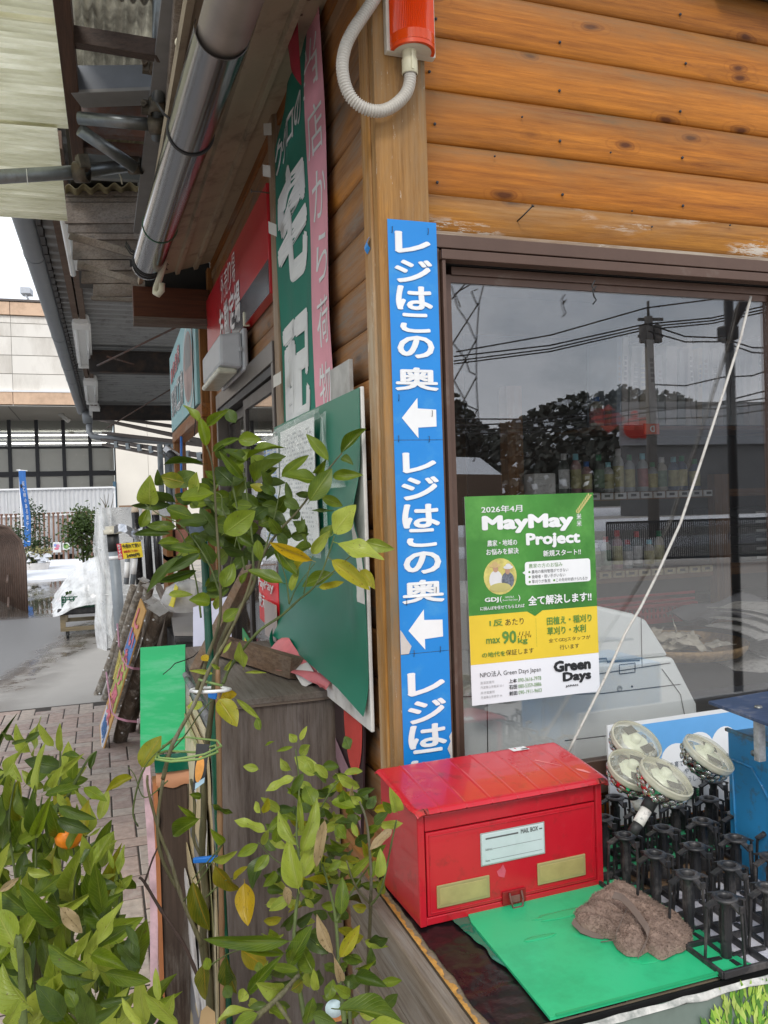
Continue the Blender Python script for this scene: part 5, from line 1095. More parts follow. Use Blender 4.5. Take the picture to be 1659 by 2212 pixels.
# colourful banner board tied to logs
cb = thing('colourful_log_sign', 'long narrow board with pink lettering over blue and orange leaning on the logs', 'sign board', PZ(220, 1620))
q = lambda x, y, d: PD(*z6(x, y), d)
TL, TR, BR, BL = q(548, 240, 5.0), q(606, 375, 4.9), q(125, 1955, 5.35), q(108, 1610, 5.5)
mb = MB(); mb.slab(BL, BR, TR, TL, .006); mb.build('board', M('board_orange', (.60, .34, .10), .5), cb)
P = Panel(BL, BR, TR, TL, .0012)
P.rect(.05, .62, .95, .80, M('print_sky', (.10, .22, .52), .5, .2, 6), cb); P.rect(.05, .30, .95, .62, M('print_grass', (.42, .46, .12), .5, .4, 12), cb); P.rect(.08, .02, .92, .20, M('print_pale', (.62, .64, .70), .5), cb)
pkl = M('print_pink', (.78, .22, .28), .5, .2, 30)
for i, ch in enumerate('しいたけ原木'): P.text(ch, .22, .84-i*.135, .80, .955-i*.135, pkl, cb, bold=.04, lay=2, res=2)
P.text('種駒', .25, .05, .8, .17, inkb, cb, bold=.01, lay=2, res=2)
cb2 = thing('small_log_sign', 'short yellow and pink card tied behind the long log sign', 'sign card', PZ(215, 1600)); mb = MB(); mb.slab(q(250, 1115, 5.65), q(262, 1118, 5.6), q(338, 870, 5.6), q(322, 795, 5.65), .006); mb.build('card', M('print_mix', (.60, .50, .10), .5, .4, 15), cb2)
pst = M('pink_strap', (.62, .30, .40), .5, .06); sp_ = thing('pink_strap', 'pink plastic strap tied around the log bundle with a buckle', 'strap', PD(240, 1560, 4.9))
def strap(pts, d): mb = MB(); pp_ = [PD(*z6(*p), dd) for p, dd in zip(pts, d)]; mb.sheet(lambda a, b: (lambda k: pp_[min(len(pp_)-2, int(k))].lerp(pp_[min(len(pp_)-2, int(k))+1], k-min(len(pp_)-2, int(k))))(a*(len(pp_)-1))+V((0, 0, .014*(b-.5))), (len(pts)-1)*4, 1, .001); mb.build('strap_band', pst, sp_)
strap([(245, 1480), (300, 1535), (400, 1565), (530, 1575), (560, 1560)], [5.05, 4.95, 4.95, 5.0, 5.1]); strap([(325, 800), (345, 880), (400, 970), (470, 1000), (560, 1003)], [5.3, 5.1, 5.0, 5.0, 5.05]); 
def strapv(pts, d): mb = MB(); pp_ = [PD(*z6(*p), dd) for p, dd in zip(pts, d)]; mb.tube(pp_, .006, 6); mb.build('strap_band', pst, sp_)
strapv([(180, 1040), (200, 1180), (225, 1380), (245, 1480)], [6, 5.6, 5.2, 5.05]); strapv([(300, 520), (310, 620), (320, 760)], [6, 5.8, 5.4]); p = q(535, 1565, 4.98); mb = MB(); mb.box((p.x-.012, p.y-.006, p.z-.014), (p.x+.012, p.y+.006, p.z+.014)); mb.build('buckle', M('buckle', (.65, .5, .55), .3), sp_, .003)
# ================================================================ plywood cabinet by the wall
cab = thing('plywood_cabinet', 'tall weathered plywood cabinet standing against the side wall', 'cabinet', (-.15, .8, 0))
bx('front_panel', (-.296, .432, .02), (-.004, .446, 1.076), ply_face, cab, .002)
b = MB(); b.box((-.305, .420, 1.084), (.0, 1.235, 1.100)); b.build('top_board', ply_top, cab, .0015)
for z in (1.0785, 1.0815): bx('top_ply', (-.303, .422, z), (-.001, 1.23, z+.0022), M('ply_edge', (.24, .19, .15), .85, .3, 40, stretch=(.3, 3, 30)), cab)
bx('inner_box', (-.292, .448, .02), (-.006, 1.23, 1.076), dark_x, cab)
# left side: layers of peeling corrugated plastic sheets and slats, edge on
rs = random.Random(21)
tans = [M('slat_tan', (.44, .36, .21), .7, .15, 20), M('slat_cream', (.56, .50, .34), .7, .15, 20), M('slat_grey', (.17, .175, .185), .5, .1), M('slat_white', (.62, .61, .60), .6, .15, 14, dirt=(.3, .28, .25), dirt_amt=.4), M('slat_olive', (.36, .36, .18), .7, .15)]
sl = thing('peeling_sheet_stack', 'stack of yellowed and white plastic sheets peeling off the cabinet side', 'sheets', (-.32, .9, .3))
for i, (mt, y0, y1, z0, z1) in enumerate(((2, .45, 1.24, .72, 1.07), (1, .47, 1.2, .3, 1.0), (0, .46, 1.15, .1, .97), (4, .50, 1.22, .15, .95), (1, .52, 1.28, .05, .93), (0, .55, 1.3, .1, .90), (3, .48, 1.25, .0, .84), (2, .60, 1.3, .0, .70), (0, .56, 1.32, .0, .62), (3, .64, 1.3, .0, .55))):
    x = -.300-.0042*i; mb = MB()
    mb.sheet(lambda a, b: V((x-.005*math.sin(b*5+i)-.010*max(0, .5-b)*(i*.16)-.0035*mnoise.noise(V((a*7, b*9, i))), y0+(y1-y0)*a+.004*mnoise.noise(V((b*30, i, 0))), z0+(z1-z0)*b)), 10, 24, .0028); mb.build('sheet', tans[mt], sl)
mb = MB(); mb.sheet(lambda a, b: V((-.302-.055*a*(.6+.4*b), .98+.22*a, .93+.13*b-.03*a)), 6, 4, .012); mb.build('white_foam_slab', tans[3], sl)
for k in range(5): mb = MB(); y = .44+k*.16; mb.tube([(-.312, y, 1.062), (-.314, y+.15, 1.060)], .009, 10); mb.build('grey_edge_tube', tans[2], sl)
# thin wire over the corner
mb = MB(); mb.tube([PD(u, v, d) for u, v, d in ((352, 1457, 2.2), (368, 1444, 2.2), (378, 1433, 2.25), (400, 1426, 2.3), (418, 1418, 2.35), (428, 1408, 2.4), (445, 1403, 2.4))], .0014, 6); tag(mb.build('bent_wire', wire), 'thin black wire bent over the cabinet corner', 'wire')
# wooden offcuts on the cabinet
def offcut(name, label, a, b_, w_, h_, roll=0):
    mb = MB(); mb.beam(a, b_, w_, h_, roll=roll); o = mb.build(name, old_brown, None, .002, origin=tuple((V(a)+V(b_))/2)); return tag(o, label, 'timber offcut', 'timber offcuts on the cabinet')
old_brown = WOOD('old_brown', (.22, .145, .095), (.11, .065, .042), grey=(.24, .21, .18), grey_amt=.5, axis='y', rough=.85, knots=False)
offcut('timber_offcut', 'thick short timber offcut lying on the cabinet top, sawn end facing out', V((-.215, 1.05, 1.135)), V((-.065, .58, 1.128)), .045, .055, .15)
offcut('timber_offcut', 'long dark timber leaning steeply across the cabinet top', PZ(428, 1462, 1.122), PD(541, 1236, 2.62), .030, .055, .2)
# low column and green plastic board left of the cabinet
lc = thing('low_board_column', 'narrow dark plank end with orange and green tape on its top', 'plank', (-.38, .85, 0))
A, B = PD(340, 1700, 2.3), PD(396, 1700, 2.3)
mb = MB(); mb.box((A.x, .845, .0), (B.x+.012, .875, A.z+.005)); mb.build('plank', WOOD('plank_dark', (.105, .075, .058), (.045, .03, .024), grey_amt=.35, axis='z', rough=.85), lc, .003)
mb = MB(); mb.box((A.x-.012, .835, .0), (A.x-.001, .9, A.z+.02)); mb.build('orange_edge', M('edge_orange', (.42, .16, .06), .6), lc)
mb = MB(); mb.sheet(lambda a, b: V((A.x-.034+.02*a-.004*math.sin(b*8), .86-.01*a, .0+(A.z+.10)*b)), 4, 20, .002); mb.build('pink_sheet_edge', M('edge_pink', (.55, .38, .42), .5, .3, 15), lc)
tz = A.z
mb = MB(); mb.sheet(lambda a, b: V((A.x-.004+(B.x-A.x+.02)*a, .838-.004*math.sin(b*5), tz-.012*a*0+.003+.046*b+.004*math.sin(a*9)*(1-b))), 8, 4, .001); mb.build('orange_tape', M('tape_orange', (.55, .27, .15), .5, .1, 10), lc)
mb = MB(); mb.sheet(lambda a, b: V((A.x-.006+(B.x-A.x+.022)*a, .834-.004*math.sin(b*5+a*3)+.05*b, tz+.048+.034*b)), 8, 4, .001); mb.build('green_tape', M('tape_green', (.004, .09, .055), .2, .1), lc)
gp = thing('green_plastic_board', 'bright green corrugated plastic board standing behind the cabinet corner', 'plastic board', (-.39, .97, .85))
G = [PD(303, 1628, 2.42), PD(400, 1620, 2.42), PD(400, 1392, 2.44), PD(303, 1399, 2.44)]
gpm = M('green_danpla', (.022, .46, .165), .35, .08, 3, dirt=(.12, .50, .27), dirt_amt=.38, stretch=(1, 1, 5))
mb = MB(); mb.slab(*G, .005); mb.build('board', gpm, gp); mb = MB(); mb.slab(PD(301, 1395, 2.46), PD(415, 1388, 2.5), PD(415, 1380, 2.62), PD(303, 1390, 2.6), .003)
# things behind: dark trays, yellow card, poly bag, white poster board
tb = thing('black_tray_table', 'black tray table with a grey top beyond the cabinet', 'table', (-.2, 3.6, .5))
T0 = [PD(366, 1322, 4.9), PD(430, 1368, 4.5), PD(620, 1345, 4.3), PD(560, 1300, 4.9)]
zt = T0[1].z; pts = [PZ(368, 1318, zt), PZ(376, 1366, zt), PZ(520, 1366, zt), PZ(500, 1318, zt)]
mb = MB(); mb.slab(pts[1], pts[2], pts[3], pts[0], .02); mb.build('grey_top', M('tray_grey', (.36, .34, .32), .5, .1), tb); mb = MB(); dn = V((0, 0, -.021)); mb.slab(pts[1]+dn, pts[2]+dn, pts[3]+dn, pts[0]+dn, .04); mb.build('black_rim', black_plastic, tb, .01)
mb = MB(); a_, b_ = pts[1], pts[2]; mb.hexa([V((a_.x+.01, a_.y+.04, 0)), V((b_.x, b_.y+.04, 0)), V((b_.x, b_.y+.9, 0)), V((a_.x+.01, a_.y+.9, 0))]+[V((a_.x+.01, a_.y+.04, zt-.062)), V((b_.x, b_.y+.04, zt-.062)), V((b_.x, b_.y+.9, zt-.062)), V((a_.x+.01, a_.y+.9, zt-.062))]); mb.build('black_body', black_rubber, tb)
pbm = FILM('poly_bag_film', (.80, .80, .78), .55, .12)
mb = MB(); pc_ = PD(405, 1287, 4.8); mb.lathe([(.01, -.10), (.10, -.085), (.14, -.02), (.12, .05), (.05, .09), (.01, .10)], pc_, (0, 0, 1), 20, wob=lambda i, j: .25*mnoise.noise(V((i*1.3, j*.9, 4)))); tag(mb.build('poly_bag', pbm), 'crumpled clear poly bag on the black tray table', 'plastic bag')
mb = MB(); mb.slab(PD(364, 1308, 4.7), PD(374, 1312, 4.6), PD(384, 1268, 4.6), PD(378, 1262, 4.7), .004); tag(mb.build('yellow_card', M('card_yellow2', (.72, .62, .03), .5)), 'small yellow card standing beside the poly bag', 'card')
wp = thing('pale_poster_board', 'pale lavender white poster board standing behind the tree stake', 'poster board', PD(440, 1400, 2.75)); mb = MB(); mb.slab(PD(417, 1402, 2.72), PD(500, 1397, 2.72), PD(500, 1285, 2.74), PD(417, 1312, 2.74), .005); mb.build('board', M('lavender', (.62, .64, .80), .5, .04), wp)
# shelf boxes and clutter between stake and door
cl = thing('brown_shop_shelf', 'brown wooden shelf unit beside the wrapped panel, half hidden by leaves', 'shelf', (.1, 4.4, 0)); 
for z in (.35, .8, 1.2): bx('shelf_board', (-.12, 4.2, z), (.5, 4.6, z+.03), trim_wood_x, cl)
for x in (-.12, .46): bx('side_post', (x, 4.2, 0), (x+.04, 4.6, 1.5), trim_wood, cl)
r = random.Random(31); goods = [M('goods%d' % i, c, .5, .3, 12) for i, c in enumerate(((.5, .48, .45), (.25, .16, .10), (.08, .08, .09), (.45, .2, .15), (.2, .26, .35)))]
k = 0
for z in (.38, .83, 1.23):
    x = -.06
    while x < .42:
        wd = r.uniform(.05, .11); nm = ['cardboard carton', 'wrapped bundle', 'black bag', 'red carton', 'blue tub'][k % 5]
        bx('carton', (x, 4.23, z), (x+wd, 4.5, z+r.uniform(.1, .24)), goods[k % 5], cl, .006); x += wd+.008; k += 1
# paypay placard and small green placard on the door
YA, YB = PX(559, 1262, -.035).y, PX(601, 1262, -.035).y; ZA_, ZB_ = PX(575, 1345, -.035).z, PX(575, 1232, -.035).z
pc = thing('payment_placard', 'red payment placard with white lettering on the side door', 'sign', (-.05, 1.3, 1.12)); ry = M('placard_red', (.78, .02, .03), .35)
mb = MB(); mb.sheet(lambda a, b: V((-.035-.006*math.sin(a*3), YA+(YB-YA)*a, ZA_+(ZB_-ZA_)*b)), 6, 4, .002); mb.build('card', ry, pc); P = Panel((-.052, 1.475, 1.115), (-.055, 1.105, 1.115), (-.055, 1.105, 1.35), (-.052, 1.475, 1.35)); P.fn = lambda x, y, o: V((-.0375-.006*math.sin(x*3)-o, YA+(YB-YA)*x, ZA_+(ZB_-ZA_)*y))
P.text('PayPay', .08, .62, .88, .84, ink_white, pc, bold=.01); P.text('使え', .08, .28, .5, .55, ink_white, pc, bold=.02); bx('stand_sheet', (-.050, YB-.02, ZA_-.03), (-.046, YB+.16, ZB_-.09), M('sheet_brown', (.40, .33, .30), .35, .1), pc)
P2 = Panel((-.06, 1.5, 1.035), (-.06, 1.06, .975), (-.06, 1.06, 1.05), (-.06, 1.5, 1.11)); gk = thing('green_placard', 'small green placard with yellow lettering below the red placard', 'sign', (-.06, 1.3, 1.0)); mb = MB(); mb.slab(P2.a, P2.b, P2.c, P2.d, .003); mb.build('card', M('placard_green', (.01, .28, .08), .4), gk); P2.text('PAYOU', .15, .2, .9, .8, M('placard_yellow', (.8, .75, .05), .5), gk, bold=.02, lay=3)
# ================================================================ pale blue sign board on posts beyond the cabin
bs = thing('pale_blue_sign', 'pale blue sign board with an oval picture and peeled letters on a timber frame', 'sign board', (-.03, 3.6, 2.05)); pbl = M('sign_pale_blue', (.24, .50, .53), .4, .06, 2, dirt=(.4, .55, .55), dirt_amt=.2)
mb = MB(); mb.hexa([(-.04, 4.46, 2.085), (-.04, 2.84, 2.09), (-.01, 2.84, 2.09), (-.01, 4.46, 2.085), (-.04, 4.46, 2.60), (-.04, 2.84, 2.66), (-.01, 2.84, 2.66), (-.01, 4.46, 2.60)]); mb.build('board', pbl, bs)
P = Panel((-.041, 4.46, 2.085), (-.041, 2.84, 2.09), (-.041, 2.84, 2.66), (-.041, 4.46, 2.60), .001)
P.disc(.76, .46, .185, .44, M('oval_pale', (.62, .66, .64), .5, .08), bs); P.disc(.76, .46, .165, .39, M('oval_ring', (.30, .52, .54), .5), bs, 'ring', 2); P.disc(.76, .45, .15, .35, M('oval_pic', (.42, .30, .27), .6, .4, 5), bs, 'picture', 3); P.poly([(.67, .45), (.86, .42), (.85, .72), (.78, .78), (.68, .70)], M('pic_grey', (.27, .27, .26), .6, .2, 9), bs, 'picture', 4)
redl = M('letters_red', (.60, .08, .10), .5, .3, 30); greyl = M('letters_grey', (.42, .43, .42), .6, .3, 18)
for i, ch in enumerate('農家直売'): P.text(ch, .07+i*.105, .60+.02*i, .165+i*.105, .80+.03*i, ink_white, bs, bold=.055, lay=2); P.text(ch, .075+i*.105, .605+.02*i, .16+i*.105, .795+.03*i, redl, bs, bold=.015, lay=3)
for i, ch in enumerate('野菜工房'): P.text(ch, .06+i*.13, .16, .18+i*.13, .50+.02*i, ink_white, bs, bold=.055, lay=2); P.text(ch, .068+i*.13, .17, .172+i*.13, .49+.02*i, greyl, bs, bold=.015, lay=3)
bx('frame_beam', (-.035, 2.72, 2.01), (.05, 4.5, 2.08), trim_wood_y, bs, .003); bx('frame_post', (-.03, 2.75, 0), (.05, 2.80, 2.7), trim_wood, bs, .003); bx('frame_post', (-.03, 4.44, 0), (.05, 4.52, 2.62), trim_wood, bs, .003); bx('frame_post', (.02, 2.6, 0), (.06, 2.66, 2.7), dark_y, bs)
mb = MB(); mb.tube([(-.045, 2.95, 2.66), (-.05, 2.9, 2.3), (-.045, 2.93, 2.0), (-.05, 2.95, 1.93)], .003, 5); mb.build('wire', wire, bs)
bl = M('string_blue', (.02, .16, .55), .5)
mb = MB(); mb.tube([(-.03, 3.9, 2.01), (-.035, 3.92, 1.8), (-.04, 3.9, 1.62)], .007, 6); mb.tube([(-.03, 3.86, 2.0), (-.04, 3.85, 1.78), (-.05, 3.88, 1.70)], .005, 6); tag(mb.build('blue_string', bl), 'blue string hanging from the pale blue sign frame', 'string')
fl2 = thing('clip_floodlight', 'small clamp floodlight under the pale blue sign', 'floodlight', PD(358, 970, 5.8)); mb = MB(); mb.slab(PD(350, 972, 5.7), PD(362, 982, 5.65), PD(370, 970, 5.65), PD(358, 960, 5.7), .09); mb.build('lamp_head', M('flood_grey', (.5, .5, .5), .25, .1, metal=.4), fl2, .008); mb = MB(); mb.tube([PD(366, 980, 5.65), PD(380, 992, 5.6)], .028, 10); mb.build('body', black_rubber, fl2)
# lattice of rails and racks behind the sign
lr = thing('rail_lattice', 'long slanting rails of a greenhouse frame between canopy and cream wall', 'rack', (0, 12, 2)); 
for (u0, v0, u1, v1, d0, d1) in ((222, 950, 470, 990, 15, 9), (225, 960, 470, 1005, 15, 9), (225, 935, 470, 965, 16, 10), (210, 905, 470, 960, 17, 10), (228, 900, 470, 935, 18, 11)): mb = MB(); mb.beam(PD(u0, v0, d0), PD(u1, v1, d1), .08, .05); mb.build('rail', M('rail_dark', (.09, .07, .06), .6, .2) if 'rail_dark' not in bpy.data.materials else bpy.data.materials['rail_dark'], lr)
for u in (250, 275, 300, 325, 350, 375, 405, 430): mb = MB(); mb.beam(PD(u, 950+(u-222)*.13, 13-(u-250)*.02), PD(u+2, 962+(u-222)*.16, 13-(u-250)*.02), .05, .05); mb.build('bracket', steel_pipe, lr)
for u in (345, 360, 372): mb = MB(); mb.beam(PD(u, 960, 10), PD(u+6, 1110, 10), .05, .05); mb.build('upright', steel_pipe, lr)
# ================================================================ plants
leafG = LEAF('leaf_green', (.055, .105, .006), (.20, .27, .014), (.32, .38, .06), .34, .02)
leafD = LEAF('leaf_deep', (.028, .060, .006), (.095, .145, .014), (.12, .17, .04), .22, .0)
leafP = LEAF('leaf_pale', (.20, .27, .025), (.42, .48, .07), (.50, .54, .14), .35, .03)
leafY = LEAF('leaf_yellow', (.16, .20, .015), (.44, .40, .02), (.52, .34, .03), .4, .05)
leafV = LEAF('leaf_yellow_vein', (.045, .095, .010), (.30, .25, .015), (.60, .33, .02), .35, .0)
leafO = LEAF('leaf_gold', (.46, .34, .015), (.62, .42, .015), (.70, .50, .05), .45, .06)
leafB = LEAF('leaf_dry', (.36, .26, .13), (.55, .42, .24), (.30, .20, .10), .35, .08)
twig = M('twig_green', (.085, .115, .03), .6, .3, 30, bump=.4); twigb = WOOD('twig_bark', (.17, .155, .085), (.07, .07, .03), grey_amt=.2, axis='z', knots=False, fine=1.4, bump=1); twig_old = M('twig_old', (.085, .055, .045), .7, .3)
def leaf_mesh(name, mat, curl, fold, wavy, seed, shape=1.):
    mb = MB(); nu, nv = 4, 12; r = random.Random(seed)
    def fn(a, b):
        w_ = (math.sin(math.pi*min(1, b**.86))**.78)*(1-.12*b)*.47*shape if 0 < b < 1 else 0
        w_ = max(w_, .012)
        x = (a-.5)*2*w_; z = fold*abs(x)-curl*(b-.15)**2+wavy*math.sin(b*9+seed+(3 if a > .5 else 0))*abs(x)*.8
        if curl > .35: x *= 1
        return V((x, b, z))
    mb.grid(fn, nu, nv, True, uv=True)
    mb.tube([(0, -.10, .01), (0, -.05, 0), (0, .02, 0)], [.012, .014, .016], 4, False)
    return mb.mesh(name, mat)
LM = {}
for key, mt in (('g', leafG), ('d', leafD), ('p', leafP), ('y', leafY), ('v', leafV), ('o', leafO), ('b', leafB)):
    LM[key] = [leaf_mesh('leaf', mt, c_, f_, w_, s_, sh) for s_, (c_, f_, w_, sh) in enumerate(((.10, .2, .08, 1), (.22, .32, .12, .95), (-.08, .25, .1, 1.02), (.36, .4, .16, .9), (.05, .12, .2, 1.05), (.3, .75, .15, .92)))]
def leaf(par, b, t, width, key, rnd, face=None):
    """leaf from base point b to tip t (3-D), width in metres"""
    b, t = V(b), V(t); y = t-b; ln = y.length; y.normalize()
    fz = face if face is not None else (-FW*1.0+V((rnd.gauss(0, .32), rnd.gauss(0, .3), rnd.gauss(.35, .35))))
    x = y.cross(fz).normalized(); z = x.cross(y)
    me = rnd.choice(LM[key][:6] if key != 'b' else LM[key][3:])
    o = bpy.data.objects.new('leaf', me); COL.objects.link(o); o.parent = par
    m_ = Matrix((x*width, y*ln, z*ln)).transposed().to_4x4(); m_.translation = b-V(par['_w']); o.matrix_local = m_; return o
def twig_tube(par, pts, r0, r1, mat=twig, name='branch', n=8, knots=False):
    pts = [V(p) for p in pts]; out = []
    for i in range(len(pts)-1):
        p0, p1, p2, p3 = pts[max(i-1, 0)], pts[i], pts[i+1], pts[min(i+2, len(pts)-1)]
        for s in range(6): t = s/6; out.append(.5*((2*p1)+(-p0+p2)*t+(2*p0-5*p1+4*p2-p3)*t*t+(-p0+3*p1-3*p2+p3)*t**3))
    out.append(pts[-1]); k = len(out)
    mb = MB(); mb.tube(out, [(r0+(r1-r0)*i/(k-1))*.66*(1+(.18 if i % 5 == 2 else 0)) for i in range(k)], n); return mb.build(name, mat, par)
zA = lambda x, y: (276.5+.3667*x, 608.3+.3667*y)      # measured offsets of the plant sketches
zB = lambda x, y: (276.5+.3667*x, 1272+.3667*y)
zC = lambda x, y: (276.5+.4*x, 1659+.4*y)
zD = lambda x, y: (.325*x, 1493+.325*y)
def plant_leaves(par, lst, zf, dep, rnd, jit=.03, wk=.3667):
    for it in lst:
        (bx_, by), (tx, ty), w_, key = it[:4]; d = it[4] if len(it) > 4 else dep+rnd.uniform(-jit*2, jit*2)
        u0, v0 = zf(bx_, by); u1, v1 = zf(tx, ty); d2 = d+rnd.uniform(-.03, .02)
        leaf(par, PD(u0, v0, d), PD(u1, v1, d2), w_*wk/FPX*d*1.18, key, rnd)
# ---- the tall young citrus tied to stakes
tr = thing('tall_citrus_sapling', 'tall leafy citrus sapling tied to a bamboo cane in front of the cabinet', 'tree', PD(455, 2330, 1.62)); R1 = random.Random(17); D1 = 1.60
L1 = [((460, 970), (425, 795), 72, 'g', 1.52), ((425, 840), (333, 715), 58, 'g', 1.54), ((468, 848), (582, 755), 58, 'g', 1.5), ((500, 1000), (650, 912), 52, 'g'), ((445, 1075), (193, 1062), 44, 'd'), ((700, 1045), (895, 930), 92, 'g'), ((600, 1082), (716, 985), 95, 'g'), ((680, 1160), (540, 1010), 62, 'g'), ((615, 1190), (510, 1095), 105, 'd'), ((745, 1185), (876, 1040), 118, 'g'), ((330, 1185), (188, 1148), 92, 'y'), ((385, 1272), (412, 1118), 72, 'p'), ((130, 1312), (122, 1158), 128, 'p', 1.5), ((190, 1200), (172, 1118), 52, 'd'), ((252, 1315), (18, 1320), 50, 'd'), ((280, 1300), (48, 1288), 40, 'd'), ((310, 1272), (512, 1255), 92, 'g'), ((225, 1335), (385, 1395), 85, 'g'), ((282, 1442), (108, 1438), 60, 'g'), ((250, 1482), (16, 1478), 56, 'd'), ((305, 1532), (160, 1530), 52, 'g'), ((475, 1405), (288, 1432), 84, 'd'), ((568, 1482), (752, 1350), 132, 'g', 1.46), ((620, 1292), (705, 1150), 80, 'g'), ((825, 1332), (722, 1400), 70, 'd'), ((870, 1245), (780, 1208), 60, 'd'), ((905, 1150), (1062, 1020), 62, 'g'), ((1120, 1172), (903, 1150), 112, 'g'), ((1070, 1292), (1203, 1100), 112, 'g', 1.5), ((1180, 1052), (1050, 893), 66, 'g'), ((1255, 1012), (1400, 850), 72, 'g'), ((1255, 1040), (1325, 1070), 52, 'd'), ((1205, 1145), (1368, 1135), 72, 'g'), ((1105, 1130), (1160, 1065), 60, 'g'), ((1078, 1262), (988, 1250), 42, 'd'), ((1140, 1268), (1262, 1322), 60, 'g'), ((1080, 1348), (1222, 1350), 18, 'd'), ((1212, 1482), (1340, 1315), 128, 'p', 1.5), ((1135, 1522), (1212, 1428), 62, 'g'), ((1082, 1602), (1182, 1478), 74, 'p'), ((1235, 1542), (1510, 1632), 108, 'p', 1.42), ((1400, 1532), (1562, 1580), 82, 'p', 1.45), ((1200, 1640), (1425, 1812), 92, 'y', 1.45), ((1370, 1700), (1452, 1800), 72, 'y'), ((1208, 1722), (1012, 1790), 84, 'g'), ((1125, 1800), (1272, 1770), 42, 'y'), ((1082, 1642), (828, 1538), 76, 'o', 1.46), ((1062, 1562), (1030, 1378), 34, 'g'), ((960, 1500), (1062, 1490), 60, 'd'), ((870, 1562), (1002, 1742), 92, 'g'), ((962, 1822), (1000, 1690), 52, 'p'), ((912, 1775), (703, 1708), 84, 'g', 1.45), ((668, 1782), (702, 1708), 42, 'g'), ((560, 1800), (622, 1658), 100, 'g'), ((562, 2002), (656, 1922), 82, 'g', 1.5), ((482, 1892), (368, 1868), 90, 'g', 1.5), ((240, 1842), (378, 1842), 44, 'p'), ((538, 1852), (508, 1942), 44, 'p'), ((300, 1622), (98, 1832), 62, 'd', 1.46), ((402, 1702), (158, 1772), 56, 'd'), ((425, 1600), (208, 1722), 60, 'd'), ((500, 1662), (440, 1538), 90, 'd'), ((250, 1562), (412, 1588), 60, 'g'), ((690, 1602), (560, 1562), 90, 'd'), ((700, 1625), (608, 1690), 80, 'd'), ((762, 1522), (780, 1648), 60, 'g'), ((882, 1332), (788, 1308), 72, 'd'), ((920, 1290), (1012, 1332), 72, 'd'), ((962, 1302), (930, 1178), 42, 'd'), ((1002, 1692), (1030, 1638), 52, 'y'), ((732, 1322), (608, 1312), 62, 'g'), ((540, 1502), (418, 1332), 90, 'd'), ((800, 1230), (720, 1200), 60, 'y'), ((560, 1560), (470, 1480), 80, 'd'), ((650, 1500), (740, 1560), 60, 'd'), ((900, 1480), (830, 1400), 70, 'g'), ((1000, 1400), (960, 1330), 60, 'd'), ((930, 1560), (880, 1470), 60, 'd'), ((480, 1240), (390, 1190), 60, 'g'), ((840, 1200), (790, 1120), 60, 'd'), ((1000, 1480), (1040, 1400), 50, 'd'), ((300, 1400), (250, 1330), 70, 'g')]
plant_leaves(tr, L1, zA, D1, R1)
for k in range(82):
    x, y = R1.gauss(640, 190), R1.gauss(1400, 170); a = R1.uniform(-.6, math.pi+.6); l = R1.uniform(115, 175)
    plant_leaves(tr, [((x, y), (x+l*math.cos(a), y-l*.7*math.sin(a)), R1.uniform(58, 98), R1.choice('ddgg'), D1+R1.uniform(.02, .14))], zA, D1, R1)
L2 = [((82, 1052), (185, 865), 122, 'y', 1.5), ((535, 650), (645, 805), 118, 'y', 1.5), ((545, 645), (645, 612), 64, 'o', 1.55), ((640, 650), (775, 768), 34, 'p'), ((440, 690), (348, 688), 66, 'p'), ((680, 462), (655, 315), 70, 'p'), ((470, 425), (435, 388), 46, 'o'), ((500, 500), (365, 480), 28, 'p'), ((690, 495), (812, 490), 18, 'p'), ((560, 380), (610, 310), 20, 'p'), ((420, 1355), (237, 1455), 98, 'g', 1.45), ((430, 1228), (368, 1210), 42, 'g'), ((500, 1272), (618, 1325), 54, 'g'), ((395, 1345), (308, 1290), 36, 'g'), ((490, 440), (545, 480), 24, 'p'), ((610, 420), (560, 500), 28, 'p'), ((860, 900), (800, 925), 18, 'g')]
plant_leaves(tr, L2, zB, D1-.06, R1)
plant_leaves(tr, [((880, 572), (700, 655), 72, 'y', 1.5)], zD, D1, R1, wk=.325)
L3 = [((350, 615), (432, 892), 104, 'v', 1.42), ((630, 622), (652, 852), 102, 'o', 1.44), ((470, 528), (592, 695), 100, 'v', 1.45), ((722, 478), (655, 650), 92, 'd', 1.42), ((408, 1058), (425, 1252), 104, 'v', 1.4), ((532, 1018), (572, 1252), 98, 'v', 1.42), ((612, 980), (752, 1082), 98, 'v', 1.42), ((460, 505), (592, 440), 50, 'p'), ((520, 400), (450, 340), 50, 'g'), ((570, 600), (640, 530), 40, 'y')]
plant_leaves(tr, L3, zC, 1.42, R1, wk=.4)
S = lambda zf, d, *p: [PD(*zf(x, y), d+(dd[0] if dd else 0)) for (x, y, *dd) in p]
twig_tube(tr, [PD(455, 2330, 1.62)]+S(zC, 1.6, (440, 1200), (405, 950), (420, 700), (400, 480), (410, 200), (400, 0)), .013, .0085, twigb, 'trunk', 10)
twig_tube(tr, S(zC, 1.6, (400, 10), (430, -150))+S(zB, 1.6, (500, 640), (520, 430), (560, 280))+S(zA, 1.6, (640, 1950), (720, 1830), (760, 1720), (790, 1620), (880, 1480), (1010, 1340), (1170, 1120), (1260, 1010)), .009, .002, twigb)
twig_tube(tr, S(zB, 1.58, (560, 560), (610, 450))+S(zA, 1.55, (760, 2070), (900, 1970), (1000, 1880), (1110, 1780), (1180, 1610), (1215, 1500)), .005, .0018)
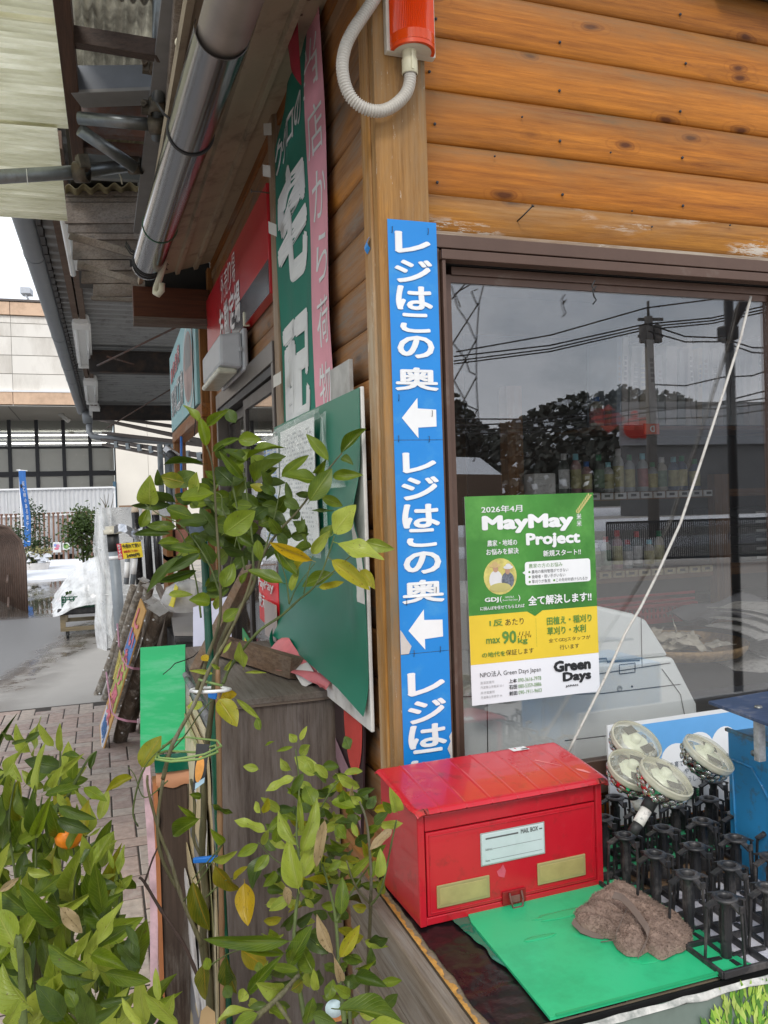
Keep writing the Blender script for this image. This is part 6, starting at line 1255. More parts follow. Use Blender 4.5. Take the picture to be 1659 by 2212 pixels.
twig_tube(tr, S(zA, 1.52, (1110, 1780), (1220, 1700), (1330, 1600), (1420, 1560)), .0025, .001); twig_tube(tr, S(zA, 1.52, (950, 1900), (930, 1750), (880, 1600)), .0025, .001); twig_tube(tr, S(zA, 1.52, (1035, 1840), (1070, 1680), (1090, 1610)), .002, .001); twig_tube(tr, S(zA, 1.54, (950, 1900), (1000, 1790), (1100, 1660)), .002, .001)
twig_tube(tr, S(zB, 1.58, (395, 620), (470, 400))+S(zA, 1.58, (540, 1990), (540, 1700), (520, 1400), (500, 1100), (455, 940)), .006, .002, twigb)
twig_tube(tr, S(zA, 1.6, (545, 1850), (470, 1650), (330, 1450), (180, 1370), (100, 1310)), .003, .001); twig_tube(tr, S(zA, 1.6, (430, 1980), (400, 1760), (330, 1520), (260, 1420)), .003, .001)
twig_tube(tr, S(zA, 1.6, (740, 1760), (730, 1500), (700, 1250), (680, 1100)), .004, .0012); twig_tube(tr, S(zA, 1.6, (690, 1700), (640, 1500), (560, 1350), (540, 1250), (400, 1240)), .003, .001); twig_tube(tr, S(zA, 1.6, (800, 1600), (860, 1400), (900, 1200)), .003, .001)
twig_tube(tr, S(zA, 1.6, (610, 1180), (650, 1400), (620, 1600), (560, 1820)), .003, .001)
twig_tube(tr, S(zC, 1.55, (400, 480), (355, 380), (360, 200), (340, 60)), .005, .004, twigb); twig_tube(tr, S(zC, 1.5, (400, 960), (290, 700), (230, 500), (170, 350), (110, 120), (105, 40)), .006, .003, twigb)
twig_tube(tr, S(zC, 1.5, (265, 650), (180, 480), (160, 290), (190, 60)), .005, .0045, twigb); twig_tube(tr, [PD(u, v, 1.5) for u, v in ((352, 1683), (372, 1610), (420, 1520), (455, 1440), (490, 1380), (530, 1290), (545, 1240))], .006, .0035, twigb)
twig_tube(tr, S(zB, 1.5, (235, 1130), (100, 1230), (40, 1100), (0, 1050)), .002, .001); twig_tube(tr, S(zB, 1.5, (270, 880), (100, 1050), (30, 1300), (60, 1400)), .003, .002); twig_tube(tr, S(zB, 1.52, (210, 1000), (330, 870), (420, 740), (500, 650)), .0022, .0015)
twig_tube(tr, S(zC, 1.5, (370, 1110), (300, 950), (180, 770), (90, 620), (60, 590)), .005, .0035, twig_old); twig_tube(tr, S(zC, 1.5, (90, 620), (130, 500), (165, 420)), .003, .002, twig_old)
for pts in (((300, 720), (420, 560), (520, 400)), ((420, 700), (520, 610), (600, 590)), ((440, 1070), (530, 1010), (610, 980)), ((520, 400), (470, 460), (350, 600))): twig_tube(tr, S(zC, 1.46, *pts), .0022, .0012)
# stakes and ties
bc_ = thing('bamboo_cane', 'thin brown bamboo cane tied to the sapling stem', 'cane', PD(478, 2330, 1.58)); mb = MB(); a, b_ = PD(470, 1440, 1.60), PD(484, 2330, 1.56); mb.tube([a.lerp(b_, k/40) for k in range(41)], [.0052*(1.18 if k % 10 == 5 else 1) for k in range(41)], 10); mb.build('cane', M('bamboo', (.30, .175, .085), .55, .25, 12, stretch=(1, 1, .2)), bc_)
gs = thing('green_stake', 'dark green plastic coated stake behind the sapling', 'stake', PD(495, 2330, 1.68)); mb = MB(); a, b_ = PD(440, 1160, 1.78), PD(500, 2330, 1.66); mb.tube([a.lerp(b_, k/60) for k in range(61)], [.0085*(1.06 if k % 6 == 0 else 1) for k in range(61)], 12); mb.build('stake', M('stake_green', (.008, .085, .045), .25, .2, 30, dirt=(.2, .25, .2), dirt_amt=.12), gs)
def loop(pts, d, r, mt, nm, par): mb = MB(); mb.tube([PD(x, y, d+dd) for x, y, dd in pts], r, 8); return mb.build(nm, mt, par)
tie = thing('white_wire_tie', 'white coated tie around the sapling stems', 'tie', PD(450, 1492, 1.55)); loop([(412, 1493, 0), (430, 1495, -.05), (460, 1494, -.06), (485, 1492, -.04), (497, 1489, 0), (480, 1485, .04), (440, 1486, .05), (414, 1490, .03), (412, 1493, 0)], 1.56, .0032, ink_white, 'tie_loop', tie)
gt_ = M('tie_green', (.22, .33, .10), .5)
tg = thing('green_garden_tie', 'green garden tie looped round the spreading stems', 'tie', PD(400, 1640, 1.5)); loop([(340, 1628, 0), (336, 1640, -.02), (370, 1645, -.06), (430, 1640, -.05), (470, 1625, -.02), (466, 1610, .03), (420, 1625, .05), (360, 1622, .05), (340, 1628, 0)], 1.5, .0022, gt_, 'tie_loop', tg); loop([(340, 1626, .01), (344, 1637, -.02), (380, 1640, -.055), (440, 1630, -.045), (478, 1612, 0), (470, 1600, .04), (400, 1592, .05), (350, 1612, .04)], 1.5, .002, gt_, 'tie_loop', tg); loop([(430, 1468, 0), (450, 1474, -.03), (480, 1481, -.02)], 1.54, .0025, gt_, 'tie_band', tg)
bt2 = M('tie_blue', (.015, .17, .60), .45)
mb = MB(); p0, p1, p2 = PD(416, 1860, 1.46), PD(440, 1864, 1.44), PD(469, 1857, 1.46); mb.slab(p0+V((0, 0, -.005)), p2+V((0, 0, -.005)), p2+V((0, 0, .006)), p0+V((0, 0, .004)), .008); tag(mb.build('blue_tape_tie', bt2, None, .002), 'lower blue tape tie around stem and cane', 'tape')
mb = MB(); mb.slab(PD(449, 1508, 1.55), PD(464, 1512, 1.54), PD(466, 1498, 1.54), PD(448, 1496, 1.55), .006); tag(mb.build('blue_tape_tie', bt2, None, .002), 'upper blue tape tie just below the white tie', 'tape')
fp = thing('fruit_picture_tag', 'black plant tag with an orange fruit picture hanging by the stem', 'plant tag', PD(430, 1650, 1.5)); P = Panel(PD(416, 1710, 1.5), PD(442, 1690, 1.5), PD(452, 1608, 1.52), PD(424, 1606, 1.52), .0008); mb = MB(); mb.slab(P.a, P.b, P.c, P.d, .001); mb.build('card', ink_black, fp); P.disc(.45, .42, .36, .30, M('tag_orange', (.75, .32, .06), .5, .3, 20), fp, 'fruit'); P.rect(.2, .0, .98, .14, M('tag_blue', (.35, .5, .6), .5), fp)
mb = MB(); p = PD(447, 2180, 1.4); mb.slab(PD(430, 2215, 1.4), PD(466, 2215, 1.4), PD(464, 2186, 1.4), PD(434, 2184, 1.4), .001); mb.add([PD(434, 2184, 1.4), PD(464, 2186, 1.4), PD(447, 2172, 1.4)], [(0, 1, 2)]); tag(mb.build('tan_paper_tag', M('tag_tan', (.55, .38, .19), .6)), 'small tan paper tag at the foot of the sapling', 'tag')
# ---- middle citrus in front of the cabinet
mc = thing('dry_leaved_citrus', 'bushy olive green citrus with curled dry leaves beside the red mailbox', 'tree', PD(640, 2420, 1.3)); R2 = random.Random(9); D2 = 1.28
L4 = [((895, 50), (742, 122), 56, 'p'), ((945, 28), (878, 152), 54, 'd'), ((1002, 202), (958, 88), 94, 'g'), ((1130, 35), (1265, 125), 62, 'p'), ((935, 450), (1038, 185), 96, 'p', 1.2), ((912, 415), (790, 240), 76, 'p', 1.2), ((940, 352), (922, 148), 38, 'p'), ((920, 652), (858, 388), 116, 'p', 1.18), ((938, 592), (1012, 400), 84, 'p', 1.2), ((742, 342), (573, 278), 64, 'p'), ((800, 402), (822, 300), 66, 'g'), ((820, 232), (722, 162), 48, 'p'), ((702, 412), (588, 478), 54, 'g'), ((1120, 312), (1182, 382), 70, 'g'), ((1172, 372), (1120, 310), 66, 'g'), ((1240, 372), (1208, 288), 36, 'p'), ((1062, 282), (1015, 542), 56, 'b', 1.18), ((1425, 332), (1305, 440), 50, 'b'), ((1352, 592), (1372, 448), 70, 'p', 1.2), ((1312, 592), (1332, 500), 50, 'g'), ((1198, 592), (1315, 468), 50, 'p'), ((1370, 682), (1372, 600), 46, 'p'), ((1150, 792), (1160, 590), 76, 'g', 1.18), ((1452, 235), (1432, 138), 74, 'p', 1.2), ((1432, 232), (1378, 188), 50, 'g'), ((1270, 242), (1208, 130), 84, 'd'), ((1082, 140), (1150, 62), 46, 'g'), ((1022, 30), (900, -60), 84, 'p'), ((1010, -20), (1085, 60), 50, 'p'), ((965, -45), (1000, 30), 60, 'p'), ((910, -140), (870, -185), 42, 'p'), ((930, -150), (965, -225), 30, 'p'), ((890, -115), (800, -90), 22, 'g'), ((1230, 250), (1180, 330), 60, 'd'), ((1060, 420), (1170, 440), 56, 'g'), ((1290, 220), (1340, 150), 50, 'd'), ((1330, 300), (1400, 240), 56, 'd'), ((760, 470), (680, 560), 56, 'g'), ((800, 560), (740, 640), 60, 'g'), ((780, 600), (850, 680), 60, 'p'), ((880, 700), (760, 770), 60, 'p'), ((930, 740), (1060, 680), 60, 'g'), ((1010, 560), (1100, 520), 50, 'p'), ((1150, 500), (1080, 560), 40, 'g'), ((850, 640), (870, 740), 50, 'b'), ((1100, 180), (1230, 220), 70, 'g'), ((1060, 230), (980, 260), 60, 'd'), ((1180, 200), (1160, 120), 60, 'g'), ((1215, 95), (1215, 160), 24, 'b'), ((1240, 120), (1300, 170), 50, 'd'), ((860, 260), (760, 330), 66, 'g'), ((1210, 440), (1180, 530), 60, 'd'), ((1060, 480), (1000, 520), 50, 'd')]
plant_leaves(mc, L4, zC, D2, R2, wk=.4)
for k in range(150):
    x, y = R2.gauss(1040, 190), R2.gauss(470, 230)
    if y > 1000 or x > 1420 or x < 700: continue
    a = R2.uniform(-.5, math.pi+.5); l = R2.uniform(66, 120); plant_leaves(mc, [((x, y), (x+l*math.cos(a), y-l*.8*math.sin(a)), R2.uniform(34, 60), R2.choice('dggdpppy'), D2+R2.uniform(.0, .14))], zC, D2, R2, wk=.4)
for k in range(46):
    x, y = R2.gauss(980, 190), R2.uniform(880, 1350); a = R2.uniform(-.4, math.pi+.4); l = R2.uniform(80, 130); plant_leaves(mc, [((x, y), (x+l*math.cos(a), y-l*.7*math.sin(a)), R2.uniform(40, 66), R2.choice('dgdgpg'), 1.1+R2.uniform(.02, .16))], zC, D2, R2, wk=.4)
L5 = [((870, 935), (398, 935), 78, 'g', 1.1), ((842, 1002), (518, 938), 64, 'g', 1.12), ((868, 1072), (985, 850), 96, 'g', 1.12), ((1000, 1102), (930, 975), 112, 'g', 1.12), ((1105, 1000), (1010, 800), 66, 'b', 1.12), ((1145, 1022), (1252, 845), 66, 'y', 1.12), ((1228, 1122), (1388, 1172), 74, 'd', 1.1), ((1135, 1302), (1508, 1318), 128, 'g', 1.0), ((478, 1385), (665, 1268), 66, 'p', 1.05), ((650, 1212), (795, 1040), 66, 'g', 1.05), ((602, 1262), (632, 1188), 72, 'p', 1.05), ((822, 1200), (712, 1180), 112, 'p', 1.05), ((922, 1092), (758, 1068), 46, 'g', 1.08), ((1080, 1252), (1110, 1140), 60, 'g', 1.08), ((958, 1382), (1002, 1240), 76, 'g', 1.02), ((1300, 1400), (1500, 1380), 70, 'p', 1.0), ((1150, 1150), (1120, 1040), 50, 'b', 1.1), ((880, 1200), (960, 1150), 70, 'v', 1.05), ((1020, 1200), (1000, 1100), 50, 'p', 1.05), ((700, 1330), (560, 1400), 70, 'g', 1.0), ((1060, 1060), (1180, 1100), 66, 'd', 1.12), ((960, 900), (1080, 1000), 80, 'd', 1.15), ((1000, 1330), (1130, 1380), 80, 'd', 1.0), ((1200, 1230), (1120, 1180), 60, 'g', 1.05), ((760, 1260), (880, 1300), 70, 'd', 1.1), ((860, 1340), (740, 1290), 60, 'g', 1.05)]
plant_leaves(mc, L5, zC, 1.08, R2, wk=.4)
for pts, r0, r1, mt in ((((1290, 1250, .1), (1300, 1000, .08), (1310, 740, .03), (1312, 560), (1290, 300), (1250, 180)), .006, .002, twigb), (((1312, 740, .02), (1370, 650), (1420, 420), (1450, 280)), .003, .0015, twig), (((960, 1400, -.15), (900, 1000, -.1), (905, 800, -.06), (930, 560, -.05), (910, 350, -.02), (925, 100), (905, -100)), .005, .0015, twig), (((1170, 1380, -.2), (1140, 1100, -.15), (1125, 850, -.1), (1100, 700, -.06), (1050, 520)), .005, .002, twig), (((1125, 830, -.1), (1220, 650), (1310, 520)), .003, .0015, twig), (((930, 560), (800, 500), (700, 400)), .002, .001, twig), (((650, 1380, -.28), (800, 1250, -.25), (920, 1120, -.2)), .006, .004, twigb), (((800, 1260, -.25), (880, 1380, -.28)), .004, .003, twigb), (((1040, 560), (1020, 300), (1080, 150), (1150, 60)), .003, .001, twig), (((1200, 1400, -.22), (1190, 1150, -.2)), .004, .003, twig), (((1312, 740, .03), (1230, 640), (1180, 500)), .003, .0015, twigb)): twig_tube(mc, S(zC, D2, *pts), r0, r1, mt)
mb = MB(); mb.lathe([(.012, 0), (.012, .0015), (0, .0015)], PD(722, 2178, 1.1), -FW, 20); tag(mb.build('round_tag', M('tag_cyan', (.55, .70, .74), .4)), 'small round pale blue tag among the lower leaves', 'tag')
mb = MB(); mb.slab(PD(700, 2212, 1.12), PD(738, 2205, 1.12), PD(735, 2180, 1.12), PD(708, 2178, 1.12), .001); tag(mb.build('fruit_label', M('tag_fruit', (.60, .24, .08), .5, .3, 30)), 'orange fruit label half hidden under the big bottom leaves', 'tag')
# pots and soil below the frame
terr = M('pot_plastic', (.10, .045, .03), .5, .1); soil = M('soil', (.05, .035, .025), .95, .4, 40)
for par, p in ((tr, PD(455, 2330, 1.62)), (mc, PD(640, 2420, 1.3))):
    g = V((p.x, p.y, .03)); mb = MB(); mb.lathe([(.09, 0), (.125, .26), (.135, .26), (.135, .29), (.118, .29), (.115, .25)], g, (0, 0, 1), 24); mb.build('pot', terr, par); mb = MB(); mb.lathe([(.118, .25), (0, .255)], g, (0, 0, 1), 24); mb.build('soil', soil, par)
    twig_tube(par, [g+V((0, 0, .25)), g.lerp(p, .5)+V((.01, 0, .1)), p], .014, .012, twigb, 'trunk', 10)
# ---- the low mandarin bush at the left, many small leaves
R3 = random.Random(23)
mbh = thing('mandarin_bush', 'dense light green mandarin bush with an orange fruit at the left foreground', 'shrub', (-.62, -.15, .1))
def top_v(u): return 1590+max(0, (u-150))*.55+25*math.sin(u*.05)+(60 if u < 20 else 0)
def rt_u(v): return 100+ (v-1550)*.62 if v < 1700 else 200+(v-1700)*.28+20*math.sin(v*.03)
cnt = 0
while cnt < 248:
    u = R3.uniform(-60, 330); v = R3.uniform(1580, 2260)
    if u > rt_u(v)-6 or v < top_v(u)+30: continue
    d = R3.uniform(1.28, 1.66)-(v-1580)/700*.25; l = R3.uniform(62, 100)+(25 if v > 1950 else 0); a = R3.gauss(math.pi/2, .75)
    key = R3.choice('pppggggddpgy' if v < 2000 else 'ggpgddp'); b0 = PD(u, v, d); t0 = PD(u+l*math.cos(a)*.9, v-l*math.sin(a), d+R3.uniform(-.05, .05)); leaf(mbh, b0, t0, l*R3.uniform(.30, .43)/FPX*d*1.1, key, R3); cnt += 1
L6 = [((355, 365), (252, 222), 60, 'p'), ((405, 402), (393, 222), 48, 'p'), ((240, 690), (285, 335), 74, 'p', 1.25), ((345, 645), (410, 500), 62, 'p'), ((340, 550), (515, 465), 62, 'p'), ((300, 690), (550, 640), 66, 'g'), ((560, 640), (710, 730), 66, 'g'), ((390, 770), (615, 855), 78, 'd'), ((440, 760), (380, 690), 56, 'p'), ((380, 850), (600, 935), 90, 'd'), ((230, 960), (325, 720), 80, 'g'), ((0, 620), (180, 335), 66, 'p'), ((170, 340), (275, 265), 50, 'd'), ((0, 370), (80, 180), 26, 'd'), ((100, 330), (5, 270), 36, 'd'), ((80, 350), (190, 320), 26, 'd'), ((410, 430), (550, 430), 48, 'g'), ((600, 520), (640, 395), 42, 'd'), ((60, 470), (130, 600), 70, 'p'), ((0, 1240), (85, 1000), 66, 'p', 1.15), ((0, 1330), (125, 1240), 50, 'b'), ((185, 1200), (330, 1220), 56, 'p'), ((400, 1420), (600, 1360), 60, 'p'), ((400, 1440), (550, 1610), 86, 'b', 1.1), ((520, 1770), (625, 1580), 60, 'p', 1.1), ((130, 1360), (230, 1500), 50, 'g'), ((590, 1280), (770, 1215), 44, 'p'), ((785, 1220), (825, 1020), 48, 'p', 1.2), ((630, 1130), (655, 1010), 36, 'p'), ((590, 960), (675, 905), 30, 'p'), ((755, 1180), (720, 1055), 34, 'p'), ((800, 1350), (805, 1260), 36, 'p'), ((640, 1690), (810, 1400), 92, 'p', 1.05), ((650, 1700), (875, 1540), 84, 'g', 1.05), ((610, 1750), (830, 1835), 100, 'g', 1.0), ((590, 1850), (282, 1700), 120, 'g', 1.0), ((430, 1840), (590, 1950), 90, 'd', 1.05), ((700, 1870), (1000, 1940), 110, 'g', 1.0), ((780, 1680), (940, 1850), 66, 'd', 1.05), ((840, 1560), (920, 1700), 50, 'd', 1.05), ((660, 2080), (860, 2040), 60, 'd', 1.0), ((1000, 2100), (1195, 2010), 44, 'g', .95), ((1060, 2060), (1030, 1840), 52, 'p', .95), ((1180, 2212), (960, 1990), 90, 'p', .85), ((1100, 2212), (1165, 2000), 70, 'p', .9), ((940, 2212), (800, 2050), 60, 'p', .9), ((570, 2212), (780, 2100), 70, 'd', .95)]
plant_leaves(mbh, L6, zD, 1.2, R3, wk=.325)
for pts in (((300, 2000), (250, 1500), (240, 1000), (280, 700)), ((500, 2100), (480, 1600), (500, 1200), (480, 1000)), ((100, 1900), (120, 1400), (60, 900), (100, 600)), ((640, 2000), (620, 1600), (560, 1050), (580, 960)), ((780, 1500), (800, 1300), (770, 1150)), ((390, 800), (400, 500), (400, 380)), ((450, 700), (580, 460), (640, 400)), ((640, 1850), (700, 2050), (740, 2200))): twig_tube(mbh, S(zD, 1.28, *pts), .004, .0015, twig)
for u0, v0 in ((80, 1950), (160, 2050), (60, 2150)): twig_tube(mbh, [V((-.60, -.12, .25)), PD(u0, v0+160, 1.3), PD(u0, v0, 1.3)], .012, .006, twigb, 'trunk')
orange_m = M('mandarin_peel', (.90, .26, .012), .38, .1, 60, bump=.5, bscale=140)
for nm, u, v, r_, d in (('fruit', 148, 1806, .021, 1.28), ('fruit', 80, 2065, .018, 1.4)):
    mb = MB(); mb.lathe([(0, -.85), (.45, -.8), (.85, -.5), (1, 0), (.86, .5), (.5, .78), (.12, .82), (0, .78)], (0, 0, 0), (.2, -.1, 1), 28); mb.v = [p*r_+PD(u, v, d) for p in mb.v]; mb.build(nm, orange_m, mbh)
mb = MB(); mb.lathe([(.11, 0), (.15, .28), (.16, .28), (.16, .31), (.14, .31)], (-.62, -.15, .0), (0, 0, 1), 24); mb.build('pot', terr, mbh); mb = MB(); mb.lathe([(.14, .29), (0, .295)], (-.62, -.15, 0), (0, 0, 1), 24); mb.build('soil', soil, mbh)
# big out of frame lemon leaves close to the lens at the lower left
lf = thing('large_leaved_citrus', 'citrus with very large yellow green leaves in the lower left corner', 'tree', (-.70, -.62, .1)); R4 = random.Random(2)
plant_leaves(lf, [((105, 1700), (-40, 1440), 190, 'p', .80), ((140, 1830), (100, 1700), 20, 'p', .82), ((200, 2100), (-20, 1850), 190, 'p', .74), ((240, 1930), (345, 1915), 60, 'g', .85), ((40, 2212), (130, 2080), 110, 'p', .72), ((420, 2180), (250, 1960), 150, 'd', .9), ((600, 2250), (520, 1950), 110, 'd', .9), ((500, 2100), (440, 1980), 90, 'g', .88)], zD, .8, R4, wk=.325)
twig_tube(lf, [V((-.70, -.62, .3)), PD(40, 2400, .8), PD(50, 2212, .8), PD(42, 2030, .8), PD(34, 2046, .8)], .008, .003, twig, 'trunk'); mb = MB(); mb.lathe([(.1, 0), (.13, .26), (.14, .26), (.14, .28), (.12, .28), (0, .27)], (-.70, -.62, 0), (0, 0, 1), 24); mb.build('pot', terr, lf)
# ================================================================ display table in front of the window
tbl = thing('display_table', 'low walled wooden table in front of the window', 'table', (.9, -.3, 0))
slab_y0, slab_y1 = -.548, -.03
bx('front_gap_shade', (-.078, -.5445, .80), (2.0, -.5405, .845), black_rubber, tbl); bx('table_top', (-.078, -.540, .828), (2.0, -.035, .844), WOOD('top_wood', (.36, .28, .19), (.2, .14, .09), grey_amt=.4, axis='x'), tbl)  # black front strip stands in for shade in the gap below the sheet
# side timbers under the left edge
o_grey = WOOD('greyed_pine', (.27, .20, .13), (.075, .055, .04), grey=(.27, .255, .235), grey_amt=.62, axis='y', rough=.85, knots=False)
for k in range(8):
    z1 = .846-k*.105; bx('side_board', (-.108, -.560, z1-.103), (-.082, -.0, z1), o_grey, tbl, .003)
edge = MB(); r = random.Random(3)
edge.grid(lambda a, b: V((-.0815+a*(.007+.008*mnoise.noise(V((b*22, 0, 1)))+.004*mnoise.noise(V((b*90, 0, 4)))), -.545+.51*b, .8490-.0006*a+.0008*mnoise.noise(V((a*3, b*60, 2))))), 3, 160, False)
edge.build('splintered_edge', M('splinter', (.52, .27, .06), .8, .3, 60), tbl)
bx('front_board', (-.082, -.562, .50), (2.0, -.5455, .80), black_rubber, tbl, .002)  # front board coloured black, the gap's shade put into its colour
# black sheet over the top
bs_ = thing('black_film_sheet', 'wet wrinkled black plastic film over the table edge', 'plastic sheet', (.0, -.4, .85))
bfm = M('black_film_wet', (.010, .007, .008), .28, .4, 12, bump=.8, bscale=30)
def bf(a, b):
    x = -.066+.20*a+.006*mnoise.noise(V((b*9, 1, 0)))*(1 if a < .05 else 0); y = -.538+.50*b; return V((x, y, .8475+.0035*abs(mnoise.noise(V((a*5, b*15, 1))))+.002*abs(mnoise.noise(V((a*22, b*36, 2))))))
mb = MB(); mb.sheet(bf, 40, 90, .0012); mb.build('film', bfm, bs_)
tf = M('film_teal', (.004, .16, .10), .1, .1, coat=.5)
mb = MB(); mb.sheet(lambda a, b: V((-.005+.05*a+.03*(1-b)+.008*mnoise.noise(V((b*9, 0, 3)))*(1-a), -.53+.30*b, .8525+.002*abs(mnoise.noise(V((a*4, b*9, 1)))))), 12, 30, .0006); mb.build('teal_film_edge', tf, bs_)
# green corrugated plastic sheet
gs_ = thing('green_plastic_sheet', 'bright green wet plastic sheet lying in front of the red mailbox', 'plastic sheet', (.15, -.4, .852))
A, B, Cc = PZ(1018, 1992, .856), PZ(1218, 2232, .856), PZ(1640, 2098, .856)
wetg = M('green_danpla_wet', (.030, .50, .215), .3, .04, 3, dirt=(.02, .36, .15), dirt_amt=.36, dirt_scale=7, bump=.12, bscale=30)
mb = MB(); top = [(A.x, A.y), (B.x, -.543), (.345, -.543), (.345, -.235), (A.x+.01, -.235)]
n = len(top); mb.add([V((x, y, .856)) for x, y in top]+[V((x, y, .852)) for x, y in top], [tuple(range(n)), tuple(range(2*n-1, n-1, -1))]+[(i, n+i, n+(i+1) % n, (i+1) % n) for i in range(n)]); mb.build('sheet', wetg, gs_)
bx('front_lip', (.02, -.545, .8565), (.345, -.5415, .859), M('lip_green', (.02, .38, .15), .3), gs_)
wat = M('water_bead', (.022, .44, .18), .05, .04, 3, spec=.6)
for i, (cx, cy, rx, ry, sd) in enumerate(((.17, -.31, .05, .012, 1), (.22, -.47, .03, .016, 4), (.10, -.36, .03, .006, 5))):
    mb = MB(); n = 30; vs = []
    for f, h in ((1, .0003), (.93, .0009), (.6, .0011), (.05, .0011)):
        for j in range(n): a = 6.283*j/n; q_ = 1+.35*mnoise.noise(V((math.cos(a)*2, math.sin(a)*2, sd))); vs.append(V((cx+rx*f*q_*math.cos(a), cy+ry*f*q_*math.sin(a), .856+h)))
    mb.add(vs, [(k*n+j, k*n+(j+1) % n, (k+1)*n+(j+1) % n, (k+1)*n+j) for k in range(3) for j in range(n)]+[tuple(range(3*n, 4*n))], True); mb.build('puddle', wat, gs_)
# white drop-printed sheets and boards under the trays
ws = thing('white_label_sheet', 'white wet sheet with dark drops under the black trays', 'paper', (.45, -.45, .852))
wl = M('wet_white', (.66, .66, .72), .25, .1, 6, dirt=(.28, .27, .36), dirt_amt=.3, dirt_scale=45)
bx('sheet', (.352, -.543, .851), (.75, -.31, .853), wl, ws); tag(bx('green_plastic_strip', (.30, -.215, .8455), (.62, -.02, .8495), bpy.data.materials['green_danpla']), 'darker green plastic sheet under the back of the trays', 'plastic sheet'); tag(bx('brown_board', (.36, -.305, .8455), (.70, -.220, .850), WOOD('brown_board', (.30, .2, .12), (.17, .1, .06), grey_amt=.2, axis='x')), 'brown wooden board under the middle of the trays', 'board')
# picture poster hung on the table front
vp = thing('vegetable_poster', 'photo poster of green vegetables on the table front, bottom right', 'poster', (.5, -.58, .7))
mb = MB(); mb.slab((.03, -.585, .60), (1.4, -.585, .60), (1.4, -.560, .846), (.03, -.560, .846), .004); mb.build('board', M('poster_greygreen', (.17, .22, .19), .3, .2, 8), vp, .001)
P = Panel((.03, -.5855, .60), (1.4, -.5855, .60), (1.4, -.5605, .846), (.03, -.5605, .846)); r = random.Random(6)
vgm = [M('veg%d' % i, c, .5, .3, 30) for i, c in enumerate(((.16, .36, .03), (.32, .50, .06), (.07, .20, .02), (.42, .55, .12)))]
tot = [MB() for _ in range(4)]
for k in range(1400):
    x = r.uniform(.10, .45); y = r.uniform(.35, .92-max(0, .19-x)*4); a = r.gauss(1.57, .5); l = r.uniform(.05, .16); w_ = .003; m_ = r.choice(tot)
    p0 = P.pt(x, y, .0012+k*2e-6); dx, dz = math.cos(a)*l*.12, math.sin(a)*l
    m_.add([P.pt(x, y, .0012+k*2e-6), P.pt(x+dx*.5+w_, y+dz*.5, .0012+k*2e-6), P.pt(x+dx, y+dz, .0012+k*2e-6), P.pt(x+dx*.5-w_, y+dz*.5, .0012+k*2e-6)], [(0, 1, 2, 3)])
for m_, mt in zip(tot, vgm): o = m_.build('printed_leaves', mt, vp); o['kind'] = 'stuff'
mb = MB(); mb.sheet(lambda a, b: V((.02+1.4*a, -.566+.006*b, .842+.006*b+.003*mnoise.noise(V((a*40, b*3, 1))))), 80, 4, .0015); mb.build('torn_white_edge', M('torn_edge', (.55, .54, .50), .7, .3, 40, dirt=(.2, .22, .2), dirt_amt=.5, dirt_scale=30), vp)
# ================================================================ red mailbox
mbx = thing('red_mailbox', 'worn red metal mailbox with pitched lid standing on the table', 'mailbox', (-.061, -.252, .852))
rd = M('mailbox_red', (.54, .011, .024), .28, .06, 5, dirt=(.30, .02, .02), dirt_amt=.2, dirt_scale=24, coat=.35, bump=.08); rdk = M('mailbox_rust', (.16, .07, .055), .7, .4, 40)
ca, sa = math.cos(.035), math.sin(.035)
def RM(p): return V((-.061+p[0]*ca-p[1]*sa, -.252+p[0]*sa+p[1]*ca, .852+p[2]))
def rbox(name, p0, p1, mt, bev=.0015):
    mb = MB(); x0, y0, z0 = p0; x1, y1, z1 = p1; mb.hexa([RM(p) for p in ((x0, y0, z0), (x1, y0, z0), (x1, y1, z0), (x0, y1, z0), (x0, y0, z1), (x1, y0, z1), (x1, y1, z1), (x0, y1, z1))]); return mb.build(name, mt, mbx, bev)
Wd, Dp = .357, .168
mb = MB(); mb.hexa([RM(p) for p in ((0, 0, 0), (.012, 0, 0), (.012, Dp, 0), (0, Dp, 0), (0, 0, .183), (.012, 0, .183), (.012, Dp, .205), (0, Dp, .205))]); mb.build('side_panel', rd, mbx, .0015)
mb = MB(); mb.hexa([RM(p) for p in ((Wd-.012, 0, 0), (Wd, 0, 0), (Wd, Dp, 0), (Wd-.012, Dp, 0), (Wd-.012, 0, .183), (Wd, 0, .183), (Wd, Dp, .205), (Wd-.012, Dp, .205))]); mb.build('side_panel', rd, mbx, .0015)
rbox('base_rail', (.012, -.001, 0), (Wd-.012, .012, .013), rd); rbox('body_core', (.0125, .007, .001), (Wd-.0125, Dp-.001, .18), M('mailbox_gap', (.05, .004, .005), .6), 0)
rbox('top_rail', (.0135, .000, .1545), (Wd-.0135, .007, .181), rd)
rbox('corner_strip', (.0, -.0025, .0), (.0115, .0, .183), rd, .001); rbox('corner_strip', (Wd-.0115, -.0025, .0), (Wd, .0, .183), rd, .001)
rbox('door_flap', (.0145, -.0015, .0145), (Wd-.0145, .006, .1525), rd, .001)
mb = MB(); k = .008
for x0, z0, x1, z1, s in ((.019, .019, Wd-.019, .148, 1),): 
    for a, b_ in (((x0, z0), (x1, z0+.002)), ((x0, z1-.002), (x1, z1)), ((x0, z0), (x0+.002, z1)), ((x1-.002, z0), (x1, z1))): mb.hexa([RM(p) for p in ((a[0], -.0030, a[1]), (b_[0], -.0030, a[1]), (b_[0], -.0015, a[1]), (a[0], -.0015, a[1]), (a[0], -.0030, b_[1]), (b_[0], -.0030, b_[1]), (b_[0], -.0015, b_[1]), (a[0], -.0015, b_[1]))])
mb.build('door_bead', rd, mbx, .0006)
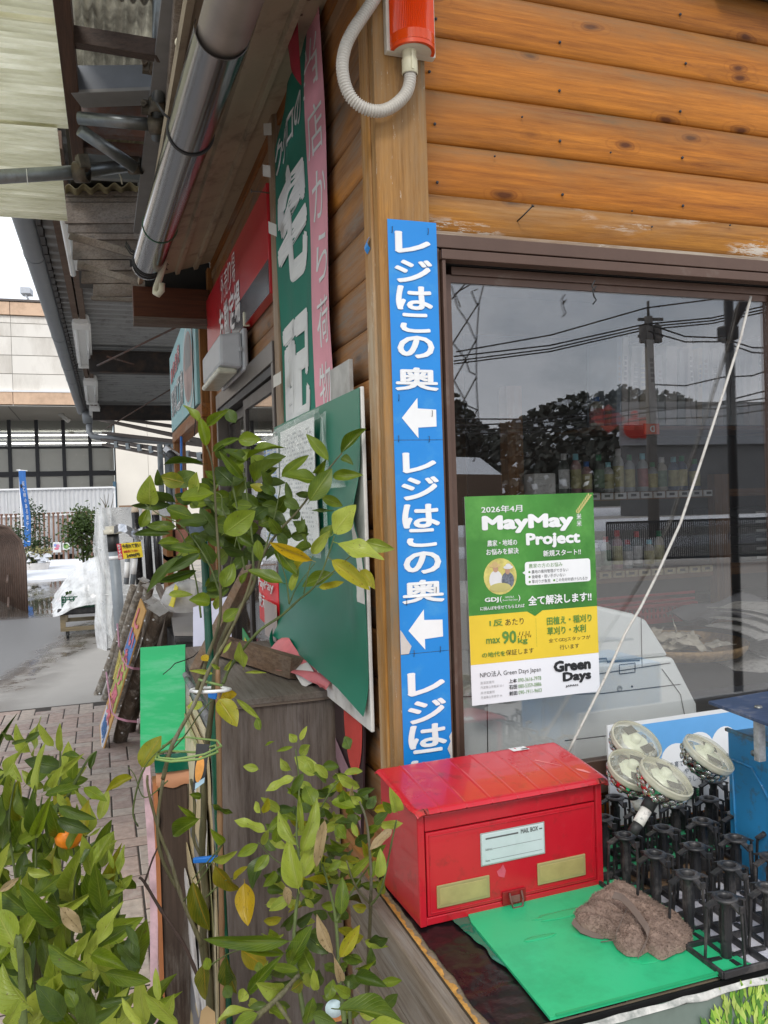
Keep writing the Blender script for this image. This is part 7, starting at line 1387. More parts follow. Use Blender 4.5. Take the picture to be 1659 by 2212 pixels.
# lid: slightly domed sheet with stepped ribs, rolled lip
def lid(a, b):
    x = -.013+.381*a; y = -.018+.182*b; z = .195+.022*b+.002*math.sin(b*3.14); ribp = (a*8) % 1; z += .0009 if ribp < .035 else 0
    e = min(a, 1-a)*.381; f = b*.182
    for q_ in (e, f, (1-b)*.182): z -= .005*max(0, 1-q_/.010)**2
    cr = .02
    if a*.381 < cr and f < cr: x += max(0, cr-f)*.35
    if (1-a)*.381 < cr and f < cr: x -= max(0, cr-f)*.35
    return RM((x, y, z))
mb = MB(); mb.sheet(lid, 168, 44, .004); mb.build('lid', rd, mbx)
for x in (.0, .37):
    mb = MB(); mb.sheet(lambda a, b: lid(min(1, max(0, (x+.013)/.381-.03+.07*a if x == 0 else .925+.07*a)), .0+.05*b)+V((0, -.0004, .0004)), 10, 4, .0002); mb.build('rust_patch', M('rust_flake', (.17, .05, .04), .7, .5, 60, dirt=(.55, .02, .02), dirt_amt=.6, dirt_scale=60) if 'rust_flake' not in bpy.data.materials else bpy.data.materials['rust_flake'], mbx)
bevelp = lambda x0, z0, x1, z1, mt, nm, dy=-.0042, t=.0022, bev=.0015: rbox(nm, (x0, dy, z0), (x1, dy+t, z1), mt, bev)
plate = M('label_plate', (.58, .66, .66), .25, .06, 10, dirt=(.45, .55, .52), dirt_amt=.2)
bevelp(.115, .082, .236, .134, plate, 'label_plate'); bevelp(.113, .080, .238, .136, M('plate_rim', (.35, .38, .36), .4), 'plate_rim', -.0032, .0012)
PL = Panel(RM((.115, -.0044, .082)), RM((.236, -.0044, .082)), RM((.236, -.0044, .134)), RM((.115, -.0044, .134)), .0002)
ik = M('plate_ink', (.10, .10, .10), .5)
PL.text('MAIL BOX', .62, .80, .90, .95, ik, mbx, bold=.01); PL.rect(.06, .82, .58, .87, ik, mbx, 'plate_bar'); PL.rect(.92, .82, .97, .86, ik, mbx, 'plate_bar'); PL.rect(.17, .48, .96, .49, ik, mbx, 'plate_line'); PL.text('Address', .05, .46, .16, .54, ik, mbx); PL.rect(.14, .13, .96, .14, ik, mbx, 'plate_line'); PL.text('Name', .05, .10, .12, .17, ik, mbx)
brass = M('gold_plastic', (.40, .33, .13), .3, .12, 30, coat=.4); brass2 = M('gold_rim', (.36, .30, .13), .35, .1)
for x0, z0 in ((.030, .026), (.221, .0275)): bevelp(x0, z0, x0+.098, z0+.038, brass2, 'window_rim', -.0046, .003); bevelp(x0+.005, z0+.005, x0+.093, z0+.033, brass, 'name_window', -.0052, .001, .0005)
rbox('latch_plate', (.151, -.006, .008), (.196, -.0015, .030), M('latch_red', (.30, .012, .014), .4, .3, 40), .001); mb = MB(); mb.tube([RM(p) for p in ((.163, -.008, .028), (.163, -.013, .016), (.166, -.014, .004), (.184, -.014, .004), (.186, -.013, .016), (.186, -.008, .028))], .0018, 8); mb.build('latch_loop', rdk, mbx); rbox('latch_tongue', (.166, -.009, .010), (.183, -.006, .022), rdk, .001)
PS = Panel(lid(.72, .86), lid(.81, .86), lid(.81, .985), lid(.72, .985), .0006); sk = MB(); sk.slab(*[p+V((0, 0, .002)) for p in (PS.a, PS.b, PS.c, PS.d)], .0004); sk.build('lid_sticker', ink_white, mbx); PS.text('Arts Garden', .08, .78, .9, .96, ink_black, mbx, lay=5, res=2); PS.rect(.55, .05, .95, .25, ink_black, mbx, 'sticker_bar', 5)
scr = M('scratch_pink', (.75, .25, .25), .6)
PS2 = Panel(lid(0, 0), lid(1, 0), lid(1, 1), lid(0, 1), .0006); PS2.fn = lambda x, y, o: lid(x, y)+V((0, 0, .0005))
PS2.poly([(.76, .60), (.85, .40), (.855, .40), (.77, .61)], scr, mbx, 'scratch'); PS2.poly([(.90, .30), (.93, .25), (.945, .17), (.93, .18), (.90, .26)], scr, mbx, 'scratch')
PL2 = Panel(RM((0, -.0017, 0)), RM((Wd, -.0017, 0)), RM((Wd, -.0017, .19)), RM((0, -.0017, .19)), .0003); PL2.poly([(.41, .30), (.44, .28), (.45, .34), (.435, .40), (.42, .37), (.40, .35)], M('worn_pink', (.66, .10, .15), .5, .2, 30), mbx, 'worn_patch')
# ================================================================ brown terry towel
tw = thing('brown_towel', 'crumpled brown terry towel lying on the green sheet', 'towel', (.28, -.39, .856)); terry = M('terry_brown', (.27, .19, .15), .95, .25, 30, bump=1, bscale=160); tedge = M('towel_edge', (.15, .11, .09), .9, .15, 20)
zT = lambda x, y: (801.9+.5166*x, 1576+.5166*y)
outl = [(925, 715), (1010, 700), (1100, 722), (1170, 742), (1240, 785), (1308, 832), (1345, 868), (1322, 925), (1270, 943), (1210, 970), (1152, 932), (1118, 957), (1060, 947), (1008, 884), (940, 860), (872, 840), (840, 806), (848, 782), (905, 800), (900, 750)]
OC = (1105, 835); og = [PZ(*zT(*p), .8565) for p in outl]; oc = PZ(*zT(*OC), .8565)
oa = sorted([(math.atan2(p.y-oc.y, p.x-oc.x), (p-oc).length) for p in og]); oa = [(oa[-1][0]-2*math.pi, oa[-1][1])]+oa+[(oa[0][0]+2*math.pi, oa[0][1])]
def orad(a):
    for (a0, r0), (a1, r1) in zip(oa, oa[1:]):
        if a0 <= a <= a1: return r0+(r1-r0)*(a-a0)/max(1e-6, a1-a0)
    return .05
crs = [[PZ(*zT(*p), .86) for p in q_] for q_ in (((1000, 760), (1070, 800), (1140, 850), (1150, 930)), ((930, 790), (1010, 830), (1060, 900)), ((1150, 800), (1230, 840), (1300, 850)))]
def dseg(p, a, b): ab = b-a; t_ = max(0, min(1, (p-a).dot(ab)/ab.dot(ab))); return (p-a-ab*t_).length
def towf(a, b):
    th = -math.pi+2*math.pi*a; th = max(-math.pi+1e-6, min(math.pi-1e-6, th)); rr_ = orad(th)*(b**.8)*(1+.05*mnoise.noise(V((math.cos(th)*5, math.sin(th)*5, 2)))*b)
    p = V((oc.x+rr_*math.cos(th), oc.y+rr_*math.sin(th), .8565)); lobe = .021+.026*math.exp(-((p.x-og[1].x-.01)**2+(p.y-og[1].y+.02)**2)/.0013)+.008*math.exp(-((p.x-og[5].x+.03)**2+(p.y-og[5].y)**2)/.002)
    h = lobe*max(0, 1-b**5)**.5
    for q_, wd, dp in zip(crs, (.0042, .004, .006), (.027, .020, .015)):
        h -= dp*math.exp(-(min(dseg(p, q_[k], q_[k+1]) for k in range(len(q_)-1))/wd)**2)*(1-b**6)
    h = max(.0015, h)+.0045*mnoise.noise(V((p.x*45, p.y*45, 5)))*(1-b)+.003*math.sin((p.x*1.2+p.y*.8)*170)*(1-b**3)+.0012*mnoise.noise(V((p.x*210, p.y*210, 3)))
    return V((p.x, p.y, .8565+max(.0008, h)))
mb = MB(); mb.grid(lambda a, b: towf(1-a, b), 110, 40); mb.build('cloth', terry, tw)
fz = MB(); r = random.Random(4)
for k in range(9000):
    a, b_ = r.random(), r.random()**.6*.985+.01; p = towf(a, b_); e = .012; n_ = (towf(min(1, a+e), b_)-p).cross(towf(a, min(1, b_+e))-p)
    if n_.length < 1e-9: continue
    n_.normalize(); n_ = n_ if n_.z > 0 else -n_; d = (n_+V((r.gauss(0, .5), r.gauss(0, .5), r.gauss(0, .3)))).normalized()*r.uniform(.002, .0045); s_ = d.orthogonal().normalized()*.0006; fz.add([p-s_, p+s_, p+d], [(0, 1, 2)])
o = fz.build('terry_loops', terry, tw); o['kind'] = 'stuff'
def rim(pts, r=.0035): twig_pts = [PZ(*zT(x, y), z) for x, y, z in pts]; mb = MB(); mb.tube(twig_pts, r, 8); mb.build('towel_hem', tedge, tw)
def hemb(pts, w_):
    q_ = [PZ(*zT(x, y), z) for x, y, z in pts]; n = len(q_)-1
    def f(a, b): k = min(n-1, int(a*n)); c_ = q_[k].lerp(q_[k+1], a*n-k); return c_+V((w_*(b-.5)*.8, w_*(b-.5)*.5, w_*(b-.5)*.5-.002*(b-.5)**2))
    mb = MB(); mb.sheet(f, 24, 4, .0014); mb.build('towel_hem', tedge, tw)
hemb([(1012, 690, .905), (1045, 698, .902), (1085, 735, .898), (1120, 780, .893), (1152, 825, .888), (1160, 850, .882), (1145, 900, .872), (1120, 945, .862)], .012); hemb([(842, 800, .868), (880, 838, .863), (930, 858, .860), (975, 864, .860)], .009); rim([(1070, 745, .907), (1050, 790, .906), (1025, 850, .897), (1020, 880, .887)], .0006); rim([(960, 888, .860), (990, 884, .861), (1020, 880, .87)], .0008)
# ================================================================ black pot carriers
def support_mesh():
    mb = MB(); n = 16; H = .094
    # hollow column
    mb.lathe([(.0082, .004), (.0070, .06), (.0075, H-.012), (.0105, H-.002)], (0, 0, 0), (0, 0, 1), 14)
    # ring top
    mb.lathe([(.0100, H-.010), (.0105, H), (.0125, H+.001), (.0185, H), (.0190, H-.004), (.0115, H-.005)], (0, 0, 0), (0, 0, 1), 20)
    for k in range(4):
        a = k*math.pi/2; d = V((math.cos(a), math.sin(a), 0)); s = V((-d.y, d.x, 0))
        p0, p1 = d*.016+V((0, 0, H-.003)), d*.0345+V((0, 0, H-.010)); mb.beam(p0, p1, .0105, .003); mb.beam(p1, p1+V((0, 0, .010)), .008, .003) if k == 3 else None
        mb.beam(d*.0335+V((0, 0, H-.009)), d*.0385+V((0, 0, .004)), .0032, .0032)
        mb.beam(d*.010+V((0, 0, .002)), d*.041+V((0, 0, .004)), .007, .005)
    for k in range(4):
        a = k*math.pi/2+math.pi/4; d = V((math.cos(a), math.sin(a), 0)); mb.beam(d*.0072+V((0, 0, .03)), d*.0072+V((0, 0, .075)), .004, .002)
    return mb
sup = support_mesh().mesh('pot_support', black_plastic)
def carrier(label, xs, ys, loc_z, z_off=0):
    t = thing('pot_carrier', label, 'plant tray', (xs[0], ys[0], loc_z), 'black pot carrier trays')
    for x in xs:
        for y in ys:
            o = bpy.data.objects.new('pot_support', sup); COL.objects.link(o); o.parent = t; o.location = (x-xs[0], y-ys[0], 0)
    mb = MB(); h = .0405; x0, x1, y0, y1 = xs[0]-h, xs[-1]+h, ys[0]-h, ys[-1]+h
    for a in [x-h for x in xs]+[x1]: mb.beam(V((a, y0, loc_z+.005)), V((a, y1, loc_z+.005)), .005, .011)
    for b_ in [y-h for y in ys]+[y1]: mb.beam(V((x0, b_, loc_z+.0052)), V((x1, b_, loc_z+.0052)), .005, .0108)
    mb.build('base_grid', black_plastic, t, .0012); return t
carrier('black pot carrier tray nearest the towel, front left corner facing out', [.328, .409], [-.512, -.43, -.348, -.264], .853)
carrier('second black pot carrier tray, right of the front one at the image edge', [.495, .576, .657], [-.512, -.43, -.348, -.264], .853)
carrier('black pot carrier tray at the back beside the mailbox under the solar lamps', [.345, .426, .507, .588, .669], [-.172, -.090], .850)
# ================================================================ four solar garden lamps
clr = newmat('clear_lamp'); mt, nt, N, L = clr; o = N('ShaderNodeOutputMaterial'); g = N('ShaderNodeBsdfPrincipled'); t = N('ShaderNodeBsdfTransparent'); x = N('ShaderNodeMixShader'); x.inputs[0].default_value = .2; g.inputs['Base Color'].default_value = (.86, .84, .70, 1); g.inputs['Roughness'].default_value = .12; t.inputs[0].default_value = (.93, .93, .88, 1); L(t.outputs[0], x.inputs[1]); L(g.outputs[0], x.inputs[2]); L(x.outputs[0], o.inputs[0]); clr = mt
clrf = newmat('faceted_lamp'); mt, nt, N, L = clrf; o = N('ShaderNodeOutputMaterial'); g = N('ShaderNodeBsdfGlass'); g.inputs['IOR'].default_value = 1.3; g.inputs['Color'].default_value = (.85, .86, .84, 1); g.inputs['Roughness'].default_value = .03; g2 = N('ShaderNodeBsdfGlossy'); g2.inputs['Roughness'].default_value = .08; g2.inputs[0].default_value = (.6, .6, .58, 1); x = N('ShaderNodeMixShader'); x.inputs[0].default_value = .45; L(g.outputs[0], x.inputs[1]); L(g2.outputs[0], x.inputs[2]); L(x.outputs[0], o.inputs[0]); clrf = mt
rimm = M('lamp_rim_yellowed', (.62, .60, .47), .15, .06, coat=.5, alpha=.62); solar = M('solar_cell', (.015, .015, .022), .2, .1); inner_w = M('inner_pale', (.62, .66, .55), .4, .1)
def solar_lamp(label, c_, ax, r, stick=None, roll=0):
    c_ = V(c_); ax = V(ax).normalized(); t = thing('solar_lamp', label, 'garden lamp', tuple(c_), 'round clear solar garden lamps')
    mb = MB(); mb.lathe([(r, .000), (r*.99, .004), (r*.86, r*.20), (r*.55, r*.34), (r*.2, r*.40), (0, r*.41)], c_, ax, 36); mb.build('clear_dome', clr, t)
    mb = MB(); mb.lathe([(r*1.0, -.010), (r*1.03, -.008), (r*1.05, -.004), (r*1.03, -.002), (r*1.05, 0), (r*1.05, .002), (r*1.0, .003), (r*.97, .002), (r*.97, -.004)], c_, ax, 40); mb.build('rim', rimm, t)
    mb = MB(); mb.lathe([(r*.98, -.010), (r*.93, -.018), (r*.78, -.031), (r*.5, -.040), (0, -.042)], c_, ax, 36, wob=lambda i, j: 0); mb.build('faceted_bowl', clrf, t)
    x = ax.orthogonal().normalized(); y = ax.cross(x); x, y = x*math.cos(roll)+y*math.sin(roll), y*math.cos(roll)-x*math.sin(roll)
    for row, (rr, hh, nn, rd_) in enumerate(((.93, -.018, 14, .0068), (.76, -.031, 11, .0060))):
        for k in range(nn): a = 6.283*(k+.5*row)/nn; d = x*math.cos(a)+y*math.sin(a); nrm = (d-ax*.7).normalized(); mb = MB(); mb.lathe([(rd_, 0), (rd_*.9, .0022), (rd_*.5, .0034), (0, .004)], c_+d*r*rr+ax*hh, nrm, 10); mb.build('lens_bead', clrf, t)
    for s in (-1, 1): mb = MB(); q = c_+x*s*r*.50-y*.1*r; mb.slab(q-x*.008-y*.013+ax*.003, q+x*.008-y*.013+ax*.003, q+x*.008+y*.013+ax*.003, q-x*.008+y*.013+ax*.003, .001); mb.build('solar_cell', solar, t)
    mb = MB(); mb.lathe([(.009, .0), (.009, .012), (.007, .013), (.006, r*.30), (0, r*.30)], c_+y*r*.12, ax, 16); mb.build('inner_post', inner_w, t); mb = MB(); mb.lathe([(r*.6, -.004), (r*.5, .0), (r*.15, .003), (0, .003)], c_, ax, 8, False); mb.build('inner_tray', inner_w, t)
    if stick: 
        e, col = stick; e = V(e); mb = MB(); d = (e-(c_-ax*.04)); s0 = c_-ax*.036; mb.tube([s0, s0+d*.42], .0115, 14); mb.build('stick_sleeve', black_rubber, t); mb = MB(); mb.tube([s0+d*.40, s0+d*.80], .0095, 14); mb.build('paper_label', M('label_paper', (.70, .67, .62), .6, .2, 40, dirt=(.2, .2, .2), dirt_amt=.25, dirt_scale=90) if 'label_paper' not in bpy.data.materials else bpy.data.materials['label_paper'], t); mb = MB(); mb.tube([s0+d*.78, e], .009, 12); mb.build('stick', black_rubber, t)
    return t
def lampc(u, v, d): return PD(u, v, d)
cf = lampc(1440, 1678, 1.37); solar_lamp('front solar lamp on a black stick with a white label', cf, (.30, -.42, .86), .0445, (PD(1366, 1800, 1.36), 1), .6)
solar_lamp('left solar lamp partly behind the front one, showing dark cells', lampc(1372, 1660, 1.44), (.05, -.45, .89), .0455, (PD(1385, 1760, 1.47), 1), .2)
solar_lamp('rear solar lamp leaning on the white and blue board', lampc(1375, 1600, 1.52), (.12, -.55, .82), .046, None, 1.0)
solar_lamp('right solar lamp with a small sticker on its milky dome', lampc(1532, 1627, 1.47), (.35, -.42, .84), .0455, None, .3)
# ================================================================ white and blue garden board behind the lamps
wb = thing('garden_info_board', 'white information board with blue sky band and clouds behind the lamps', 'sign board', (.6, -.1, .88))
A_, B_, C2, D_ = PY(1318, 1720, -.06), PY(1750, 1695, -.06), PY(1750, 1505, -.025), PY(1312, 1567, -.025)
A_.z = .87; B_.z = .87
mb = MB(); mb.slab(A_, B_, C2, D_, .005); mb.build('board', M('board_white2', (.68, .69, .69), .45, .04), wb)
P = Panel(A_, B_, C2, D_, .0006)
P.poly([(.055, .54), (.99, .54), (.99, .96), (.055, .96)], M('sky_blue', (.13, .38, .72), .4, .05), wb)
cw3 = ink_white
for cx, cy, rx, ry in ((.31, .56, .07, .16), (.42, .60, .08, .20), (.55, .60, .07, .22), (.18, .52, .07, .12)): P.disc(cx, cy, rx, ry, cw3, wb, 'cloud', 2)
P.rect(.055, .50, .99, .545, cw3, wb, 'print', 3)
ng = M('ink_navy', (.05, .08, .12), .5)
for i, (s_, x0, x1) in enumerate((('野菜を育てる楽しさ・喜びを体験する', .23, .62), ('土の中で、やさしい自然に暮らす', .22, .60), ('ガーデンはそうした場所です', .225, .52))): P.text(s_, x0, .46-.085*i+.02, x1, .52-.085*i+.02, ng, wb, lay=5, res=2)
P.text('市民農園', .27, .13, .42, .24, M('ink_dkgreen', (.01, .14, .05), .5), wb, bold=.03, lay=5)
# ================================================================ blue steel box with rusty dots, weathered dark board on it
bb_ = thing('blue_steel_box', 'sky blue painted steel box with rust specks at the right edge', 'steel box', (.72, -.1, .85)); bpm = M('box_blue', (.035, .27, .56), .35, .08, 6, dirt=(.10, .09, .05), dirt_amt=.22, dirt_scale=28, coat=.2)
B0, B1 = PD(1570.5, 1578, 1.55), PD(1659, 1612, 1.45); B1.z = B0.z; dB = (B1-B0); B2 = B0+dB*2.1; bkd = V((dB.y, -dB.x, 0)).normalized()*-.30
dn = V((0, 0, .852-B0.z))
mb = MB(); mb.hexa([B0+dn, B2+dn, B2+bkd+dn, B0+bkd+dn, B0, B2, B2+bkd, B0+bkd]); mb.build('body', bpm, bb_, .004)
nf = -bkd.normalized()
mb = MB(); fr_ = lambda s_, t_, o_=.0012: B0+dB*2.1*s_+V((0, 0, (.852-B0.z)*(1-t_)))+nf*o_
for a, b_ in (((.06, .80), (.30, .80)), ((.30, .80), (.48, .62)), ((.48, .62), (.48, .02)), ((.06, .80), (.09, .02))): mb.tube([fr_(*a), fr_(*b_)], .0022, 6)
mb.build('pressed_ridge', bpm, bb_); mb = MB(); mb.beam(B0+nf*.002+V((0, 0, .003)), B2+nf*.002+V((0, 0, .003)), .008, .007); mb.build('rolled_edge', M('edge_rust', (.05, .22, .36), .6, .4, 50, dirt=(.14, .09, .04), dirt_amt=.55, dirt_scale=40), bb_, .002)
mb = MB(); mb.lathe([(.006, 0), (.005, .003), (0, .0035)], fr_(.32, .91), nf, 12); mb.build('screw', steel_pipe, bb_)
dbd = thing('weathered_blue_board', 'warped dark blue board with peeling grey edge over the steel box', 'board', tuple(PZ(1530, 1514, 1.174)))
e0, e1, e2, e3 = PZ(1530, 1514, 1.174), PZ(1770, 1604, 1.174), PZ(1770, 1474, 1.174), PZ(1560, 1509, 1.174)
mb = MB(); mb.slab(e0, e1, e2, e3, .006); mb.build('board', M('board_navy', (.035, .065, .14), .45, .3, 9, dirt=(.33, .30, .27), dirt_amt=.32, dirt_scale=9, bump=.4), dbd, .001)
mb = MB(); mb.lathe([(.007, 0), (.006, .003), (0, .004)], PZ(1638, 1528, 1.1745), (0, 0, 1), 14); mb.build('screw', steel_pipe, dbd)
q_ = PZ(1652, 1560, 1.16); bx('metal_leg', (q_.x-.004, q_.y+.01, 1.09), (q_.x+.010, q_.y+.022, 1.167), M('zinc', (.4, .4, .4), .6, .4, 50), dbd)
# ================================================================ poster on the glass
po = thing('rice_project_poster', 'green, yellow and white poster taped inside the window glass', 'poster', (.3, .026, 1.14))
PA, PB, PC, PD_ = PY(1020, 1525, .0262), PY(1296, 1493, .0262), PY(1281, 1064, .0262), PY(1003, 1073, .0262)
mb = MB(); mb.slab(PA, PB, PC, PD_, .0006); mb.build('paper', M('poster_white', (.84, .85, .88), .35, .02), po)
P = Panel(PA, PB, PC, PD_, .00035)
grn = M('poster_green', (.055, .24, .035), .35, .25, 5, dirt=(.10, .33, .06), dirt_amt=.3, dirt_scale=8); yel = M('poster_yellow', (.80, .58, .04), .35, .04); gtx = M('poster_text_green', (.12, .28, .05), .4)
P.rect(0, .43, 1, 1, grn, po); P.rect(0, .195, 1, .4299, yel, po); P.poly([(.44, .43), (.56, .43), (.50, .405)], grn, po, 'print', 2)
T = lambda s_, x0, y0, x1, y1, mt=ink_white, bold=0, shear=0: P.text(s_, x0, y0, x1, y1, mt, po, bold=bold, lay=3, res=2, shear=shear)
T('2026年4月', .12, .918, .43, .953, bold=.01)
T('MayMay', .12, .815, .83, .905, bold=.055); T('Project', .45, .735, .88, .812, bold=.05)
for i in range(2): T('米', .855, .868-i*.034, .895, .898-i*.034, bold=.01)
T('農家・地域の', .155, .757, .38, .787, bold=.01); T('お悩みを解決', .145, .715, .39, .745, bold=.01); T('新規スタート!!', .58, .693, .88, .724, bold=.015)
wheat = M('wheat_gold', (.55, .50, .18), .5)
for k in range(9):
    t_ = k/8; cx, cy = .86+.10*t_, .90+.08*t_
    for s in (-1, 1): P.poly([(cx, cy), (cx+.004+s*.012, cy+.004-s*.004), (cx+.014+s*.016, cy+.014-s*.006), (cx+.010+s*.004, cy+.012-s*.001)], wheat, po, 'wheat_grain', 3)
P.disc(.245, .61, .125, .088, M('photo_field', (.62, .55, .16), .5, .25, 60), po, 'photo', 2)
skin = M('photo_skin', (.50, .30, .20), .6); straw = M('photo_straw', (.62, .45, .20), .6); shirt = M('photo_shirt', (.70, .70, .70), .6, .1); navy = M('photo_navy', (.16, .18, .22), .6, .5, 200)
P.disc(.21, .595, .05, .045, shirt, po, 'photo', 3); P.disc(.30, .59, .048, .04, navy, po, 'photo', 3); P.disc(.21, .648, .020, .017, skin, po, 'photo', 4); P.disc(.30, .633, .018, .015, skin, po, 'photo', 4); P.disc(.205, .664, .044, .010, straw, po, 'photo', 5); P.disc(.205, .671, .022, .013, straw, po, 'photo', 6); P.disc(.305, .652, .036, .009, shirt, po, 'photo', 5); P.disc(.305, .658, .022, .012, shirt, po, 'photo', 6); P.disc(.24, .557, .08, .022, wheat, po, 'photo', 5)
def rr(x0, y0, x1, y1, mt, nm, lay, r=.02):
    pts = []
    for cx, cy, a0 in ((x1-r, y1-r*.7, 0), (x0+r, y1-r*.7, 90), (x0+r, y0+r*.7, 180), (x1-r, y0+r*.7, 270)):
        for k in range(5): a = math.radians(a0+k*22.5); pts.append((cx+r*math.cos(a), cy+r*.7*math.sin(a)))
    P.poly(pts, mt, po, nm, lay)
rr(.435, .558, .955, .702-.03, ink_white, 'speech_box', 2); P.poly([(.436, .63), (.436, .61), (.415, .62)], ink_white, po, 'speech_tip', 2)
T('農家の方のお悩み', .465, .640, .73, .662, gtx); 
for i, s_ in enumerate(('農地の維持管理ができない', '後継者・担い手がいない', '草刈りが負担')):
    P.disc(.468, .622-i*.024, .008, .0055, gtx, po, 'dot', 3); T(s_, .485, .613-i*.024, (.775, .75, .63)[i], .631-i*.024, ink_black)
P.disc(.66, .574, .008, .0055, gtx, po, 'dot', 3); T('この先何年続けられるか', .675, .565, .93, .583, ink_black)
T('GDJ', .12, .485, .225, .512, bold=.03); T('(', .235, .482, .25, .515); T('NPO法人', .275, .502, .345, .513); T('Green Days Japan', .255, .487, .37, .498); T(')', .375, .482, .39, .515)
T('に田んぼを任せてもらえれば', .085, .452, .42, .470, bold=.01); T('全て解決します!!', .45, .457, .955, .505, bold=.03)
T('1反', .15, .372, .25, .405, gtx, .01); T('あたり', .27, .370, .41, .402, ink_black); T('max', .12, .29, .225, .315, gtx, .015); T('90', .24, .282, .35, .345, gtx, .03); T('kg', .36, .272, .435, .305, gtx, .02); T('の地代を', .085, .225, .26, .25, gtx, .01); T('保証します', .265, .225, .48, .252, ink_black)
T('田植え・稲刈り', .59, .355, .95, .395, gtx, .02); T('草刈り・水利', .59, .305, .90, .345, gtx, .02); T('全てGDJスタッフが', .60, .265, .935, .288, ink_black); T('行います', .685, .228, .84, .252, ink_black)
for k in range(22): P.disc(.505, .255+k*.0065, .0018, .0016, gtx, po, 'dotted_rule', 3, 6)
T('NPO法人 Green Days Japan', .065, .125, .53, .158, ink_black); lg = M('poster_grey', (.4, .4, .4), .5)
for i, s_ in enumerate(('風深営業所', '丹波篠山市風深 50-1', '県守営業所', '丹波篠山市県守 94')): T(s_, .065, .098-i*.022-(.004 if i > 1 else 0), (.17, .24, .17, .225)[i], .112-i*.022-(.004 if i > 1 else 0), lg)
for i, (a, b_) in enumerate((('上本', '090-3616-7978'), ('石田', '080-5359-0886'), ('前田', '090-1911-9603'))): T(a, .28, .090-i*.030, .34, .110-i*.030, ink_black, .01); T(b_, .35, .090-i*.030, .53, .109-i*.030, gtx)
T('Green', .63, .118, .93, .175, ink_black, .055); T('Days', .70, .055, .93, .115, ink_black, .055); T('JAPAN', .72, .038, .82, .050, ink_black, .01)
st_ = MB()
for k in range(9): st_.tube([P.pt(.36+k*.012, .31+.012*math.sin(k*2.3), .0014), P.pt(.366+k*.012, .325-.01*math.cos(k*3.1), .0014)], .0006, 5)
o = st_.build('ink_smudge', ink_black, po)
# hook above, cord in front of the glass, small dark twisted wire at head
mb = MB(); mb.tube([PY(u, v, -.03) for u, v in ((1285, 606), (1278, 618), (1284, 627), (1289, 617), (1280, 625), (1283, 640), (1288, 648), (1281, 657))], .0016, 6); tag(mb.build('twisted_wire', wire), 'short twisted black wire hanging from the window head', 'wire')
mb = MB(); mb.tube([PY(u, v, .012-.035*max(0, (v-1200)/425)) for u, v, d in ((1622, 640, 1.66), (1600, 730, 1.655), (1562, 850, 1.645), (1520, 980, 1.63), (1470, 1130, 1.61), (1420, 1240, 1.60), (1385, 1310, 1.59), (1350, 1370, 1.58), (1310, 1460, 1.57), (1270, 1540, 1.56), (1240, 1600, 1.56), (1228, 1625, 1.56))], .0030, 8); tag(mb.build('hanging_rope', M('cord_white', (.62, .60, .55), .5, .25, 60, dirt=(.25, .22, .2), dirt_amt=.35, dirt_scale=60)), 'grimy white cord hanging slanted in front of the window glass', 'rope')
# ================================================================ inside the shop
cp = thing('office_copier', 'pale grey office copier standing behind the window glass', 'copier', (.4, .3, .6)); cg_ = M('copier_grey', (.80, .84, .82), .45, .03, 3); cg2 = M('copier_panel', (.55, .59, .575), .5, .03, 3)
Yc = .11
q = lambda x, y, yy=Yc: PY(x, y, yy)
def prism(name, pts, y0, y1, mt, par, bev=.006):
    n = len(pts); mb = MB(); P0 = [PY(u, v, y0) for u, v in pts]; mb.add([p for p in P0]+[V((p.x, y1, p.z)) for p in P0], [tuple(range(n)), tuple(range(2*n-1, n-1, -1))]+[(i, n+i, n+(i+1) % n, (i+1) % n) for i in range(n)]); return mb.build(name, mt, par, bev)
prism('lower_body', [(980, 1760), (1600, 1760), (1512, 1600), (1506, 1520), (1455, 1420), (1060, 1452), (1000, 1500)][::1], Yc, .75, cg_, cp, .008)
prism('scanner_lid', [(1110, 1448), (1448, 1418), (1398, 1340), (1370, 1326), (1250, 1300), (1130, 1305), (1110, 1330)], Yc+.002, .72, cg_, cp, .010)
g_dark = M('gap_dark', (.03, .03, .03), .6)
def seam(pts, y=Yc-.0016, r=.0009, par=cp, mt=g_dark): mb = MB(); mb.tube([PY(u, v, y) for u, v in pts], r, 5); mb.build('panel_seam', mt, par)
seam([(1120, 1434), (1230, 1428), (1310, 1422), (1312, 1430), (1382, 1426)], Yc, .0016); seam([(1385, 1328), (1387, 1442)], Yc+.0); seam([(1200, 1470), (1448, 1432)]); seam([(1430, 1445), (1470, 1500), (1482, 1560), (1482, 1640)]); seam([(1000, 1505), (1300, 1498), (1470, 1478)]); seam([(1052, 1500), (1054, 1660)], Yc, .0014); seam([(1220, 1600), (1560, 1560)], Yc, .0012)
for pts in (((1338, 1424+12), (1372, 1432)), ((1372, 1432), (1372, 1452)), ((1372, 1452), (1338, 1456)), ((1338, 1456), (1338, 1436))): seam(pts)
mb = MB(); mb.lathe([(.007, 0), (.007, .002), (.004, .0025), (.004, .001), (0, .001)], PY(1338, 1487, Yc), (0, -1, 0), 18); mb.build('lock', M('lock_grey', (.45, .47, .46), .4), cp); mb = MB(); mb.lathe([(.0025, 0), (.0025, .001), (0, .001)], PY(1365, 1483, Yc), (0, -1, 0), 10); mb.build('button', g_dark, cp)
for k in range(6): seam([(1284, 1650+k*6), (1312, 1648+k*6)], Yc, .0016)
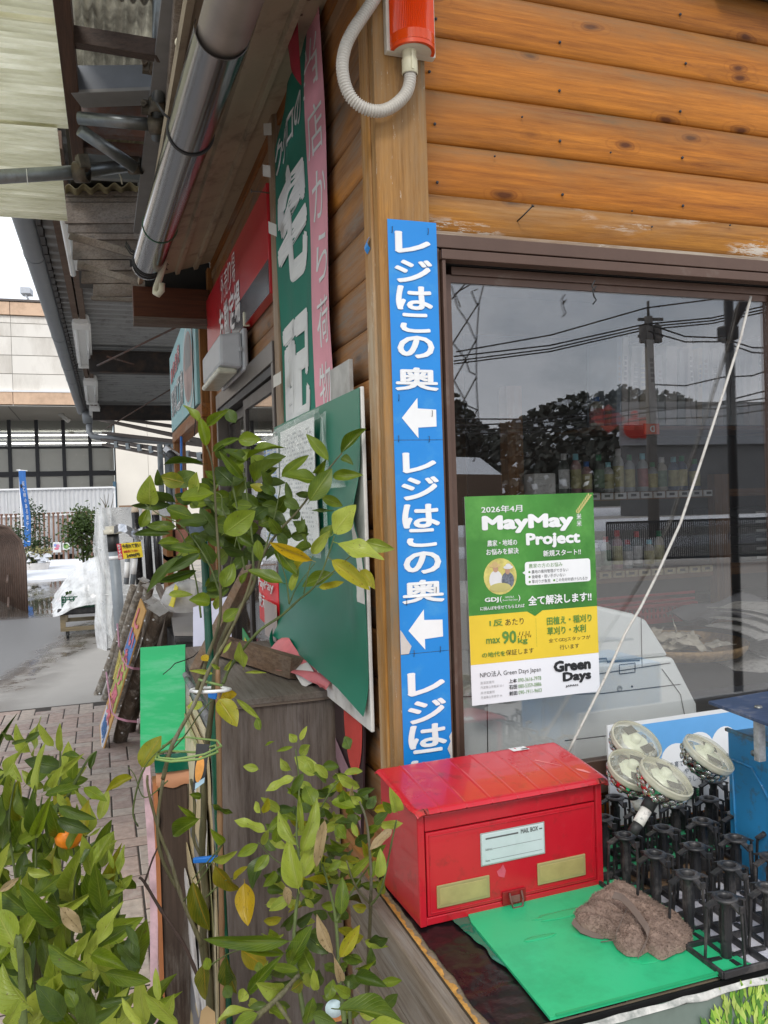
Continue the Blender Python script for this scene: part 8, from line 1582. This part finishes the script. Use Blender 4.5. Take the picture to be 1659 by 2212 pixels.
# shelves
sw_ = WOOD('shelf_wood', (.26, .135, .06), (.14, .06, .025), grey_amt=.1, axis='x'); swz = WOOD('shelf_post', (.26, .135, .06), (.14, .06, .025), grey_amt=.1, axis='z')
YS = 1.15
sh = thing('wooden_goods_shelf', 'brown wooden shelving inside the shop, stacked with bottles', 'shelf', (1.2, YS, 0))
def shelf(v, u0, u1, y=YS, t=.03, dep=.3): a = PY(u0, v, y); b_ = PY(u1, v, y); z = PY((u0+u1)/2, v, y).z; bx('shelf_board', (a.x, y, z-t), (b_.x, y+dep, z), sw_, sh); return z
zs1 = shelf(1052, 1120, 2300); zs2 = shelf(1208, 1120, 2300, t=.045); zs3 = shelf(920, 1290, 2300, t=.015); zs0 = .75
bx('lower_board', (PY(1120, 1300, YS).x, YS, .95), (PY(2300, 1300, YS).x, YS+.3, .975), sw_, sh)
for u in (1540, 1556): x = PY(u, 1200, YS).x; bx('shelf_post', (x, YS-.02, 0), (x+.035, YS+.02, 1.62), swz, sh)
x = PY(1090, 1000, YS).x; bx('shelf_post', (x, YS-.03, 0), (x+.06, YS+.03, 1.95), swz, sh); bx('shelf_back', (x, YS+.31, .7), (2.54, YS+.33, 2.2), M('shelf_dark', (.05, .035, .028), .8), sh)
pr_m = M('price_strip', (.55, .48, .28), .5, .4, 60); prl = M('price_label', (.55, .56, .56), .5)
for z, u0, u1 in ((zs1, 1150, 1540), (zs2, 1290, 1520)):
    a = PY(u0, 1100, YS).x; b_ = PY(u1, 1100, YS).x; x = a; k = 0
    while x < b_: bx('price_label', (x, YS-.006, z-.026), (x+.05, YS-.002, z-.002), prl if z == zs1 else pr_m, sh); bx('label_ink', (x+.012, YS-.0066, z-.018), (x+.036, YS-.0062, z-.008), ink_black, sh); x += .058
capc = [M('cap_%s' % n, c, .4) for n, c in (('green', (.02, .25, .10)), ('red', (.55, .04, .04)), ('blue', (.03, .15, .5)), ('white', (.7, .7, .7)), ('cyan', (.25, .6, .7)))]; bodc = [M('bottle_%s' % n, c, .35, .08) for n, c in (('white', (.50, .51, .50)), ('dark', (.10, .11, .10)), ('cream', (.45, .42, .34)), ('pink', (.40, .24, .23)), ('navy', (.06, .10, .18)), ('clear', (.34, .38, .39)))]; lbl = [M('label_%s' % n, c, .5, .25, 60) for n, c in (('white', (.66, .67, .66)), ('yellow', (.48, .45, .22)), ('green', (.16, .25, .16)), ('red', (.36, .12, .11)))]
names_c = ['green', 'red', 'blue', 'white', 'pale cyan']; names_b = ['white', 'dark', 'cream', 'pink', 'navy', 'clear']; names_l = ['white', 'yellow', 'green', 'red']; used_b = set()
def bottle(x, y, z, r, h, bi, ci, li, where, mirror=0):
    desc = '%s bottle, %s cap, %s label, %s' % (names_b[bi], names_c[ci], names_l[li], where); k_ = 0
    t = thing('bottle', desc, 'bottle', (x, y, z), 'bottles on the shop shelves'); mb = MB(); mb.lathe([(r*.94, 0), (r, .006), (r, h*.66), (r*.86, h*.74), (r*.45, h*.82), (r*.42, h*.86)], (x, y, z), (0, 0, 1), 16); mb.build('bottle_body', bodc[bi], t); mb = MB(); mb.lathe([(r*.5, h*.84), (r*.52, h*.85), (r*.5, h), (0, h)], (x, y, z), (0, 0, 1), 14); mb.build('cap', capc[ci], t); mb = MB(); mb.lathe([(r*1.012, h*.12), (r*1.012, h*.6)], (x, y, z), (0, 0, 1), 16); mb.build('label', lbl[li], t)
    return t
rb2 = random.Random(12)
def row(z, u0, u1, n, where_fmt, hh=(.11, .17)):
    a = PY(u0, 1000, YS).x; b_ = PY(u1, 1000, YS).x; ord_ = ['first', 'second', 'third', 'fourth', 'fifth', 'sixth', 'seventh', 'eighth', 'ninth', 'tenth', 'eleventh', 'twelfth', 'thirteenth']
    for k in range(n):
        x = a+(b_-a)*(k+.5)/n; r = min((b_-a)/n*.42, rb2.uniform(.022, .034)); bottle(x, YS+.05+rb2.uniform(0, .02), z, r, rb2.uniform(*hh), rb2.randrange(6), rb2.randrange(5), rb2.randrange(4), where_fmt % ord_[k])
row(zs1+.001, 1225, 1530, 13, '%s from left on upper shelf', (.11, .17)); row(zs2+.001, 1290, 1450, 7, '%s from left on lower shelf', (.10, .15)); row(zs3+.001, 1235+60, 1420, 4, '%s from left on top shelf', (.10, .13))
# white box, folders, drawers, crates
bxw = M('carton_white', (.60, .60, .58), .5, .05); a = PY(1155, 1068, YS-.1); b_ = PY(1200, 1022, YS-.1); tag(bx('white_carton', (a.x, YS-.1, a.z), (b_.x, YS+.05, b_.z), bxw, None, .003), 'white carton at the left end of the upper shelf inside the shop', 'carton')
lev = thing('folder_row', 'row of upright pale files and catalogues on the high shelf inside', 'files', (1.4, YS, 1.7)); r = random.Random(14); xx = PY(1330, 860, YS).x; fm = [M('file%d' % i, c, .5, .1) for i, c in enumerate(((.72, .74, .76), (.42, .52, .64), (.78, .78, .78), (.55, .60, .63), (.66, .62, .54)))]
zF = PY(1450, 918, YS).z
while xx < 2.3:
    w_ = r.uniform(.018, .05); h = r.uniform(.26, .36); tl = r.uniform(-.015, .03); mb = MB(); mb.hexa([(xx, YS, zF), (xx+w_, YS, zF), (xx+w_, YS+.2, zF), (xx, YS+.2, zF), (xx+tl, YS, zF+h), (xx+w_+tl, YS, zF+h), (xx+w_+tl, YS+.2, zF+h), (xx+tl, YS+.2, zF+h)]); mb.build('file', r.choice(fm), lev); 
    if r.random() < .5:
        for k_ in range(5): bx('spine_mark', (xx+w_*.3+tl*(.5+.06*k_), YS-.0015, zF+h*(.5+.06*k_)), (xx+w_*.7+tl*(.5+.06*k_), YS-.0005, zF+h*(.54+.06*k_)), inkg, lev)
    xx += w_+.003
dw = thing('drawer_unit', 'dark grey desktop drawer units with white labels on the right shelf inside', 'drawers', (1.9, YS, 1.3)); x0_ = PY(1590, 1150, YS).x; dg = M('drawer_dark', (.07, .07, .072), .35, .1)
for (zz0, n) in ((zs2, 6), (.98, 4)):
    for k in range(n): bx('drawer', (x0_, YS-.01, zz0+.002+k*.036), (2.4, YS+.25, zz0+.034+k*.036), dg, dw, .003); bx('drawer_label', (x0_+.09, YS-.0125, zz0+.012+k*.036), (x0_+.16, YS-.0105, zz0+.022+k*.036), prl, dw)
fr = thing('framed_papers', 'papers pinned on the back wall inside the shop', 'papers', (.5, 2.4, 1.6))
for u0, v0, u1, v1, c_ in ((1015, 800, 1090, 915, (.52, .48, .32)), (1185, 755, 1228, 820, (.55, .56, .56)), (1095, 875, 1135, 915, (.45, .47, .47))): a = PY(u0, v1, 2.4); b_ = PY(u1, v0, 2.4); bx('sheet', (a.x, 2.39, a.z), (b_.x, 2.40, b_.z), M('pin_paper', c_, .6, .05), fr)
bg_ = thing('bag_of_goods', 'red plastic basket behind the copier inside the shop', 'basket', (1, .9, 1.1)); a = PY(1230, 1345, .95); b_ = PY(1500, 1298, .95); rbk = M('basket_red', (.34, .012, .022), .4, .1)
bx('basket_rim', (a.x, .93, b_.z-.01), (b_.x, 1.2, b_.z+.002), rbk, bg_, .003); 
for k in range(30): x = a.x+(b_.x-a.x)*k/29; bx('basket_bar', (x-.0045, .945, a.z-.02), (x+.0045, .950, b_.z-.01), rbk, bg_)
for k in range(5): z = a.z-.02+k*.022; bx('basket_band', (a.x, .946, z), (b_.x, .949, z+.009), rbk, bg_)
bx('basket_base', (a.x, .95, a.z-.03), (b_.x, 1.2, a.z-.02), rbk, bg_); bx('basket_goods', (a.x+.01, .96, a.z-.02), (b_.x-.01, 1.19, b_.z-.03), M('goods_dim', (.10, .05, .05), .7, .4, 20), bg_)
# woven tray with packets
wt = thing('woven_tray', 'shallow woven basket tray full of clear packets inside the window', 'basket', (.9, .55, 1.05)); cc = PY(1490, 1395, .52); brd = M('basket_tan', (.38, .25, .12), .7, .35, 60, bump=.8, bscale=90); mb = MB(); mb.lathe([(.08, -.03), (.185, -.02), (.20, .0), (.205, .012), (.195, .012), (.185, -.008), (.08, -.02)], (cc.x, .58, cc.z-.005), (0, 0, 1), 48, wob=lambda i, j: .012*(j % 2)); mb.build('rim', brd, wt)
r = random.Random(19)
for k in range(16):
    a = r.uniform(0, 6.28); rr_ = r.uniform(0, .14); c_ = V((cc.x+rr_*math.cos(a), .58+rr_*math.sin(a), cc.z+r.uniform(0, .022))); t1_ = V((r.gauss(0, 1), r.gauss(0, 1), r.gauss(0, .25))).normalized(); t2_ = t1_.cross(V((r.gauss(0, .2), r.gauss(0, .2), 1))).normalized(); mb = MB(); mb.sheet(lambda a, b: c_+t1_*(.10*(a-.5))+t2_*(.075*(b-.5))+V((0, 0, .016*math.sin(a*3.14)*math.sin(b*3.14)+.006*math.sin(a*14+k)*math.sin(b*11))), 12, 10, .001); mb.build('packet', FILM('packet_film', (.62, .58, .48), .75, .12) if 'packet_film' not in bpy.data.materials else bpy.data.materials['packet_film'], wt)
np_ = thing('newspaper_pile', 'pile of folded newspapers and leaflets on the right inside the window', 'newspapers', (1.2, .5, 1.0)); nw = M('newsprint', (.48, .48, .46), .7, .15, 40, dirt=(.2, .2, .2), dirt_amt=.3, dirt_scale=60)
for k, (u, v, s_) in enumerate(((1640, 1368, .20), (1650, 1352, .19), (1660, 1335, .18), (1655, 1322, .15), (1600, 1450, .2), (1615, 1440, .19), (1640, 1432, .18), (1600, 1458, .22), (1590, 1464, .2), (1640, 1405, .12))):
    c_ = PY(u, v, .42+.02*k % .1); an = r.uniform(-.3, .3); x_ = V((math.cos(an), math.sin(an), 0)); y_ = V((-math.sin(an), math.cos(an), .05)); mb = MB(); mb.sheet(lambda a, b: c_+x_*(s_*(a-.3))+y_*(.25*(b-.3))+V((0, 0, .006*math.sin(a*5+k)+.008*math.sin(b*4))), 10, 6, .003); mb.build('newspaper', nw, np_)
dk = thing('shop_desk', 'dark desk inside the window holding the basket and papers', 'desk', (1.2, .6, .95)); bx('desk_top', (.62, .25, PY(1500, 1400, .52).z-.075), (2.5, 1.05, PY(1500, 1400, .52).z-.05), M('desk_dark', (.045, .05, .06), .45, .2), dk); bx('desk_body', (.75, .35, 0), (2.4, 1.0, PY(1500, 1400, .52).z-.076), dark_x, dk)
orn = thing('orange_tag_sign', 'small orange tag with a white letter hanging inside the window', 'tag', PY(1410, 925, .9)); a = PY(1392, 938, .9); b_ = PY(1424, 915, .9); bx('tag_body', (a.x, .9, a.z), (b_.x, .905, b_.z), M('tag_orange2', (.62, .10, .03), .5), orn)
P = Panel(V((a.x, .8995, a.z)), V((b_.x, .8995, a.z)), V((b_.x, .8995, b_.z)), V((a.x, .8995, b_.z)), .0008); P.text('D', .65, .2, .35, .8, ink_white, orn, bold=.03)
jk = thing('grey_jacket', 'grey folded coat lying on the desk inside the shop', 'coat', (1.3, .8, 1.1)); mb = MB(); c_ = PY(1560, 1315, .8); mb.sheet(lambda a, b: c_+V((.42*(a-.35), .22*(b-.5), .05*math.sin(a*3.1)*math.sin(b*3.1)+.012*math.sin(a*13)+.01*math.sin(b*9+a*5)-.02)), 24, 12, .01); mb.build('cloth', M('coat_grey', (.16, .165, .18), .85, .1, 6), jk)
ld = bpy.data.objects
# ================================================================ the place behind the photographer (seen mirrored in the window)
def GM(u, v, t): return MIR(u, v, t)
up_ = thing('utility_pole', 'concrete utility pole with transformers across the road, mirrored in the window', 'utility pole', (GM(1405, 1100, 30).x, GM(1405, 1100, 30).y, 0)); concp = M('pole_concrete', (.16, .15, .14), .8, .15); px, py = GM(1412, 1105, 30).x, GM(1412, 1105, 30).y
mb = MB(); mb.tube([(px, py, 0), (px, py, GM(1397, 685, 30).z)], [.21, .15], 14); mb.tube([(px, py, GM(1397, 685, 30).z), (px, py, GM(1396, 652, 30).z)], .05, 8); mb.build('pole', concp, up_)
for du in (-18, 18): c_ = GM(1405+du*.8, 722, 30); mb = MB(); mb.lathe([(.17, -.3), (.17, .3), (.08, .36), (0, .36)], (c_.x, c_.y, c_.z), (0, 0, 1), 12); mb.build('transformer', concp, up_)
for v in (690, 726): a, b_ = GM(1378, v, 30), GM(1432, v, 30); bar('crossarm', a, b_, .1, .1, concp, up_)
wires = [((980, 770), (1395, 700), (1680, 655)), ((980, 780), (1395, 706), (1680, 662)), ((980, 786), (1395, 712), (1680, 668)), ((985, 760), (1396, 665), (1680, 610)), ((1400, 700), (1560, 730), (1690, 752)), ((1400, 715), (1560, 738), (1690, 765)), ((975, 920), (1400, 880), (1690, 868)), ((975, 938), (1400, 905), (1690, 880)), ((975, 905), (1350, 885), (1690, 855)), ((1400, 830), (1560, 815), (1690, 790)), ((1000, 930), (1400, 890), (1690, 835))]
for k, w_ in enumerate(wires):
    mb = MB(); pts = [GM(u, v, 29+2*math.sin(k)) for u, v in w_]; mid = [pts[0], pts[0].lerp(pts[1], .5)-V((0, 0, .18)), pts[1], pts[1].lerp(pts[2], .5)-V((0, 0, .15)), pts[2]]; mb.tube(mid, .028, 5); mb.build('power_line', black_rubber, up_)
# netting poles and steel post near the window
sp2 = thing('scaffold_post', 'dark scaffold post with diagonal brace in front of the shop, mirrored in window', 'post', (GM(1585, 1100, 4.6).x, GM(1585, 1100, 4.6).y, 0)); x_, y_ = GM(1585, 1100, 4.6).x, GM(1585, 1100, 4.6).y; dks = M('post_dark', (.05, .055, .06), .5, .1, metal=.4)
mb = MB(); mb.tube([(x_, y_, 0), (x_, y_, 4.2)], .026, 14); mb.build('post', dks, sp2); mb = MB(); mb.tube([GM(1565, 735, 4.6), GM(1660, 545, 4.9)], .028, 12); mb.build('brace', dks, sp2); mb = MB(); c_ = GM(1572, 720, 4.6); mb.box((c_.x-.045, c_.y-.04, c_.z-.04), (c_.x+.045, c_.y+.04, c_.z+.04)); mb.build('clamp', dks, sp2, .01)
net = thing('plant_netting', 'thin black netting hanging beside the shop front, mirrored in the window', 'netting', GM(1010, 800, 2.5)); nm = MB()
zN = lambda x, y: (940+.4333*x, 608+.4333*y)
for pts in (((245, 0), (218, 110), (205, 300), (205, 500), (215, 700), (230, 870)), ((160, 0), (80, 90)), ((215, 110), (80, 320)), ((205, 290), (85, 510)), ((203, 480), (90, 690)), ((208, 640), (150, 780)), ((222, 820), (190, 900)), ((80, 20), (110, 130), (165, 210), (200, 290)), ((90, 310), (150, 385), (170, 450), (200, 465)), ((90, 490), (130, 560), (160, 620), (208, 640)), ((95, 670), (140, 720), (170, 800), (225, 820)), ((200, 0), (100, 60), (125, 130)), ((210, 40), (180, 50), (210, 120))):
    mb = MB(); mb.tube([GM(*zN(x, y), 2.5) for x, y in pts], .0022, 4); mb.build('net_cord', wire, net)
# hill with woods
R6 = random.Random(40); hill = MB(); leafh = M('hill_haze_grey', (.085, .09, .075), .9, .5, .08); prof_h = [(930, 860), (985, 870), (1010, 905), (1060, 950), (1100, 930), (1150, 905), (1200, 880), (1260, 870), (1320, 868), (1345, 850), (1400, 862), (1460, 868), (1500, 885), (1600, 900), (1700, 905)]  # hill colour lightened to grey, with distance haze painted in
hs_ = []
for i in range(len(prof_h)-1):
    for k in range(8): f = k/8; u = prof_h[i][0]+(prof_h[i+1][0]-prof_h[i][0])*f; v = prof_h[i][1]+(prof_h[i+1][1]-prof_h[i][1])*f; hs_.append((u, v))
nn = len(hs_); vs = []
for row_ in range(4):
    for (u, v) in hs_: p = GM(u, v+26, 150); g = GM(u, 1100, 150-row_*12); f = row_/3; vs.append(V((p.x*(1-f)+g.x*f, p.y*(1-f)+g.y*f, p.z*(1-f)*(1)+0*f)))
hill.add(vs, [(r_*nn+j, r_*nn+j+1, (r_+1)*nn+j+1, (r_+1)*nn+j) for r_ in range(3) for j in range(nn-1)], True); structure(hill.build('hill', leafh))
wood = MB(); snb = MB()
for k in range(11000):
    u, v = R6.choice(hs_); f = R6.random()**1.3; p = GM(u+R6.uniform(-4, 4), v+16, 150-f*30); z = p.z*(1-f)+1; p = V((p.x, p.y, z+R6.uniform(-1, 2.2))); d = V((R6.gauss(0, 1), R6.gauss(0, 1), R6.gauss(.6, 1))).normalized()*R6.uniform(.6, 1.5); u_ = d.orthogonal()*.4; (snb if R6.random() < .09 else wood).add([p-d*.5, p+u_, p+d*.5, p-u_], [(0, 1, 2, 3)])
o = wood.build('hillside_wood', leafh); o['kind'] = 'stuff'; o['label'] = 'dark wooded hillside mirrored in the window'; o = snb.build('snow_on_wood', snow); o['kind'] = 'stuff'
# apple store building, snow fields, road rail
asb = thing('roadside_store', 'white fronted store with a red apple sign across the road, mirrored in the window', 'building', GM(1480, 1080, 60)); a, b_, c_, d_ = GM(1340, 1075, 60), GM(1900, 1075, 56), GM(1900, 868, 56), GM(1340, 868, 60); a.z = 0; b_.z = 0; mb = MB(); mb.slab(b_, a, d_, c_, .5); mb.build('front', M('store_grey', (.22, .22, .22), .7, .1, 1), asb); e, f = GM(1338, 962, 59.5), GM(1900, 955, 55.5); mb = MB(); mb.slab(f, e, GM(1338, 885, 59.5), GM(1900, 860, 55.5), .3); mb.build('white_fascia', M('fascia_white', (.36, .37, .39), .7, .05, 1), asb)
ap_m = M('apple_red', (.60, .06, .05), .5); c_ = GM(1380, 925, 59); mb = MB(); X_ = (GM(1400, 925, 59)-GM(1360, 925, 59)).normalized(); nrmv = V((X_.y, -X_.x, 0)); 
if nrmv.y < 0: nrmv = -nrmv
for dx, r_ in ((-.35, .75), (.35, .75)): mb.lathe([(0, 0), (r_, 0), (r_, .2), (0, .2)], c_+X_*dx, nrmv, 20)
mb.lathe([(0, 0), (.25, 0), (.25, .2), (0, .2)], c_+V((0, 0, 1.0))-X_*.3, nrmv, 12); mb.build('apple_sign', ap_m, asb); c_ = GM(1314, 905, 58); mb = MB(); mb.slab(c_+V((0, 0, -1)), c_+X_*1.2, c_+V((0, 0, 1)), c_-X_*1.2, .1); mb.build('diamond_sign', M('sign_dullred', (.35, .05, .04), .5), asb)
for (u0, v0, u1, v1, d, nm_, mt) in ((1180, 1135, 1700, 1122, 40, 'snow_field', snow), (1290, 1168, 1720, 1160, 22, 'snow_field', snow)):
    pass
z0 = 0
patch('snow', 22, -34, 34, 5.0, .25, 7); patch('snow', 16, -20, 20, 1.6, .15, 9); patch('snow', 30, -60, 50, 9, .4, 11)
fn = thing('roadside_railing', 'dark iron railing along the snowy field, mirrored in the window', 'railing', GM(1480, 1120, 18)); base = GM(1310, 1130, 18); end = GM(1700, 1130, 18); zt, zb = .95, .15
for z in (zt, zb): bar('rail', V((base.x, base.y, z)), V((end.x, end.y, z)), .05, .05, dks, fn)
mb = MB()
for k in range(90): f = k/89; p = base.lerp(end, f); mb.box((p.x-.012, p.y-.012, zb), (p.x+.012, p.y+.012, zt))
o = mb.build('baluster', dks, fn); o['kind'] = 'stuff'
lw = thing('low_white_roof', 'low shed with a snow covered roof across the field, mirrored in the window', 'shed', GM(1000, 1040, 45)); a, b_ = GM(940, 1062, 45), GM(1085, 1055, 50); mb = MB(); mb.slab(V((b_.x, b_.y, 0)), V((a.x, a.y, 0)), V((a.x, a.y, 3.0)), V((b_.x, b_.y, 3.0)), 4); mb.build('wall', M('shed_brown', (.14, .09, .06), .8), lw); mb = MB(); mb.slab(V((b_.x, b_.y, 3.0)), V((a.x, a.y, 3.0)), V((a.x, a.y-3, 4.2)), V((b_.x, b_.y-3, 4.2)), .3); mb.build('roof', snow, lw)
